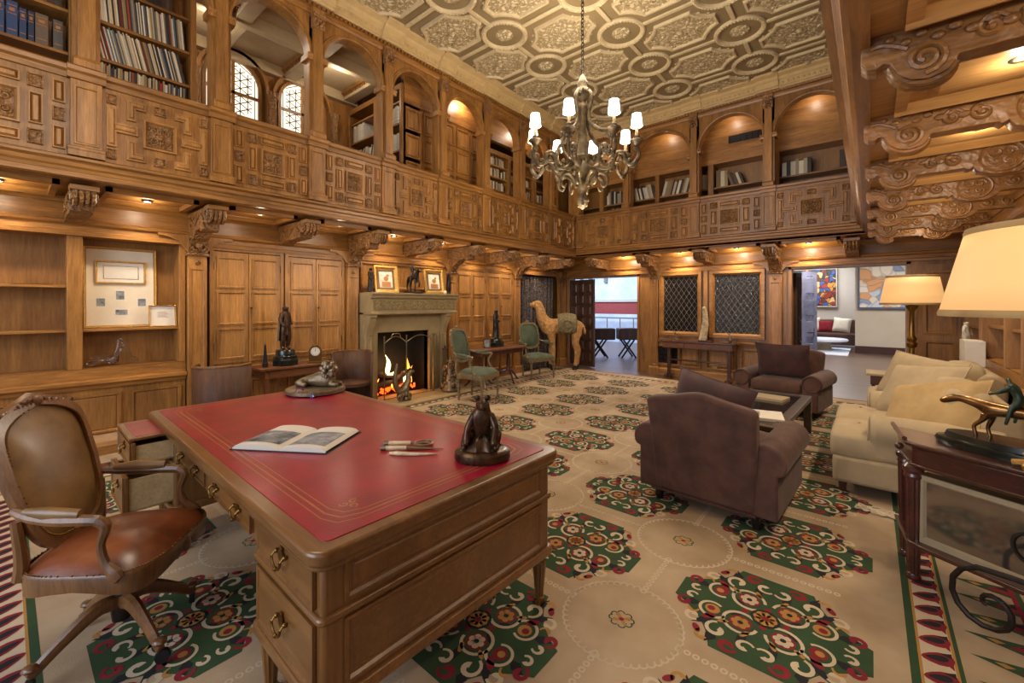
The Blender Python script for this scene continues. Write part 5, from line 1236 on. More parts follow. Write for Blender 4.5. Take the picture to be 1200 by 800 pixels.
skin('body', {'a': (0, .03, .11, .052), 'b': (0, .012, .16, .046), 'c': (0, 0, .2, .042), 'd': (0, -.008, .232, .032), 'hd': (0, -.015, .262, .038), 'mz': (0, -.052, .25, .02), 'mt': (0, -.07, .245, .012),
     'sl': (.042, -.005, .195, .022), 'l1': (.062, -.035, .15, .017), 'l2': (.05, -.07, .095, .016), 'l3': (.05, -.085, .08, .014), 'sr': (-.042, -.005, .195, .022), 'r1': (-.07, -.02, .145, .017), 'r2': (-.075, -.035, .09, .016), 'r3': (-.075, -.055, .075, .014),
     'hl': (.045, .03, .1, .034), 'k1': (.07, -.03, .125, .024), 'f1': (.062, -.05, .07, .016), 'g1': (.06, -.075, .058, .014), 'hr': (-.045, .03, .1, .034), 'k2': (-.072, -.02, .118, .024), 'f2': (-.085, -.02, .065, .016), 'g2': (-.085, -.05, .055, .014)},
     [['a', 'b', 'c', 'd', 'hd', 'mz', 'mt'], ['c', 'sl', 'l1', 'l2', 'l3'], ['c', 'sr', 'r1', 'r2', 'r3'], ['a', 'hl', 'k1', 'f1', 'g1'], ['a', 'hr', 'k2', 'f2', 'g2']], M['bronze'], bf)
k = MB()
for s_ in (-1, 1): k.ball((s_ * .024, -.012, .283), .013, 8, 6, (1, .6, 1.1)); k.ball((s_ * .014, -.045, .268), .005, 6, 5)
k.obj('ears_and_eyes', M['bronze'], bf, smooth=True)
li = thing('lion_sculpture', 'aged metal lion lying on a round base at the far desk corner', 'sculpture', (-3.47, 1.64, TZ), radians(40))
MB().lathe([(.21, 0), (.225, .01), (.225, .035), (.21, .045), (.19, .05), (0, .05)], n=36).obj('base', M['pewter'], li, smooth=True)
skin('body', {'m': (0, 0, .1, .045), 'p': (-.1, 0, .095, .052), 'c': (.08, 0, .115, .055), 'n': (.11, 0, .155, .05), 'h': (.14, -.01, .2, .05), 'z': (.185, -.02, .185, .034), 'f1': (.13, .04, .07, .024), 'f2': (.2, .045, .065, .02), 'g1': (.13, -.04, .07, .024), 'g2': (.2, -.045, .065, .02), 'h1': (-.11, .06, .08, .034), 'h2': (-.04, .075, .065, .018), 'i1': (-.11, -.06, .08, .034), 'i2': (-.04, -.075, .065, .018), 't': (-.16, 0, .08, .014), 't2': (-.17, .07, .065, .012)},
     [['m', 'c', 'n', 'h', 'z'], ['m', 'p', 't', 't2'], ['c', 'f1', 'f2'], ['c', 'g1', 'g2'], ['p', 'h1', 'h2'], ['p', 'i1', 'i2']], M['pewter'], li, sub=1)
k = MB(); random.seed(2)
for i in range(46): a, b = random.uniform(0, 6.28), random.uniform(-.9, .9); k.ball((.105 + .05 * cos(a) * cos(b), -.005 + .068 * sin(a) * cos(b), .185 + .07 * sin(b)), .02, 6, 4)
k.obj('mane', M['pewter'], li, smooth=True)
M['redc'] = mat('red_enamel', '7a1420', .25, coat=.6)
clock(-3.38, 1.47, TZ, radians(60), M['redc'], 1, 'tiny round red desk clock in front of the lion', arch=False)
bl = thing('blue_glass_paperweight', 'tiny blue crystal beside the red desk clock', 'paperweight', (-3.28, 1.52, TZ)); MB().lathe([(.01, 0), (.016, .01), (.01, .022), (0, .028)], n=8).obj('body', mat('blue_glass', '3c6ab0', .1, coat=.8), bl)
M['horn'] = mat('antler', 'b89868', .5, nsc=40, col2='e0cfa8')
R33 = radians(42)
mg = thing('magnifying_glass', 'antler handled magnifying glass, furthest of the three desk tools', 'magnifier', (-1.80, 1.325, TZ), R33)
k = MB(); k.tube([(-.1, 0, .012), (.01, 0, .012)], [.011, .010], 8); k.obj('handle', M['horn'], mg, smooth=True)
k = MB(); k.tube([(.01, 0, .012), (.03, 0, .012)], .007, 8); k.tube([(-.125, 0, .012), (-.1, 0, .012)], .012, 8); k.tube([(.075 + .046 * cos(t_), .04 * sin(t_), .011) for t_ in [2 * pi * i / 24 for i in range(25)]], .006, 6); k.obj('rim', M['pewter'], mg, smooth=True)
MB().lathe([(0, .009), (.042, .01), (.0, .014)], (.075, 0, 0), 20, sy=.88).obj('lens', M['glass'], mg, smooth=True)
kn = thing('letter_opener', 'antler handled letter opener, middle of the three desk tools', 'letter opener', (-1.76, 1.27, TZ), R33)
MB().tube([(-.09, 0, .011), (.01, 0, .011)], .0095, 8).obj('handle', M['horn'], kn, smooth=True); MB().tube([(-.115, 0, .011), (-.09, 0, .011)], .012, 8).obj('cap', M['pewter'], kn, smooth=True)
MB().tube([(.01, 0, .009), (.05, 0, .007), (.19, 0, .004)], [.009, .008, .002], 6).obj('blade', M['screenbar'], kn, smooth=True)
pk = thing('paper_knife', 'curved ivory paper knife nearest the desk edge', 'paper knife', (-1.68, 1.245, TZ), R33)
MB().tube([(-.1, .01, .006), (-.06, 0, .008), (.02, -.008, .007), (.09, -.002, .005), (.13, .006, .003)], [.006, .01, .008, .005, .002], 8, flat=1).obj('blade', M['horn'], pk, smooth=True)

# ------------------------------------------------------------ desk chair
ch = thing('desk_chair', 'carved walnut swivel armchair in brown leather with nailhead trim', 'chair', (-2.50, .33, .012), radians(50 - 90)); ch.scale = (.86, .92, 1)
# local: facing +y, width along x
WZ = M['chairw']
k = MB()
k.grid(lambda u, v: (lambda a, rr: (rr * .29 * cos(a) * (1 + .06 * sin(a)), rr * .27 * sin(a) + .01, .445 + .075 * (1 - rr ** 3.2)))(2 * pi * u, v), 40, 8, wrapu=True)
def sqc(a, rx, ry, e=.45): c, s = cos(a), sin(a); return rx * abs(c) ** e * (1 if c > 0 else -1), ry * abs(s) ** e * (1 if s > 0 else -1)
k = MB()
def seatf(u, v):
    x, y = sqc(2 * pi * u, .29 * v ** .8, .265 * v ** .8, .55); taper = 1 + .12 * y / .265
    return (x * taper, y, .455 + .07 * (1 - v ** 3))
k.grid(seatf, 48, 10, wrapu=True); k.obj('seat', M['leatherr'], ch, smooth=True)
k = MB()
def railf(u, v):
    x, y = sqc(2 * pi * u, .30, .275, .55); taper = 1 + .12 * y / .275; z = [.46, .45, .40 - .03 * abs(sin(2 * pi * u * 2)) , .39, .44][int(round(v * 4))]; s_ = [1, 1.02, 1.0, .93, .9][int(round(v * 4))]
    return (x * taper * s_, y * s_, z)
k.grid(railf, 48, 4, wrapu=True); k.obj('seat_rail', WZ, ch, smooth=True)
k = MB()
for i in range(110): x, y = sqc(2 * pi * i / 110, .298, .273, .55); t_ = 1 + .12 * y / .275; k.ball((x * t_, y, .462), .0042, 5, 4)
tag(k.obj('nailheads', M['brass'], ch), kind='stuff')
def bk_(x, z): return (x, -.2 - .3 * (z - .5) - .0 * x, z)      # back plane leans
def backshape(s_, n=48, top=1.08, bot=.49):
    pts = []
    for i in range(n):
        a = 2 * pi * i / n; x, z = sqc(a, .25 * s_, (top - bot) / 2 * s_, .34 if sin(a) > 0 else .55); zc = (top + bot) / 2
        wid = 1 - .16 * max(0, -z / ((top - bot) / 2)); x *= wid
        z += (.03 * cos(min(1, abs(x) / .23) * pi) * max(0, z) / .26) * s_
        pts.append((x, zc + z))
    return pts
outer, inner = backshape(1.0), backshape(.86)
k = MB(); n = 48
vs = []
for pts, d in ((outer, .0), (outer, .03), (inner, .035), (inner, .0)): vs += [(p[0], bk_(*p)[1] + d, p[1]) for p in pts]
k.add(vs, [(m * n + i, m * n + (i + 1) % n, ((m + 1) % 4) * n + (i + 1) % n, ((m + 1) % 4) * n + i) for m in range(4) for i in range(n)]); k.obj('back_frame', WZ, ch, smooth=True)
k = MB(); zc = .795
k.grid(lambda u, v: (lambda p: (p[0] * v, bk_(0, zc + (p[1] - zc) * v)[1] + .018 + .035 * (1 - v ** 2.5), zc + (p[1] - zc) * v))(inner[int(round(u * 48)) % 48]), 48, 8, wrapu=True)
k.grid(lambda u, v: (lambda p: (p[0] * v, bk_(0, zc + (p[1] - zc) * v)[1] + .008 - .01 * (1 - v ** 2.5), zc + (p[1] - zc) * v))(inner[int(round(u * 48)) % 48]), 48, 4, wrapu=True)
k.obj('back_cushion', M['leather'], ch, smooth=True)
k = MB()
ii = backshape(.845, 130)
for p in ii: k.ball((p[0], bk_(*p)[1] + .037, p[1]), .0042, 5, 4)
tag(k.obj('nailheads', M['brass'], ch), kind='stuff')
k = MB()
for s_ in (-1, 1):
    for i in range(5): k.tube([(s_ * (.03 + .04 * i) + a, bk_(0, 1.07)[1] + .03, 1.075 - .008 * i + b) for a, b in spiral(0, 0, .018, .004, i * s_, i * s_ + 7, 10)], .006, 5)
k.ball((0, bk_(0, 1.08)[1] + .03, 1.08), .024, 8, 6); k.obj('crest_carving', WZ, ch, smooth=True)
for s_ in (-1, 1):
    k = MB(); k.tube([(s_ * .22, -.24, .43), (s_ * .225, -.23, .5), (s_ * .235, -.235, .6), (s_ * .24, -.24, .66)], [.026, .024, .02, .018], 8); k.obj('back_post', WZ, ch, smooth=True)
    k = MB(); k.tube([(s_ * .24, -.25, .70), (s_ * .27, -.17, .685), (s_ * .295, -.06, .675), (s_ * .3, .05, .67), (s_ * .30, .1, .665)], [.014, .02, .022, .022, .02], 8); o = k.obj('arm_rail', WZ, ch, smooth=True)
    k = MB(); k.tube([(s_ * .262, -.19, .702), (s_ * .285, -.1, .7), (s_ * .298, .03, .692)], [.016, .026, .02], 10); k.obj('arm_pad', M['leather'], o, smooth=True)
    k = MB(); k.tube([(s_ * .30, .09, .665), (s_ * .30, .12, .64), (s_ * .295, .10, .57), (s_ * .30, .12, .5), (s_ * .31, .16, .46), (s_ * .315, .18, .44)], [.022, .021, .016, .018, .026, .02], 8); k.obj('arm_support', WZ, ch, smooth=True)
k = MB()
for s_ in (-1, 1):
    for i in range(4): k.tube([(s_ * (.05 + .055 * i) + a, .262 + .012 - .012 * i, .425 + b) for a, b in spiral(0, 0, .026, .005, i * s_, i * s_ + s_ * 8, 14)], .006, 5)
    k.ball((s_ * .255, .215, .42), .024, 8, 6, (1, 1, 1.5))
k.ball((0, .275, .42), .028, 8, 6, (1, .6, 1.2)); k.obj('apron_carving', WZ, ch, smooth=True)
MB().lathe([(.035, .12), (.04, .16), (.03, .2), (.03, .4)], n=14).obj('swivel_column', M['iron'], ch, smooth=True); MB().box(-.16, -.14, .385, .16, .14, .405).obj('tilt_plate', M['iron'], ch)
for i in range(4):
    a = radians(45 + 90 * i + 10); c, s_ = cos(a), sin(a)
    k = MB(); k.tube([(.02 * c, .02 * s_, .2), (.1 * c, .1 * s_, .205), (.22 * c, .22 * s_, .14), (.3 * c, .3 * s_, .085), (.32 * c, .32 * s_, .075)], [.034, .034, .026, .022, .02], 8, flat=.8); o = k.obj('leg', WZ, ch, smooth=True)
    k = MB(); k.ball((.31 * c, .31 * s_, .105), .03, 8, 6, (1, 1, .5)); k.obj('carved_toe', WZ, o, smooth=True)
    k = MB(turned(.31 * c, .31 * s_, a + 1)); k.lathe([(.0, -.012), (.028, -.012), (.03, 0), (.028, .012), (0, .012)], n=14, axis='y', c=(.01, 0, .042)); k.tube([(0, 0, .08), (0, 0, .05)], .008, 6); k.obj('caster', M['black'], o, smooth=True)
# ------------------------------------------------------------ green chairs, tripod table, camel
def bergere(x, y, rz, label):
    t_ = thing('green_armchair', label, 'chair', (x, y, .012), rz)
    G, Wd = M['green'], M['grew']
    k = MB(); k.grid(lambda u, v: (lambda q: (q[0] * (1 + .15 * q[1] / .25), q[1], .42 + .075 * (1 - v ** 3)))(sqc(2 * pi * u, .28 * v ** .8, .26 * v ** .8, .5)), 32, 6, wrapu=True); k.obj('seat', G, t_, smooth=True)
    k = MB(); k.grid(lambda u, v: (lambda q, z: (q[0] * (1 + .15 * q[1] / .25), q[1], z - .015 * abs(sin(4 * pi * u))))(sqc(2 * pi * u, .29 - .01 * abs(v - .5), .27, .5), .35 + .08 * v), 32, 3, wrapu=True); k.obj('seat_rail', Wd, t_, smooth=True)
    n = 32; sh = lambda s_: [(sqc(2 * pi * i / n, .24 * s_, .27 * s_, .6)[0], .83 + sqc(2 * pi * i / n, .24, .27 * s_, .6)[1]) for i in range(n)]
    bp = lambda z: -.25 - .24 * (z - .5)
    o_, i_ = sh(1), sh(.86)
    k = MB(); vs = []
    for pts, d in ((o_, -.012), (o_, .022), (i_, .026), (i_, -.012)): vs += [(p[0], bp(p[1]) + d, p[1]) for p in pts]
    k.add(vs, [(m * n + i, m * n + (i + 1) % n, ((m + 1) % 4) * n + (i + 1) % n, ((m + 1) % 4) * n + i) for m in range(4) for i in range(n)])
    for i in range(0, n, 2): k.ball((o_[i][0], bp(o_[i][1]) + .01, o_[i][1]), .014, 6, 4)
    k.ball((0, bp(1.11), 1.11), .03, 8, 5, (1.6, .7, 1)); k.obj('back_frame', Wd, t_, smooth=True)
    k = MB(); k.grid(lambda u, v: (lambda p: (p[0] * v, bp(.83 + (p[1] - .83) * v) + .012 + .03 * (1 - v ** 3), .83 + (p[1] - .83) * v))(i_[int(round(u * n)) % n]), n, 5, wrapu=True)
    k.grid(lambda u, v: (lambda p: (p[0] * v, bp(.83 + (p[1] - .83) * v) - .012, .83 + (p[1] - .83) * v))(i_[int(round(u * n)) % n]), n, 3, wrapu=True); k.obj('back_pad', G, t_, smooth=True)
    for s_ in (-1, 1):
        k = MB(); k.tube([(s_ * .2, -.26, .4), (s_ * .19, -.27, .6)], .02, 7); k.tube([(s_ * .22, -.31, .74), (s_ * .29, -.2, .7), (s_ * .31, -.05, .68), (s_ * .31, .06, .69), (s_ * .31, .09, .67)], [.014, .018, .02, .022, .02], 7); k.tube([(s_ * .31, .08, .67), (s_ * .29, .04, .58), (s_ * .29, .08, .48), (s_ * .29, .12, .42)], [.018, .015, .016, .02], 7); o = k.obj('arm', Wd, t_, smooth=True)
        k = MB(); k.tube([(s_ * .29, -.2, .715), (s_ * .31, -.08, .705), (s_ * .31, .0, .7)], [.016, .026, .018], 8); k.obj('arm_pad', G, o, smooth=True)
        for yy in (.22, -.22):
            MB().lathe([(.014, 0), (.02, .03), (.016, .06), (.028, .3), (.032, .34), (.03, .4)], (s_ * (.26 if yy > 0 else .2), yy, 0), 8).obj('leg', Wd, t_, smooth=True)
    return t_
bergere(-4.72, 4.78, radians(-75), 'green velvet carved armchair nearest the fireplace')
bergere(-5.2, 6.98, radians(-112), 'green velvet carved armchair in front of the patterned curtain')
tt = thing('tripod_table', 'dark mahogany tripod table between the two green armchairs', 'table', (-5.36, 5.93, 0))
MB().box(-.4, -.66, .66, .28, .56, .70).obj('table_top', M['tabw'], tt, bev=.012); MB().box(-.36, -.6, .58, .22, .5, .66).obj('apron', M['mahog'], tt)
for y_ in (-.42, .34):
    MB().lathe([(.05, .22), (.03, .28), (.045, .36), (.025, .5), (.05, .6)], (0, y_, 0), 12).obj('pillar', M['mahog'], tt, smooth=True)
    for i in range(3):
        a = i * 2.1 - .5; MB().tube([(0, y_, .24), (.12 * cos(a), y_ + .12 * sin(a), .2), (.25 * cos(a), y_ + .25 * sin(a), .06), (.31 * cos(a), y_ + .31 * sin(a), .015)], [.025, .022, .016, .016], 7).obj('leg', M['mahog'], tt, smooth=True)
figure('statuette', 'dark bronze robed figure on the tripod table', -5.42, 5.98, .70, .56, M['bronzeb'], rz=radians(110), robe=True, base=[(.15, 0, .1, 1), (.12, 0, .05, 0)], basem=M['marbleg'])
t_, Tm = gframe(-5.35, 5.66, .70, .12, .16, radians(55), .2, 'little standing photo frame on the tripod table', fw=.014, mt='brass', pic='ink', name='photo_frame')

cm = thing('camel_statue', 'life-like tan camel statue with a saddle cloth by the curtain', 'camel statue', (-5.42, 8.22, 0), radians(40))
# local: head toward -x
J = {'m': (.05, 0, 1.0, .17, .19), 'p': (.3, 0, 1.02, .16, .17), 'r': (.42, 0, .98, .11), 'c': (-.22, 0, .98, .165, .19), 's': (-.36, 0, 1.0, .125), 'n1': (-.44, 0, 1.14, .095), 'n2': (-.48, 0, 1.28, .08), 'n3': (-.5, 0, 1.4, .07), 'h': (-.53, 0, 1.49, .07), 'h2': (-.6, 0, 1.5, .06), 'z': (-.7, 0, 1.48, .048), 'z2': (-.75, 0, 1.465, .03),
     'f0': (-.24, .11, .8, .085), 'f1': (-.23, .13, .6, .055), 'f2': (-.24, .13, .46, .05), 'f3': (-.23, .13, .2, .034), 'f4': (-.24, .13, .09, .045), 'g0': (-.24, -.11, .8, .085), 'g1': (-.22, -.13, .6, .055), 'g2': (-.2, -.13, .46, .05), 'g3': (-.2, -.13, .2, .034), 'g4': (-.2, -.13, .09, .045),
     'b0': (.36, .11, .8, .1), 'b1': (.33, .13, .62, .065), 'b2': (.41, .13, .45, .048), 'b3': (.39, .13, .2, .034), 'b4': (.37, .13, .09, .045), 'a0': (.34, -.11, .8, .1), 'a1': (.28, -.13, .62, .065), 'a2': (.33, -.13, .45, .048), 'a3': (.31, -.13, .2, .034), 'a4': (.29, -.13, .09, .045), 't': (.5, 0, 1.0, .03), 't2': (.54, 0, .8, .025), 'e': (-.5, .06, 1.56, .018), 'e2': (-.5, -.06, 1.56, .018), 'hp': (.12, 0, 1.14, .1)}
J = {q: tuple(b[:3]) + tuple(c * (1.05 if q in 'mpc' else 1.6 if q[0] in 'ns' else 1.25) for c in b[3:]) for q, b in J.items()}
skin('body', J, [['m', 'c', 's', 'n1', 'n2', 'n3', 'h', 'h2', 'z', 'z2'], ['m', 'p', 'r', 't', 't2'], ['c', 'f0', 'f1', 'f2', 'f3', 'f4'], ['c', 'g0', 'g1', 'g2', 'g3', 'g4'], ['p', 'b0', 'b1', 'b2', 'b3', 'b4'], ['p', 'a0', 'a1', 'a2', 'a3', 'a4'], ['h', 'e'], ['h', 'e2'], ['m', 'hp']], M['camel'], cm)
for x, y in ((-.25, .13), (-.21, -.13), (.36, .13), (.28, -.13)): MB().lathe([(.055, 0), (.06, .02), (.045, .07), (0, .075)], (x, y, 0), 12).obj('hoof', M['hoof'], cm, smooth=True)
for sy in (-1, 1): MB().ball((-.585, sy * .056, 1.525), .013, 8, 6).obj('eye', M['black'], cm, smooth=True)
M['saddle'] = mat('grey_green_cloth', '544a30', .8, nsc=18, bump=.5, bsc=60, col2='8a7d58')
k = MB(); k.grid(lambda u, v: (-.1 + .42 * v, .225 * cos(pi * (u * 1.5 - .25)) * 1.02, 1.02 + .22 * sin(pi * (u * 1.5 - .25)) * (1.0 + .18 * sin(pi * v))), 26, 8); o = k.obj('saddle_cloth', M['saddle'], cm, smooth=True); m = o.modifiers.new('t', 'SOLIDIFY'); m.thickness = .018; m.offset = 1
k = MB()
for sy in (-1, 1): k.tube([(.1 + .12 * cos(t_), sy * .235, 1.0 + .13 * sin(t_)) for t_ in [2 * pi * i / 20 for i in range(21)]], .016, 6, cap=False)
for x in (-.05, .12, .27): k.tube([(x, .2 * cos(t_), 1.04 + .22 * sin(t_)) for t_ in [pi * i / 14 for i in range(15)]], .018, 6)
k.obj('saddle_rolls', M['saddle'], cm, smooth=True)
k = MB(); k.tube([(-.37 + .04 * cos(t_), .155 * cos(t_), 1.03 + .13 * sin(t_)) for t_ in [2 * pi * i / 24 for i in range(25)]], .014, 6); k.tube([(-.57, .07 * cos(t_), 1.49 + .07 * sin(t_)) for t_ in [2 * pi * i / 16 for i in range(17)]], .006, 5); k.obj('harness', M['saddle'], cm, smooth=True)

# ------------------------------------------------------------ brown armchairs
def rollpts(cx, cz, r, z0, w, flip=1):
    """front outline of a rolled arm: foot, belly, roll"""
    p = [(cx - flip * w / 2, z0), (cx + flip * w / 2, z0), (cx + flip * w / 2, cz - r * .6)]
    p += [(cx + flip * (r * cos(t_) + .02), cz + r * sin(t_)) for t_ in [-.6 + (pi + .9) * i / 16 for i in range(17)]]
    p.append((cx - flip * w / 2, cz - r * .4)); return p if flip > 0 else p[::-1]
def softbox(k, x0, y0, z0, x1, y1, z1, puff=.03, e=.28, n=20, m=10):
    cx, cy, cz = (x0 + x1) / 2, (y0 + y1) / 2, (z0 + z1) / 2; a, b, c = (x1 - x0) / 2, (y1 - y0) / 2, (z1 - z0) / 2
    sg = lambda v, e_: abs(v) ** e_ * (1 if v > 0 else -1)
    def f(u, v):
        t1 = 2 * pi * u; t2 = pi * (v - .5); cv = max(cos(t2), 1e-6)
        x, y = sg(cos(t1), e), sg(sin(t1), e); r = sg(cv, e); z = sg(sin(t2), e * 1.6)
        bulge = puff * (1 - x * x * r * r) * (1 - y * y * r * r)
        return (cx + a * x * r, cy + b * y * r, cz + (c + bulge) * z)
    k.grid(f, n * 2, m, wrapu=True)
    return k
def pillow(name, label, loc, rot, w, h, d, mt, cat='cushion', group=None):
    k = MB(); n = 16
    for s_ in (1, -1):
        def f(u, v):
            x, y = 2 * u - 1, 2 * v - 1; e = (1 - x ** 4) * (1 - y ** 4)
            px = x * (1 - .07 * (1 - y * y) * x * x); py = y * (1 - .07 * (1 - x * x) * y * y)
            return (w / 2 * px, s_ * (d / 2 * max(e, 0) ** .55 + .003 * sin(9 * x + 4 * y)), h / 2 * py)
        q = MB(); q.grid(f, n, n); k.add(q.v, q.f if s_ < 0 else [g[::-1] for g in q.f])
    o = k.obj(name, mt, smooth=True, ang=80); o.location = loc; o.rotation_euler = rot; tag(o, label, cat, group)
    b = MB(); b.tube([(w / 2 * x * (1 - .07 * (1 - y * y) * x * x), 0, h / 2 * y * (1 - .07 * (1 - x * x) * y * y)) for x, y in [(-1 + 2 * i / 10, -1) for i in range(10)] + [(1, -1 + 2 * i / 10) for i in range(10)] + [(1 - 2 * i / 10, 1) for i in range(10)] + [(-1, 1 - 2 * i / 10) for i in range(11)]], .005, 5)
    b.obj('piping', mt, o, smooth=True); return o
def club(x, y, rz, label, wid=1.05, dep=.92, hb=.84):
    """local: faces +y, back at -y"""
    t_ = thing('club_armchair', label, 'armchair', (x, y, .012), rz); V = M['velvet']; w = wid / 2; d = dep / 2
    MB().box(-w + .18, -d + .06, .1, w - .18, d - .04, .34).obj('seat_base', V, t_, bev=.03, seg=3)
    softbox(MB(), -w + .2, -d + .2, .30, w - .2, d - .0, .46, .03).obj('seat_cushion', V, t_, smooth=True, ang=80)
    k = MB(); nu, nv = 24, 12
    def hb_(u): return hb - .05 + .05 * (sin(pi * u) ** .6) + .03 * math.exp(-((u - .5) / .18) ** 2)
    def bf_(u, v, side):
        z = .1 + (hb_(u) - .1) * v; x = (-w + .14 + (2 * w - .28) * u) * (.93 + .09 * v); yb = -d - .1 * max(0, v - .3) + .03 * (1 - v)
        return (x, yb + (0 if side == 0 else .18 - .07 * v), z)
    vs = []; fs = []
    for sd in (0, 1):
        for j in range(nv + 1):
            for i in range(nu + 1): vs.append(bf_(i / nu, j / nv, sd))
    N = (nu + 1) * (nv + 1); I = lambda s_, i, j: s_ * N + j * (nu + 1) + i
    for j in range(nv):
        for i in range(nu): fs += [(I(0, i, j), I(0, i + 1, j), I(0, i + 1, j + 1), I(0, i, j + 1)), (I(1, i, j), I(1, i, j + 1), I(1, i + 1, j + 1), I(1, i + 1, j))]
    for i in range(nu): fs += [(I(0, i, nv), I(0, i + 1, nv), I(1, i + 1, nv), I(1, i, nv)), (I(0, i + 1, 0), I(0, i, 0), I(1, i, 0), I(1, i + 1, 0))]
    for j in range(nv): fs += [(I(0, 0, j + 1), I(1, 0, j + 1), I(1, 0, j), I(0, 0, j)), (I(0, nu, j), I(1, nu, j), I(1, nu, j + 1), I(0, nu, j + 1))]
    k.add(vs, fs); k.obj('back', V, t_, bev=.035, seg=3)
    for s_ in (-1, 1):
        k = MB(); q = rollpts(s_ * (w - .12), .46, .115, .1, .17, s_)
        k.prism(q, -d + .04, d - .02); o = k.obj('arm', V, t_, bev=.03, seg=3)
        k = MB(); k.tube([(s_ * (w - .12) + .1 * cos(t2) + s_ * .02, d - .012, .46 + .1 * sin(t2)) for t2 in [2 * pi * i / 24 for i in range(25)]], .006, 5, cap=False); k.obj('arm_piping', M['velvetd'], o, smooth=True)
        for yy in (-d + .1, d - .1): MB().lathe([(.025, 0), (.035, .1)], (s_ * (w - .17), yy, 0), 8).obj('leg', M['bronzeb'], t_)
    MB().tube([(-w + .15, -d + .0, .115), (w - .15, -d + .0, .115)], .008, 6).obj('welt', M['velvetd'], t_, smooth=True)
    return t_
club(-.89, 3.57, radians(-3), 'brown upholstered club armchair seen from behind in the middle of the carpet', wid=1.0, dep=.9)
pillow('cushion', 'plum velvet cushion standing in the near brown armchair', (-.95, 3.47, .72), (radians(-14), radians(8), radians(-22)), .66, .44, .16, M['velvetd'])
club(-.93, 7.05, radians(172), 'brown club armchair facing the room beside the glass table', wid=1.04, dep=.86)
pillow('cushion', 'large plum velvet cushion in the far brown armchair', (-.93, 6.93, .72), (radians(-14), 0, radians(172)), .66, .48, .2, M['velvetd'])

# ------------------------------------------------------------ coffee table
ct = thing('coffee_table', 'dark framed glass topped coffee table between the brown armchairs', 'coffee table', (-.99, 5.16, .012), radians(-2))
tx, ty, tz = .44, .88, .42
M['tframe'] = mat('dark_bronzed_wood', '2a2019', .35, coat=.3, col2='4a3a2e', nsc=5)
k = MB()
for a, b, c, d in ((-tx, -ty, tx, -ty + .09), (-tx, ty - .09, tx, ty), (-tx, -ty + .09, -tx + .09, ty - .09), (tx - .09, -ty + .09, tx, ty - .09)): MB().box(a, b, tz - .05, c, d, tz).obj('frame_rail', M['tframe'], ct, bev=.004)
for sx in (-1, 1):
    for sy in (-1, 1): MB().box(sx * tx, sy * ty, 0, sx * (tx - .07), sy * (ty - .07), tz - .05).obj('leg', M['tframe'], ct, bev=.004)
MB().box(-tx + .09, -ty + .09, tz - .02, tx - .09, ty - .09, tz - .008).obj('glass_panel', M['ctglass'] if 'ctglass' in M else M['glassdk'], ct)
MB().frame  # noqa
tag(MB(turned(-.98, 5.62, radians(-8), tz)).box(-.27, -.13, 0, .27, .13, .03).obj('portfolio', M['linen'], bev=.004), 'cream portfolio lying on the far end of the glass table', 'book')
ob2 = thing('art_book', 'large picture book with a dark photograph on the near end of the glass table', 'book', (-.86, 4.65, tz), radians(12))
MB().box(-.24, -.17, 0, .24, .17, .03).obj('page_block', M['paper'], ob2, bev=.003); MB().box(-.15, -.08, .03, .05, .1, .0315).obj('cover_picture', M['ink'], ob2)

# ------------------------------------------------------------ sofas
def sofa(x, y, rz, label, L=1.3, dep=.98, name='linen_sofa', seats=2):
    """local: length along y, faces -x"""
    t_ = thing(name, label, 'sofa', (x, y, .012), rz); V = M['linen']; h = L / 2; d = dep / 2
    MB().box(-d + .02, -h + .02, .1, d, h - .02, .31).obj('base', V, t_, bev=.03, seg=3)
    sw = (L - .36) / seats
    for i in range(seats):
        k = softbox(MB(), -d, -h + (.18 if i else .02) + (sw * i if i else 0), .29, -d + .36, -h + .18 + sw * (i + 1) - .01 + (.16 if i == seats - 1 else 0), .475, .035, .22) if 1 else None
        softbox(k, -d + .05, -h + .18 + sw * i, .29, d - .22, -h + .18 + sw * (i + 1) - .01, .47, .035, .22); k.obj('seat_cushion', V, t_, smooth=True, ang=80)
    MB().prism([(d - .3, .1), (d, .1), (d + .06, .62), (d + .05, .74), (d - .0, .8), (d - .08, .8), (d - .14, .74)], -h + .1, h - .1).obj('back', V, t_, bev=.04, seg=4)
    for s_ in (-1, 1):
        A = lambda p, s_=s_: (-d + .24 + p[1], s_ * (h - .11) + p[0] * s_, p[2])
        q = [(-.1, .3), (.09, .3), (.09, .42)] + [(.0 + .12 * cos(t2), .52 + .12 * sin(t2)) for t2 in [-.6 + (pi + .8) * i / 14 for i in range(15)]] + [(-.09, .42)]
        k = MB(A); k.prism(q, 0, dep - .26); o = k.obj('arm', V, t_, bev=.045, seg=4)
        k = MB(A); k.tube([(.0 + .1 * cos(t2), -.003, .52 + .1 * sin(t2)) for t2 in [2 * pi * i / 20 for i in range(21)]], .005, 5, cap=False); k.obj('arm_piping', V, o, smooth=True)
    for sx in (-1, 1):
        for sy in (-1, 1): MB().lathe([(.022, 0), (.03, .1)], (sx * (d - .08), sy * (h - .14), 0), 8).obj('leg', M['mahog'], t_)
    for i in range(seats): softbox(MB(), d - .32, -h + .2 + sw * i, .44, d - .06, -h + .19 + sw * (i + 1), .86, .03, .3).obj('back_cushion', V, t_, smooth=True, ang=80)
    return t_
sofa(.24, 4.88, 0, 'beige linen sofa nearest the camera at the right', L=1.42)
sofa(.46, 6.5, 0, 'beige linen armchair beyond the near sofa, mostly hidden by cushions', L=1.0, seats=1, name='linen_armchair')
pillow('cushion', 'golden beige cushion leaning at the near end of the sofa', (.36, 4.55, .69), (radians(-38), radians(-14), radians(-38)), .66, .5, .2, M['linenp'])
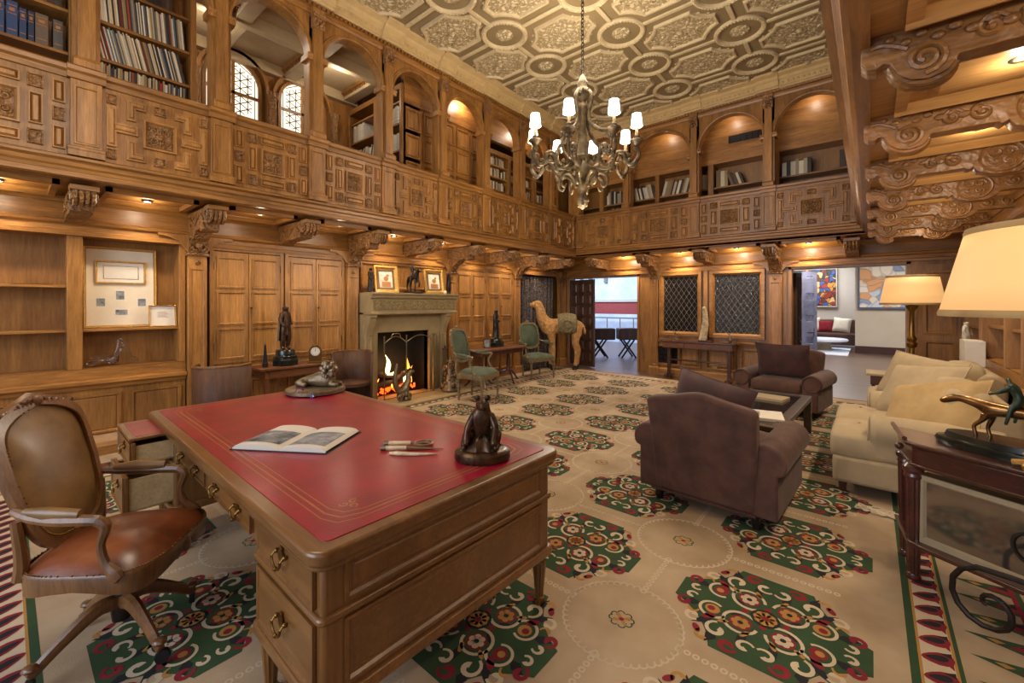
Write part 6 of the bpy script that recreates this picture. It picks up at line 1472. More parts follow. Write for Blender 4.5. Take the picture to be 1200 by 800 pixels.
pillow('cushion', 'middle of three beige cushions on the sofa', (.33, 5.25, .73), (radians(-32), radians(-6), radians(-48)), .66, .52, .17, M['linen'])
pillow('cushion', 'furthest beige cushion on the sofa with a pointed corner', (.36, 5.85, .74), (radians(-25), radians(4), radians(-50)), .74, .52, .17, M['linen'])

cdt = thing('knotted_cord', 'pale knotted cord lying on the carpet under the near sofa corner', 'cord', (.06, 4.02, .014)); random.seed(8)
for j in range(3):
    k = MB(); k.tube([(.11 * cos(1.3 * i + j) * (1 - .04 * i) + .05 * j - .05, .05 * sin(2.1 * i + j) - .02 * j, .008 + .006 * (i % 2)) for i in range(12)], .006, 6); k.obj('cord_loop', M['cream'], cdt, smooth=True)
# ------------------------------------------------------------ console table, lamps and ornaments on the right
P = [(.105, 3.5), (.142, 3.15), (.19, 3.1), (.95, 2.67), (1.0, 3.0)]
cs = thing('console_table', 'dark mahogany console with fluted legs and a raised edge at the right', 'console table')
MB().slab(P[::-1] if 0 else P, .735, .76).obj('table_top', M['mahog'], cs, bev=.01, seg=3)
def inset(pts, d):
    cx = sum(p[0] for p in pts) / len(pts); cy = sum(p[1] for p in pts) / len(pts)
    return [(cx + (x - cx) * (1 - d / hypot(x - cx, y - cy)), cy + (y - cy) * (1 - d / hypot(x - cx, y - cy))) for x, y in pts]
MB().slab(inset(P, .03), .64, .735).obj('frieze', M['mahog'], cs, bev=.006); MB().slab(inset(P, .02), .63, .645).obj('frieze_bead', M['mahog'], cs, bev=.004)
MB().slab(inset(P, .01), .2, .225).obj('lower_shelf', M['mahog'], cs, bev=.006)
k = MB(); k.tube([(P[0][0], P[0][1], .77), (P[1][0], P[1][1], .77)], .012, 6); k.ball((P[1][0] - .02, P[1][1] + .04, .715), .02, 8, 6); k.obj('side_rail', M['mahog'], cs, smooth=True)
for x, y in ((.178, 3.175), (.16, 3.44), (.93, 2.76), (.92, 3.0)):
    k = MB(); k.lathe([(.02, 0), (.03, .008), (.034, .025), (.028, .045), (.022, .05)], (x, y, 0), 16); k.lathe([(.028, .05), (.03, .2)], (x, y, 0), 24, flute=.14); k.lathe([(.03, .225), (.035, .56)], (x, y, 0), 24, flute=.14); k.lathe([(.036, .56), (.04, .57), (.036, .585), (.045, .6), (.045, .62), (.03, .64)], (x, y, 0), 16)
    k.obj('leg', M['mahog'], cs, smooth=True, ang=30)
bx = thing('acrylic_display_case', 'pale framed mirrored box on the lower shelf of the console', 'box', (.42, 3.12, .225), radians(-29))
M['mirr'] = mat('dim_mirror', '8a8278', .08, .85, var=.05)
MB().box(-.22, -.06, 0, .4, .1, .36).obj('body', M['mirr'], bx)
k = MB(lambda p: (p[0], -.06 - p[1], p[2])); k.frame(-.22, 0, .4, .36, .035, 0, .012, .01); k.obj('frame', M['linen'], bx)
rider('horse_and_jockey', 'bronze racehorse with a green jacketed jockey on a dark base', .545, 3.14, .76, .56, radians(-29 + 0), mat('polished_bronze', '5a3a20', .25, .9, nsc=12, col2='b08a5a'), mat('green_enamel', '141f16', .45, nsc=30, col2='3a5238'), gallop=True, base='oval')
go_ = thing('gilt_ornament', 'small gilt clasp ornament cut off by the right edge', 'ornament', (.55, 2.93, .76), radians(-29)); k = MB(); k.lathe([(.03, 0), (.035, .02), (.015, .04), (.03, .07), (.0, .1)], n=12); k.tube([(-.06, 0, .02), (-.02, 0, .03), (.05, 0, .05)], .015, 6); k.obj('body', M['gold'], go_, smooth=True)
def shade(par, r0, r1, z0, z1, m, trim='screenbar'):
    k = MB(); k.grid(lambda u, v: ((r0 + (r1 - r0) * v) * cos(2 * pi * u), (r0 + (r1 - r0) * v) * sin(2 * pi * u), z0 + (z1 - z0) * v), 64, 3, wrapu=True)
    o = k.obj('lamp_shade', m, par, smooth=True); s_ = o.modifiers.new('t', 'SOLIDIFY'); s_.thickness = .004
    for r, z in ((r0, z0), (r1, z1)):
        q = MB(); q.lathe([(r + .002, z - .012), (r + .004, z), (r - .001, z + .016), (r - .004, z), (r - .003, z - .012)], n=64); q.obj('shade_trim', M['linenp'], o, smooth=True)
lp = thing('iron_floor_lamp', 'wrought iron floor lamp with scroll feet and a large lit parchment shade', 'lamp', (.615, 2.66, 0))
shade(lp, .385, .305, 1.46, 1.80, M['shade'])
k = MB(); k.tube([(0, 0, .3), (0, 0, 1.72)], .012, 8); k.obj('pole', M['iron'], lp, smooth=True)
for i in range(3):
    a = radians(150 + 120 * i); c, s_ = cos(a), sin(a)
    k = MB(); W_ = lambda x, z: (x * c, x * s_, z)
    k.tube([W_(x, z) for x, z in [(.0, .42), (.04, .38), (.1, .345), (.18, .338)] + [(.25 + .155 * cos(t2) * (1 - .05 * j), .175 + .16 * sin(t2) * (1 - .05 * j)) for j, t2 in enumerate([pi / 2 + .2 - .45 * j for j in range(20)])]], [.012] * 17 + [.011, .010, .010, .009, .009, .008, .007], 7, flat=1.0)
    k.obj('scroll_foot', M['iron'], lp, smooth=True)
    k = MB(); k.tube([W_(.03 + x, z) for x, z in spiral(.08, .5, .085, .03, -2, 4, 18)], .009, 6); k.obj('upper_scroll', M['iron'], lp, smooth=True)
light('POINT', (.615, 2.66, 1.75), 110, (1, .76, .48), .06, name='iron_lamp_bulb')
bl2 = thing('brass_floor_lamp', 'brass column floor lamp with a lit drum shade by the hall doors', 'lamp', (.43, 7.93, 0))
shade(bl2, .335, .27, 1.5, 1.87, M['shade'])
k = MB(); k.lathe([(.15, 0), (.15, .03), (.08, .05), (.04, .09), (.03, .5), (.045, .52), (.03, .56), (.028, .9), (.05, .92), (.06, .96), (.04, .99), (.055, 1.03), (.03, 1.07), (.025, 1.4), (.06, 1.45), (.07, 1.48), (.0, 1.49)], n=16); k.obj('column', M['brass'], bl2, smooth=True)
light('POINT', (.43, 7.93, 1.7), 16, (1, .76, .48), .06, name='brass_lamp_bulb')
et = thing('end_table', 'small end table with a pale top between the armchair and the hall', 'side table', (.22, 7.45, 0))
MB().box(-.26, -.22, .57, .26, .22, .6).obj('table_top', M['linen'], et, bev=.005); MB().box(-.22, -.18, .45, .22, .18, .57).obj('drawer_case', M['mahog'], et); MB().ball((-.1, -.19, .51), .015, 8, 6).obj('knob', M['mahog'], et, smooth=True)
for sx in (-1, 1):
    for sy in (-1, 1): MB().lathe([(.012, 0), (.02, .45)], (sx * .19, sy * .15, 0), 8).obj('leg', M['mahog'], et)
figure('white_figurine', 'white porcelain figure on the ledge of the right bookcase', .97, 8.2, .86, .42, M['white'], rz=radians(60), robe=True, cat='figurine')
wbx = thing('white_box', 'cream slipcased folio standing on the right bookcase ledge', 'box', (.93, 7.55, .76), 0); MB().box(-.07, -.2, 0, .1, .2, .3).obj('case', M['paper'], wbx, bev=.004)

# ------------------------------------------------------------ console under the leaded windows
c2 = thing('sofa_table', 'long narrow walnut console table under the leaded windows', 'console table', (-2.55, 8.68, 0), radians(0))
MB().box(-.7, -.17, .74, .66, .2, .765).obj('table_top', M['mahog'], c2, bev=.006); MB().box(-.66, -.14, .63, .62, .17, .74).obj('apron', M['tabw'], c2)
for i in range(3): d = MB().box(-.62 + .42 * i, -.152, .645, -.24 + .42 * i, -.14, .725).obj('drawer', M['tabw'], c2, bev=.003); MB().ball((-.43 + .42 * i, -.16, .685), .01, 7, 5).obj('knob', M['brass'], d, smooth=True)
for x in (-.58, .54):
    MB().box(x - .03, -.03, .08, x + .03, .05, .63).obj('end_support', M['mahog'], c2, bev=.006); MB().box(x - .035, -.2, .03, x + .035, .18, .1).obj('trestle_foot', M['mahog'], c2, bev=.015)
    for y in (-.16, .14): MB().lathe([(.014, 0), (.02, .015), (.014, .03)], (x, y, 0), 8).obj('brass_cap', M['brass'], c2)
MB().tube([(-.55, .01, .38), (.51, .01, .38)], .016, 7).obj('stretcher', M['mahog'], c2, smooth=True)
iv = thing('ivory_carving', 'tall curved ivory carving on a dark stand between the leaded windows', 'carving', (-2.42, 8.68, .765)); iv.scale = (1.1, 1.1, 1.08); MB().box(-.11, -.06, 0, .11, .06, .035).obj('stand', M['mahog'], iv, bev=.006)
k = MB(); k.grid(lambda u, v: (.05 * sin(v * 2.4) - .06 + (.062 - .03 * v ** 2 + .008 * sin(16 * u) * sin(30 * v)) * cos(2 * pi * u), (.05 - .02 * v + .006 * sin(25 * v + 9 * u)) * sin(2 * pi * u), .035 + .56 * v), 18, 20, wrapu=True); k.ball((-.03, -.01, .6), .035, 8, 6); k.obj('tusk', M['ivory'], iv, smooth=True)
for x, lab, h in ((-3.0, 'small silvery bird ornament at the left end of the console', .2), (-2.0, 'small silvery bird ornament at the right end of the console', .2)):
    b = thing('silver_bird', lab, 'ornament', (x, 8.66, .765)); skin('body', {'a': (0, 0, .05, .035), 'b': (.01, 0, .1, .035), 'c': (.0, 0, .15, .022), 'd': (-.01, 0, .19, .02), 'e': (-.045, 0, .18, .008), 'f': (.05, 0, .03, .02), 'g': (0, 0, .0, .03)}, [['a', 'b', 'c', 'd', 'e'], ['a', 'f'], ['a', 'g']], M['glass'] if x < -2.5 else M['pewter'], b, sub=1)
for x in (-1.9,): b = thing('glass_tumbler', 'clear glass tumbler beside the right bird ornament', 'glass', (x, 8.64, .765)); MB().lathe([(0, .0), (.03, 0), (.036, .1), (.033, .1), (.028, .006), (0, .006)], n=16).obj('body', M['glass'], b, smooth=True)

# ------------------------------------------------------------ rooms beyond the doorways
M['hwall'] = mat('hall_plaster', 'c9c0b2', .85, nsc=1.5, var=.06); M['bwall'] = mat('bluish_white_wall', 'bccbe6', .85, nsc=2, col2='e6ebf4'); M['redband'] = mat('terracotta_wall', '9e4440', .8, var=.1)
h1 = tag(empty('wall_hall_beyond_camel'), kind='structure')
MB().box(-13.5, 15.6, 0, -5.6, 15.75, 1.1).obj('wall_foot', M['bwall'], h1); MB().box(-13.5, 15.6, 1.1, -5.6, 15.72, 1.58).obj('red_wall_band', M['redband'], h1); MB().box(-13.5, 15.55, 1.58, -5.6, 15.72, 1.68).obj('string_course', M['hwall'], h1); MB().box(-13.5, 15.6, 1.68, -5.6, 15.75, 3.6).obj('upper_wall', M['bwall'], h1)
MB().box(-13.6, 9.4, 0, -13.5, 15.7, 3.6).obj('side_wall', M['bwall'], h1); MB().box(-4.0, 9.35, 0, -3.9, 15.7, 3.6).obj('side_wall', M['bwall'], h1); MB().box(-13.5, 9.35, 3.5, -3.9, 15.7, 3.6).obj('hall_ceiling', M['bwall'], h1)
for x in (-9.3, -8.9, -8.2): MB().box(x, 15.5, 2.35, x + .12, 15.6, 2.7).obj('wall_plaque', M['lead2'], h1)
for i in range(9): MB().box(-10.2 + .55 * i, 15.35, .05, -10.17 + .55 * i, 15.38, .95).obj('railing_post', M['lead2'], h1)
MB().box(-10.3, 15.34, .93, -5.7, 15.39, .98).obj('railing', M['lead2'], h1)
def bench(x, y, s_, lab):
    t_ = thing('folding_stool', lab, 'stool', (x, y, 0), radians(40)); MB().box(-.3 * s_, -.22, .5, .3 * s_, .22, .82).obj('seat', M['burl'], t_, bev=.03)
    for yy in (-.18, .18):
        for q_ in (-1, 1): MB().tube([(q_ * .2, yy, 0), (-q_ * .15, yy, .5)], .025, 6).obj('leg', M['bronzeb'], t_)
bench(-5.85, 10.8, 1.35, 'dark cross-legged stool in the blue hall, left one'); bench(-5.25, 11.3, .9, 'dark cross-legged stool in the blue hall, right one')
light('AREA', (-8, 13, 3.4), 190, (.62, .76, 1), 3, name='blue_hall_area_light')  # added area light under the hall ceiling, no skylight opening there
h2 = tag(empty('wall_far_hall'), kind='structure')
MB().box(-.36, 16.8, 0, 4.5, 16.95, 3.4).obj('plaster_wall', M['hwall'], h2); MB().box(-.36, 16.76, 0, 4.5, 16.8, .22).obj('skirting', M['mahog'], h2); MB().box(-3.9, 19.6, 0, .4, 19.7, 3.4).obj('plaster_wall', M['hwall'], h2)
MB().box(-3.95, 9.35, 0, -3.85, 19.7, 3.4).obj('side_wall', M['hwall'], h2); MB().box(4.5, 9.3, 0, 4.6, 17, 3.4).obj('side_wall', M['hwall'], h2); MB().box(-3.9, 9.3, 3.3, 4.6, 19.7, 3.4).obj('hall_ceiling', M['hwall'], h2)
def abstract(name, cols, sc, ef=.85):
    t = NT(name); v = t.coords((sc,) * 3); nz = t.n('TexNoise', i_Scale=.5, i_Detail=1.0); t.l(v, nz.inputs['Vector']); mv = t.n('Mix', data_type='RGBA', blend_type='LINEAR_LIGHT'); mv.inputs[0].default_value = 1; t.l(v, mv.inputs[6]); t.l(nz.outputs['Color'], mv.inputs[7])
    a = t.n('TexVoronoi', i_Scale=1.0); t.l(mv.outputs[2], a.inputs['Vector']); e = t.n('TexVoronoi', feature='DISTANCE_TO_EDGE', i_Scale=1.0); t.l(mv.outputs[2], e.inputs['Vector'])
    sp_ = t.n('SeparateColor'); t.l(a.outputs['Color'], sp_.inputs[0]); c = t.ramp(sp_.outputs[0], [(i / len(cols), x) for i, x in enumerate(cols)], 'CONSTANT')
    m_ = t.n('Math', operation='GREATER_THAN'); m_.inputs[1].default_value = .06; t.l(e.outputs['Distance'], m_.inputs[0]); mu = t.n('Mix', data_type='RGBA', blend_type='MULTIPLY'); mu.inputs[0].default_value = ef; t.l(c, mu.inputs[6]); t.l(m_.outputs[0], mu.inputs[7]); t.l(mu.outputs[2], t.b.inputs['Base Color']); return t.m
pa = thing('painting', 'colourful abstract painting of reds and blues in the far hall', 'painting', (-1.56, 19.56, 1.42)); Pm = lambda p: (p[0], -p[1], p[2])
MB(Pm).box(-.85, 0, 0, .6, .05, 1.35).obj('canvas', abstract('abstract_bright', ['a03a2c', 'c98a3a', '3a5a9a', '8c2c24', 'd6b070', '2c3c34', 'b0502c', '5a3a2c'], 7), pa); MB(Pm).frame(-.88, -.03, .63, 1.38, .04, 0, .07).obj('frame', M['hwall'], pa)
pb = thing('painting', 'pale abstract painting of peach and blue behind the brass lamp', 'painting', (.25, 16.75, 1.4)); MB(Pm).box(-.5, 0, 0, 1.1, .05, 1.45).obj('canvas', abstract('abstract_pale', ['e6d8c8', 'e8e4e0', '8fa4cc', 'e0a878', 'f0e8dc', 'c9d2e4', 'dcc0a0', 'eee6da'], 3.5, .25), pb); MB(Pm).frame(-.54, -.04, 1.14, 1.49, .04, 0, .06).obj('frame', mat('bluegrey_frame', '5d6f96', .6), pb)
hs = thing('hall_sofa', 'dark sofa with white and red cushions in the far hall', 'sofa', (-1.25, 18.6, 0)); MB().box(-1.0, -.4, .1, .95, .4, .5).obj('base', M['velvet'], hs, bev=.05); MB().box(-1.0, .2, .4, .95, .45, .95).obj('back', M['velvet'], hs, bev=.06)
pillow('cushion', 'left white cushion on the hall sofa', (-1.6, 18.55, .78), (-.3, 0, .2), .5, .5, .2, M['white']); pillow('cushion', 'red cushion on the hall sofa', (-1.2, 18.5, .72), (-.3, 0, 0), .4, .4, .16, M['cred']); pillow('cushion', 'right white cushion on the hall sofa', (-.75, 18.5, .78), (-.3, .1, -.1), .5, .5, .2, M['white'])
ha = thing('hall_armchair', 'pale armchair in the far hall', 'armchair', (-2.2, 16.3, 0)); MB().box(-.3, -.4, .12, .35, .4, .5).obj('seat', M['linen'], ha, bev=.06); MB().box(-.35, -.4, .3, -.1, .4, 1.0).obj('back', M['linen'], ha, bev=.06)
ot = thing('round_table', 'round table with a bluish glass top in the far hall', 'table', (-1.2, 17.2, 0)); MB().lathe([(.65, .3), (.68, .34), (.65, .38), (0, .38)], n=28).obj('top', M['bwall'], ot, smooth=True); MB().lathe([(.3, 0), (.2, .15), (.25, .32)], n=16).obj('base', M['linen'], ot, smooth=True)
rg = tag(MB().box(-2.6, 15.6, 0, -.5, 18.3, .012).obj('hall_rug', M['bwall']), 'pale rug under the round table in the far hall', 'rug')
light('AREA', (.6, 13.5, 3.2), 110, (1, .9, .78), 2.5, name='hall_light'); light('AREA', (-1.6, 18.2, 3.2), 60, (.95, .95, 1), 1.5, name='far_hall_light')
# ------------------------------------------------------------ chandelier
cx_, cy_ = -2.53, 4.27
chn = thing('chandelier', 'carved giltwood chandelier with eight lit candle shades hanging on a chain', 'chandelier', (cx_, cy_, 0))
CH = M['chand']
k = MB()
prof_c = [(.0, 2.58), (.03, 2.6), (.055, 2.64), (.07, 2.69), (.055, 2.73), (.035, 2.76), (.05, 2.8), (.07, 2.84), (.06, 2.9), (.045, 2.96), (.08, 3.02), (.13, 3.08), (.19, 3.12), (.2, 3.15), (.1, 3.17), (.06, 3.22), (.05, 3.35), (.06, 3.42), (.04, 3.5), (.04, 3.66), (.07, 3.72), (.05, 3.78), (.035, 3.82), (.075, 3.86), (.09, 3.9), (.08, 3.95), (.05, 3.98), (.065, 4.02), (.04, 4.08), (.02, 4.12), (0, 4.14)]
k.lathe(prof_c, n=24, flute=.1); k.obj('central_stem', CH, chn, smooth=True, ang=60)
random.seed(11); k = MB()
for i in range(50):
    a = random.uniform(0, 6.28); z, r = random.choice(((2.68, .07), (2.63, .05), (2.85, .07), (3.1, .16), (3.14, .19), (3.88, .085), (3.93, .08), (3.74, .07))); k.ball((r * cos(a), r * sin(a), z), random.uniform(.014, .024), 6, 4)
tag(k.obj('foliate_ornament', CH, chn, smooth=True), kind='stuff')
k = MB(); z = 4.12; i = 0
while z < ZT:
    for j in (0,): k.tube([(.018 * cos(t_) * (1 if i % 2 else .0), .018 * cos(t_) * (0 if i % 2 else 1), z + .028 + .03 * sin(t_)) for t_ in [2 * pi * q / 10 for q in range(11)]], .005, 5, cap=False)
    z += .046; i += 1
k.obj('chain', M['iron'], chn, smooth=True)
MB().lathe([(0, ZT - .05), (.05, ZT - .04), (.08, ZT)], n=16).obj('ceiling_rose', CH, chn, smooth=True)
for i in range(4):                         # upper openwork scrolls
    a = radians(130 + 45 + 90 * i); c, s_ = cos(a), sin(a); k = MB(); q = lambda x, z: (x * c, x * s_, z)
    k.tube([q(x, z) for x, z in ((.04, 3.92), (.1, 3.9), (.13, 3.82), (.1, 3.72), (.09, 3.62), (.13, 3.52), (.2, 3.46), (.27, 3.42), (.33, 3.4), (.36, 3.36), (.345, 3.32), (.31, 3.33))], [.018, .022, .022, .02, .02, .022, .022, .024, .022, .018, .014, .01], 8)
    k.tube([q(x + .37, z + 3.34) for x, z in spiral(0, 0, .05, .012, 2, 9, 16)], .012, 6)
    k.tube([q(x, z) for x, z in ((.34, 3.36), (.38, 3.28), (.36, 3.2), (.28, 3.14), (.2, 3.12))], .016, 6); k.obj('upper_scroll', CH, chn, smooth=True)
for i in range(8):
    a = radians(130 + 22.5 + 45 * i); c, s_ = cos(a), sin(a); q = lambda x, z: (x * c, x * s_, z); R = .6
    k = MB(); k.tube([q(x, z) for x, z in ((.1, 3.12), (.17, 3.06), (.26, 3.02), (.33, 3.05), (.36, 3.13), (.4, 3.18), (.46, 3.16), (.49, 3.08), (.54, 3.03), (.6, 3.07), (.625, 3.14), (R, 3.2))], [.03, .03, .028, .026, .026, .03, .028, .024, .024, .024, .022, .022], 9)
    k.tube([q(.40 + x, 3.12 + z) for x, z in spiral(0, 0, .07, .02, 1.2, 7.5, 18)], .015, 6)
    k.tube([q(x, z) for x, z in ((.08, 2.86), (.13, 2.94), (.2, 2.98), (.27, 2.94), (.28, 2.86), (.24, 2.82), (.21, 2.86))], [.016, .02, .022, .02, .018, .014, .01], 7)
    k.tube([q(.57 + x, 3.04 + z) for x, z in spiral(0, 0, .05, .012, 3, 8.5, 12)], .012, 6)
    for j in range(5): k.ball(q(.16 + .09 * j, 3.08 + .03 * (j % 2)), .028, 7, 5)
    arm = k.obj('arm', CH, chn, smooth=True)
    k = MB(); k.lathe([(.02, 3.17), (.035, 3.2), (.025, 3.23), (.06, 3.27), (.078, 3.28), (.07, 3.295), (.03, 3.3), (.035, 3.33), (.022, 3.34)], (R * c, R * s_, 0), 14); k.obj('bobeche', CH, arm, smooth=True)
    MB().lathe([(.016, 3.33), (.016, 3.47), (.01, 3.475)], (R * c, R * s_, 0), 10).obj('candle_tube', M['ivory'], arm, smooth=True)
    k = MB(); k.grid(lambda u, v: (R * c + (.062 - .014 * v) * cos(2 * pi * u), R * s_ + (.062 - .014 * v) * sin(2 * pi * u), 3.44 + .135 * v), 20, 2, wrapu=True); k.obj('candle_shade', M['bulb'], arm, smooth=True)

# ------------------------------------------------------------ books
random.seed(21)
def rc(lst, j=.04):
    c = sr(random.choice(lst))[:3]; f = random.uniform(.75, 1.2); return tuple(min(1, x * f) for x in c)
LPC = ['cfc6b4', 'd9d2c4', 'b8a98c', '9a8a6c', '2c2a2c', '1f2a3c', '7c2420', 'c8b48c', '3c3a34', 'a34030', 'e0d8c8', '5c6a78', '8c7c5c', '40342c']
ANT = ['8c7450', 'b09468', '6a4c30', '4c3424', 'c8b48c', 'd4c8a8', '3a2c24', '705838', 'a08860']
PALE = ['d8d0bc', 'c9bea4', 'e0d8c8', 'b8ab90', 'c0b49a', '9c8c70', '3a3228']
_bookcache = {}
def cname(h):
    r, g, b = (int(h[i:i + 2], 16) for i in (0, 2, 4)); m_ = max(r, g, b); n_ = min(r, g, b)
    if b > r + 8: return 'navy' if m_ < 90 else 'blue grey'
    if r > 100 and g < 80: return 'red'
    if m_ < 75: return 'dark'
    if m_ > 195: return 'cream' if m_ - n_ > 22 else 'white'
    return 'tan' if m_ > 140 else 'brown'
def ordn(j):
    w_ = ['first', 'second', 'third', 'fourth', 'fifth', 'sixth', 'seventh', 'eighth', 'ninth', 'tenth']
    n_ = j + 1; return w_[j] if j < 10 else '%d%s' % (n_, 'th' if 10 < n_ % 100 < 14 else {1: 'st', 2: 'nd', 3: 'rd'}.get(n_ % 10, 'th'))
def bookmesh(w, h, d, spine):
    key = (round(w, 3), round(h, 3), round(d, 3), spine)
    if key not in _bookcache:
        k = MB(); k.cur = 0
        if spine:
            k.prof([(0, 0), (-d, 0), (-d, h), (0, h)], -w / 2, w / 2) if w < .014 else k.prof([(0, 0), (.006, h * .0), (.006, h), (0, h), (-d, h), (-d, 0)][::-1] if 0 else [(-.006, 0), (.004, .0), (.004, h), (-.006, h), (-d, h), (-d, 0)][::-1], -w / 2, w / 2)
            if w > .03:
                for f in (.2, .4, .6, .8): k.box(-w / 2, .0, h * f - .003, w / 2, .009, h * f + .003)
        _bookcache[key] = k.mesh('book', M['book'])
    return _bookcache[key]
def row(Mf, a0, a1, z, hmin, hmax, wmin, wmax, d, cols, name, label, group, bset=-.06, lean=0, gap=0, seed=0, thin=False):
    a = a0; i = 0
    # frame of the shelf face as a matrix
    o = Vector(Mf((0, 0, 0))); A = Vector(Mf((1, 0, 0))) - o; B = Vector(Mf((0, 1, 0))) - o; Z = Vector((0, 0, 1))
    mir = A.cross(B).dot(Z) < 0; made = []
    while a < a1 - wmin:
        w = round(random.uniform(wmin, wmax) / .004) * .004; h = round(random.uniform(hmin, hmax) / .01) * .01
        if a + w > a1: break
        me = bookmesh(w, h, d, True); ob = bpy.data.objects.new(name, me); COL.objects.link(ob)
        th_ = lean if not callable(lean) else lean(i)
        p = Vector(Mf((a + w / 2, bset, z)))
        R_ = Matrix((( -A if mir else A), B, Z)).transposed()
        ob.matrix_world = Matrix.Translation(p) @ R_.to_4x4() @ Matrix.Rotation(th_ * (-1 if mir else 1), 4, 'Y') 
        if th_: ob.location.z += abs(sin(th_)) * w / 2
        cc = random.choice(cols); f_ = random.uniform(.75, 1.2); ob.color = (*[min(1, x_ * f_) for x_ in sr(cc)[:3]], 1); made.append((ob, cc)); tag(ob, label, 'book' if 'record' not in name else 'record', group)
        a += w / max(cos(th_), .5) + .001 + (random.uniform(0, gap) if gap else 0); i += 1
    if Mf is right: made = made[::-1]
    for j, (ob, cc) in enumerate(made): ob['label'] = (cname(cc) + ' ' + label + ', ' + ('only one' if len(made) == 1 else ordn(j) + ' from the left'))
for z, lb, ln in ((3.40, 'bottom shelf row, partly behind the handrail', .0), (3.74, 'middle shelf row, leaning left', .22), (4.08, 'upper shelf row, nearly upright', .08)):
    row(G3, .56, 1.2, z, .27, .3, .008, .014, .26, LPC, 'record_sleeve', 'thin record sleeve, ' + {3.40: 'bottom row behind the handrail', 3.74: 'middle leaning row', 4.08: 'upper row'}[z], 'record sleeves, ' + lb, bset=-.02, lean=-ln)
for z in (4.42,): row(G3, .6, 1.1, z, .2, .26, .02, .035, .2, ['2a2420', '3c2c28', '5a4a3a'], 'book', 'volume on the top shelf above the record sleeves', 'volumes above the records', bset=-.04)
for (a, w, h, c, lb) in ((-.215, .05, .27, '5a2420', 'dark red volume at the left edge of the gallery shelf'), (-.1, .062, .29, '2f4a78', 'blue gilt-lettered volume, leftmost of three thick ones'), (-.03, .062, .285, '34507e', 'blue gilt-lettered volume, middle of three thick ones'), (.042, .062, .28, '304c7a', 'blue gilt-lettered volume, rightmost of three thick ones'), (.1, .04, .25, '2c4468', 'slimmer blue volume beside the three thick ones'), (.145, .035, .25, '223450', 'narrow navy volume beside the slimmer blue one'), (.205, .075, .255, '6a5a4a', 'brown grey volume with labels on the blue volumes shelf'), (.3, .06, .25, '54504c', 'grey volume at the right end of the blue volumes shelf')):
    p = G3((a, -.03, 3.69)); ob = thing('bound_volume', lb, 'book', p); k = MB(lambda q: (q[1], q[0], q[2])); k.prof([(-.2, 0), (.006, 0), (.006, h), (-.2, h)][::-1], -w / 2, w / 2); o_ = k.obj('binding', M['book'], ob, bev=.003, col=sr(c)[:3])
    k = MB(lambda q: (q[1], q[0], q[2]))
    for f in (.15, .62, .86): k.box(-w * .4, .006, h * f, w * .4, .008, h * f + .006)
    k.box(-w * .25, .006, h * .7, w * .25, .008, h * .8); tag(k.obj('gilt_lettering', M['tool'], ob), kind='stuff')
    ob = None
row(G3, -.7, -.26, 3.69, .2, .28, .03, .06, .2, ['5a2420', '2f4a78'], 'book', 'old volume out at the left of the gallery shelf', 'volumes left of the blue set', bset=-.03)
row(G3, .02, .34, 4.06, .22, .27, .025, .05, .2, PALE + ANT, 'book', 'volume on the shelf above the blue set', 'volumes above the blue set', bset=-.03)
row(G4, -6.86, -6.5, 4.27, .27, .29, .03, .05, .22, PALE[:5], 'book', 'tall volume upright on the end-on bookcase', 'tall pale volumes', bset=-.04)
row(G4, -6.86, -6.2, 3.86, .22, .27, .02, .045, .2, PALE[:5] + ['28324a', '222a3c'], 'book', 'book leaning on the end-on bookcase', 'leaning white and navy books', bset=-.04, lean=.2)
row(G4, -6.03, -5.5, 3.86, .25, .28, .03, .05, .2, PALE[:5], 'book', 'tall book seen past the arcade post', 'pale books past the post', bset=-.04)
row(G4, -6.03, -5.5, 4.27, .25, .28, .03, .05, .2, PALE[:5], 'book', 'volume on the higher shelf past the arcade post', 'pale volumes past the post', bset=-.04)
for z in (3.42, 3.66, 3.9, 4.12):
    row(G2, 5.74, 6.28, z, .12, .17, .02, .035, .14, PALE + ['40342c'], 'book', 'small book in the narrow corner case, ' + {3.42: 'lowest', 3.66: 'second', 3.9: 'third', 4.12: 'top'}[z] + ' shelf', 'small books near the corner', bset=-.05)
    if z < 4: row(G2, 6.42, 7.06, z, .12, .17, .02, .035, .14, PALE + ['7c2430', '202a3c'], 'book', 'small book behind the chandelier, ' + {3.42: 'lowest', 3.66: 'middle', 3.9: 'upper'}[z] + ' shelf', 'small books behind the chandelier', bset=-.05)
row(G2, 7.22, 7.95, 3.66, .15, .18, .03, .04, .14, PALE + ['7c2430'], 'book', 'book in the last gallery case before the corner', 'books in the last case', bset=-.05)
lz = 3.69
row(G5, -4.5, -3.98, lz, .22, .3, .025, .05, .2, PALE, 'book', 'antique book just left of the chandelier tip', 'books left of the chandelier tip', lean=.0)
row(G5, -3.83, -3.42, lz, .24, .31, .03, .05, .2, PALE, 'book', 'antique book in the corner bay', 'books in the corner bay', lean=-.22)
row(G5, -3.27, -2.62, lz, .24, .32, .03, .055, .2, PALE + ANT, 'book', 'antique book leaning in the second arch', 'leaning books in the second arch', lean=.26)
row(G5, -2.48, -2.37, lz, .28, .3, .035, .04, .2, PALE, 'book', 'book squeezed beside the post of the third arch', 'books beside the post')
row(G5, -2.23, -2.0, lz, .27, .33, .05, .08, .2, ANT, 'book', 'thick old book upright in the third arch', 'thick books in the third arch')
row(G5, -1.97, -1.74, lz, .22, .26, .035, .05, .2, ANT, 'book', 'old book leaning left in the third arch', 'leaning books in the third arch', lean=-.32)
row(G5, -1.17, -.75, lz, .23, .29, .045, .07, .2, ANT + PALE, 'book', 'upright old book at the left of the fourth arch', 'old books left in the fourth arch')
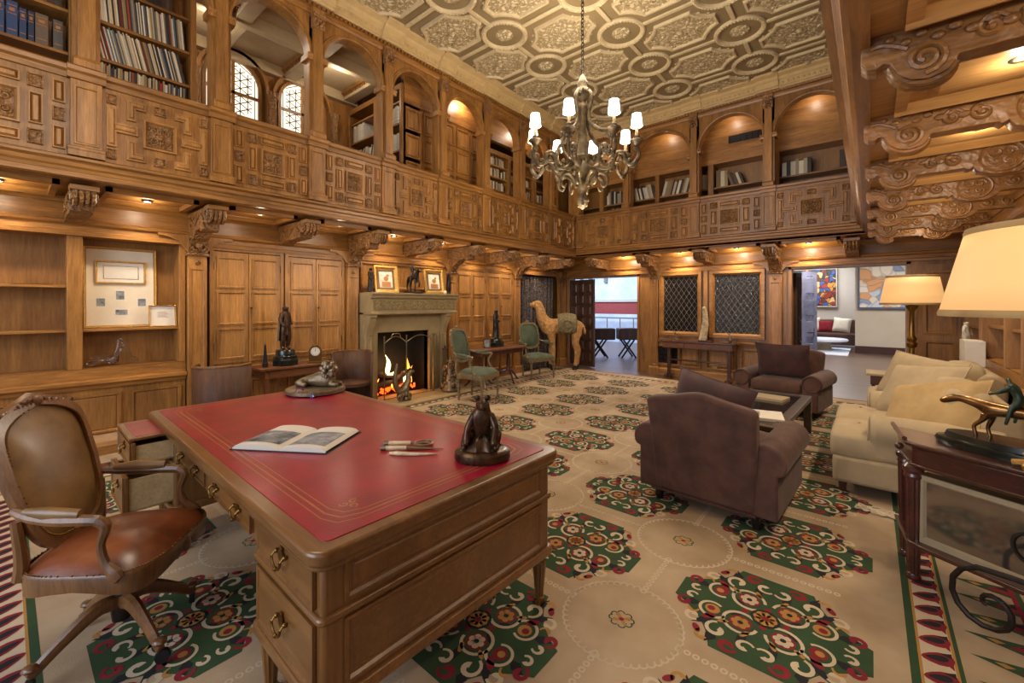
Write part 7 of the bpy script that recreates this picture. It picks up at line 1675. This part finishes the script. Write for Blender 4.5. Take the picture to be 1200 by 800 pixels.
row(G5, -.38, -.12, lz, .27, .31, .06, .08, .2, ['4c3a2c', '5c4634', '3e3028'], 'book', 'thick folio at the right of the fourth arch', 'dark folios in the fourth arch')
row(G5, -1.17, -1.0, 3.37, .15, .2, .05, .06, .2, PALE, 'book', 'book on the low shelf of the fourth arch', 'white books low in the fourth arch')
row(G5, -3.27, -2.8, 3.37, .12, .16, .03, .05, .2, PALE, 'book', 'book on the low shelf of the second arch', 'books low in the second arch')
row(G5, -3.83, -3.45, 3.37, .14, .2, .03, .05, .2, ANT, 'book', 'book on the low shelf of the corner bay', 'books low in the corner bay')
row(G5, -4.5, -4.0, 3.37, .2, .25, .03, .05, .2, ANT, 'book', 'book on the low shelf beside the chandelier tip', 'books low beside the chandelier tip')
for a0, a1 in ((5.9, 6.35), (6.55, 7.0), (7.85, 8.4)):
    for z in (1.25, .86):
        row(right, a0, a1, z if z > 1 else .87, .2, .3, .03, .05, .2, ANT + PALE, 'book', 'old book, right wall, ' + ('upper' if z > 1 else 'lower') + ' shelf near %s' % {5.9: 'the large shade', 6.55: 'the white folio', 7.85: 'the porcelain figure'}[a0], 'books in the right bookcase %s %s' % (a0, z), bset=-.08)
# ------------------------------------------------------------ downlights
def downlight(x, y, z, label, power=19, ang=120, glow=2.2):
    t_ = thing('downlight', label, 'downlight', (x, y, z))
    MB().lathe([(.035, 0), (.045, 0), (.045, -.012), (.03, -.014), (.03, 0)], n=14).obj('trim_ring', M['iron'], t_, smooth=True); MB().lathe([(.0, -.006), (.029, -.006)], n=12).obj('lens', M['spot'], t_)
    light('SPOT', (x, y, z - .03), power, (1, .8, .56), .03, spot=ang, name='downlight_beam')
    if glow: light('POINT', (x, y, z - .07), glow, (1, .84, .62), .03, name='soffit_fill_light')  # added point light to brighten the soffit and frieze around each downlight
names = ['second from the left edge', 'above the framed certificate', 'above the obelisk', 'above the small mantel clock table', 'over the left of the mantel', 'over the right of the mantel', 'above the bronze on the tripod table', 'above the curtain end', 'in the corner by the camel']
for i in range(9):
    y = -.04 + .965 * i
    downlight(-5.56 if i != 2 and i != 3 else -5.35, y, ZS - .005, 'small recessed spotlight under the left gallery, ' + names[i])
for x, s_ in ((-4.15, 'over the doorway beside the camel'), (-2.95, 'over the plain leaded window'), (-1.9, 'over the rippled leaded window'), (-.8, 'over the doorway to the hall')): downlight(x, YB - .3, ZS - .005, 'small recessed spotlight under the end gallery, ' + s_, 34, glow=5)
for i, y in enumerate((1.8, 2.8, 3.75, 4.7, 5.7, 6.65, 7.6)):
    downlight(.5 if i else .62, y, ZS + .02, 'small recessed spotlight between the carved beams, number %s from the camera' % ['one', 'two', 'three', 'four', 'five', 'six', 'seven'][i], 20)
for x, y in ((-6.1, 1.6), (-6.1, 3.2), (-5.25, 5.0), (-5.2, 6.6), (-4.3, 8.4), (-3.1, 8.38), (-1.9, 8.38), (-.7, 8.38)): light('POINT', (x, y, 4.9 if y < 8 else 4.85), 6 if y < 8 else 2.2, (1, .88, .72), .06, name='gallery_light')
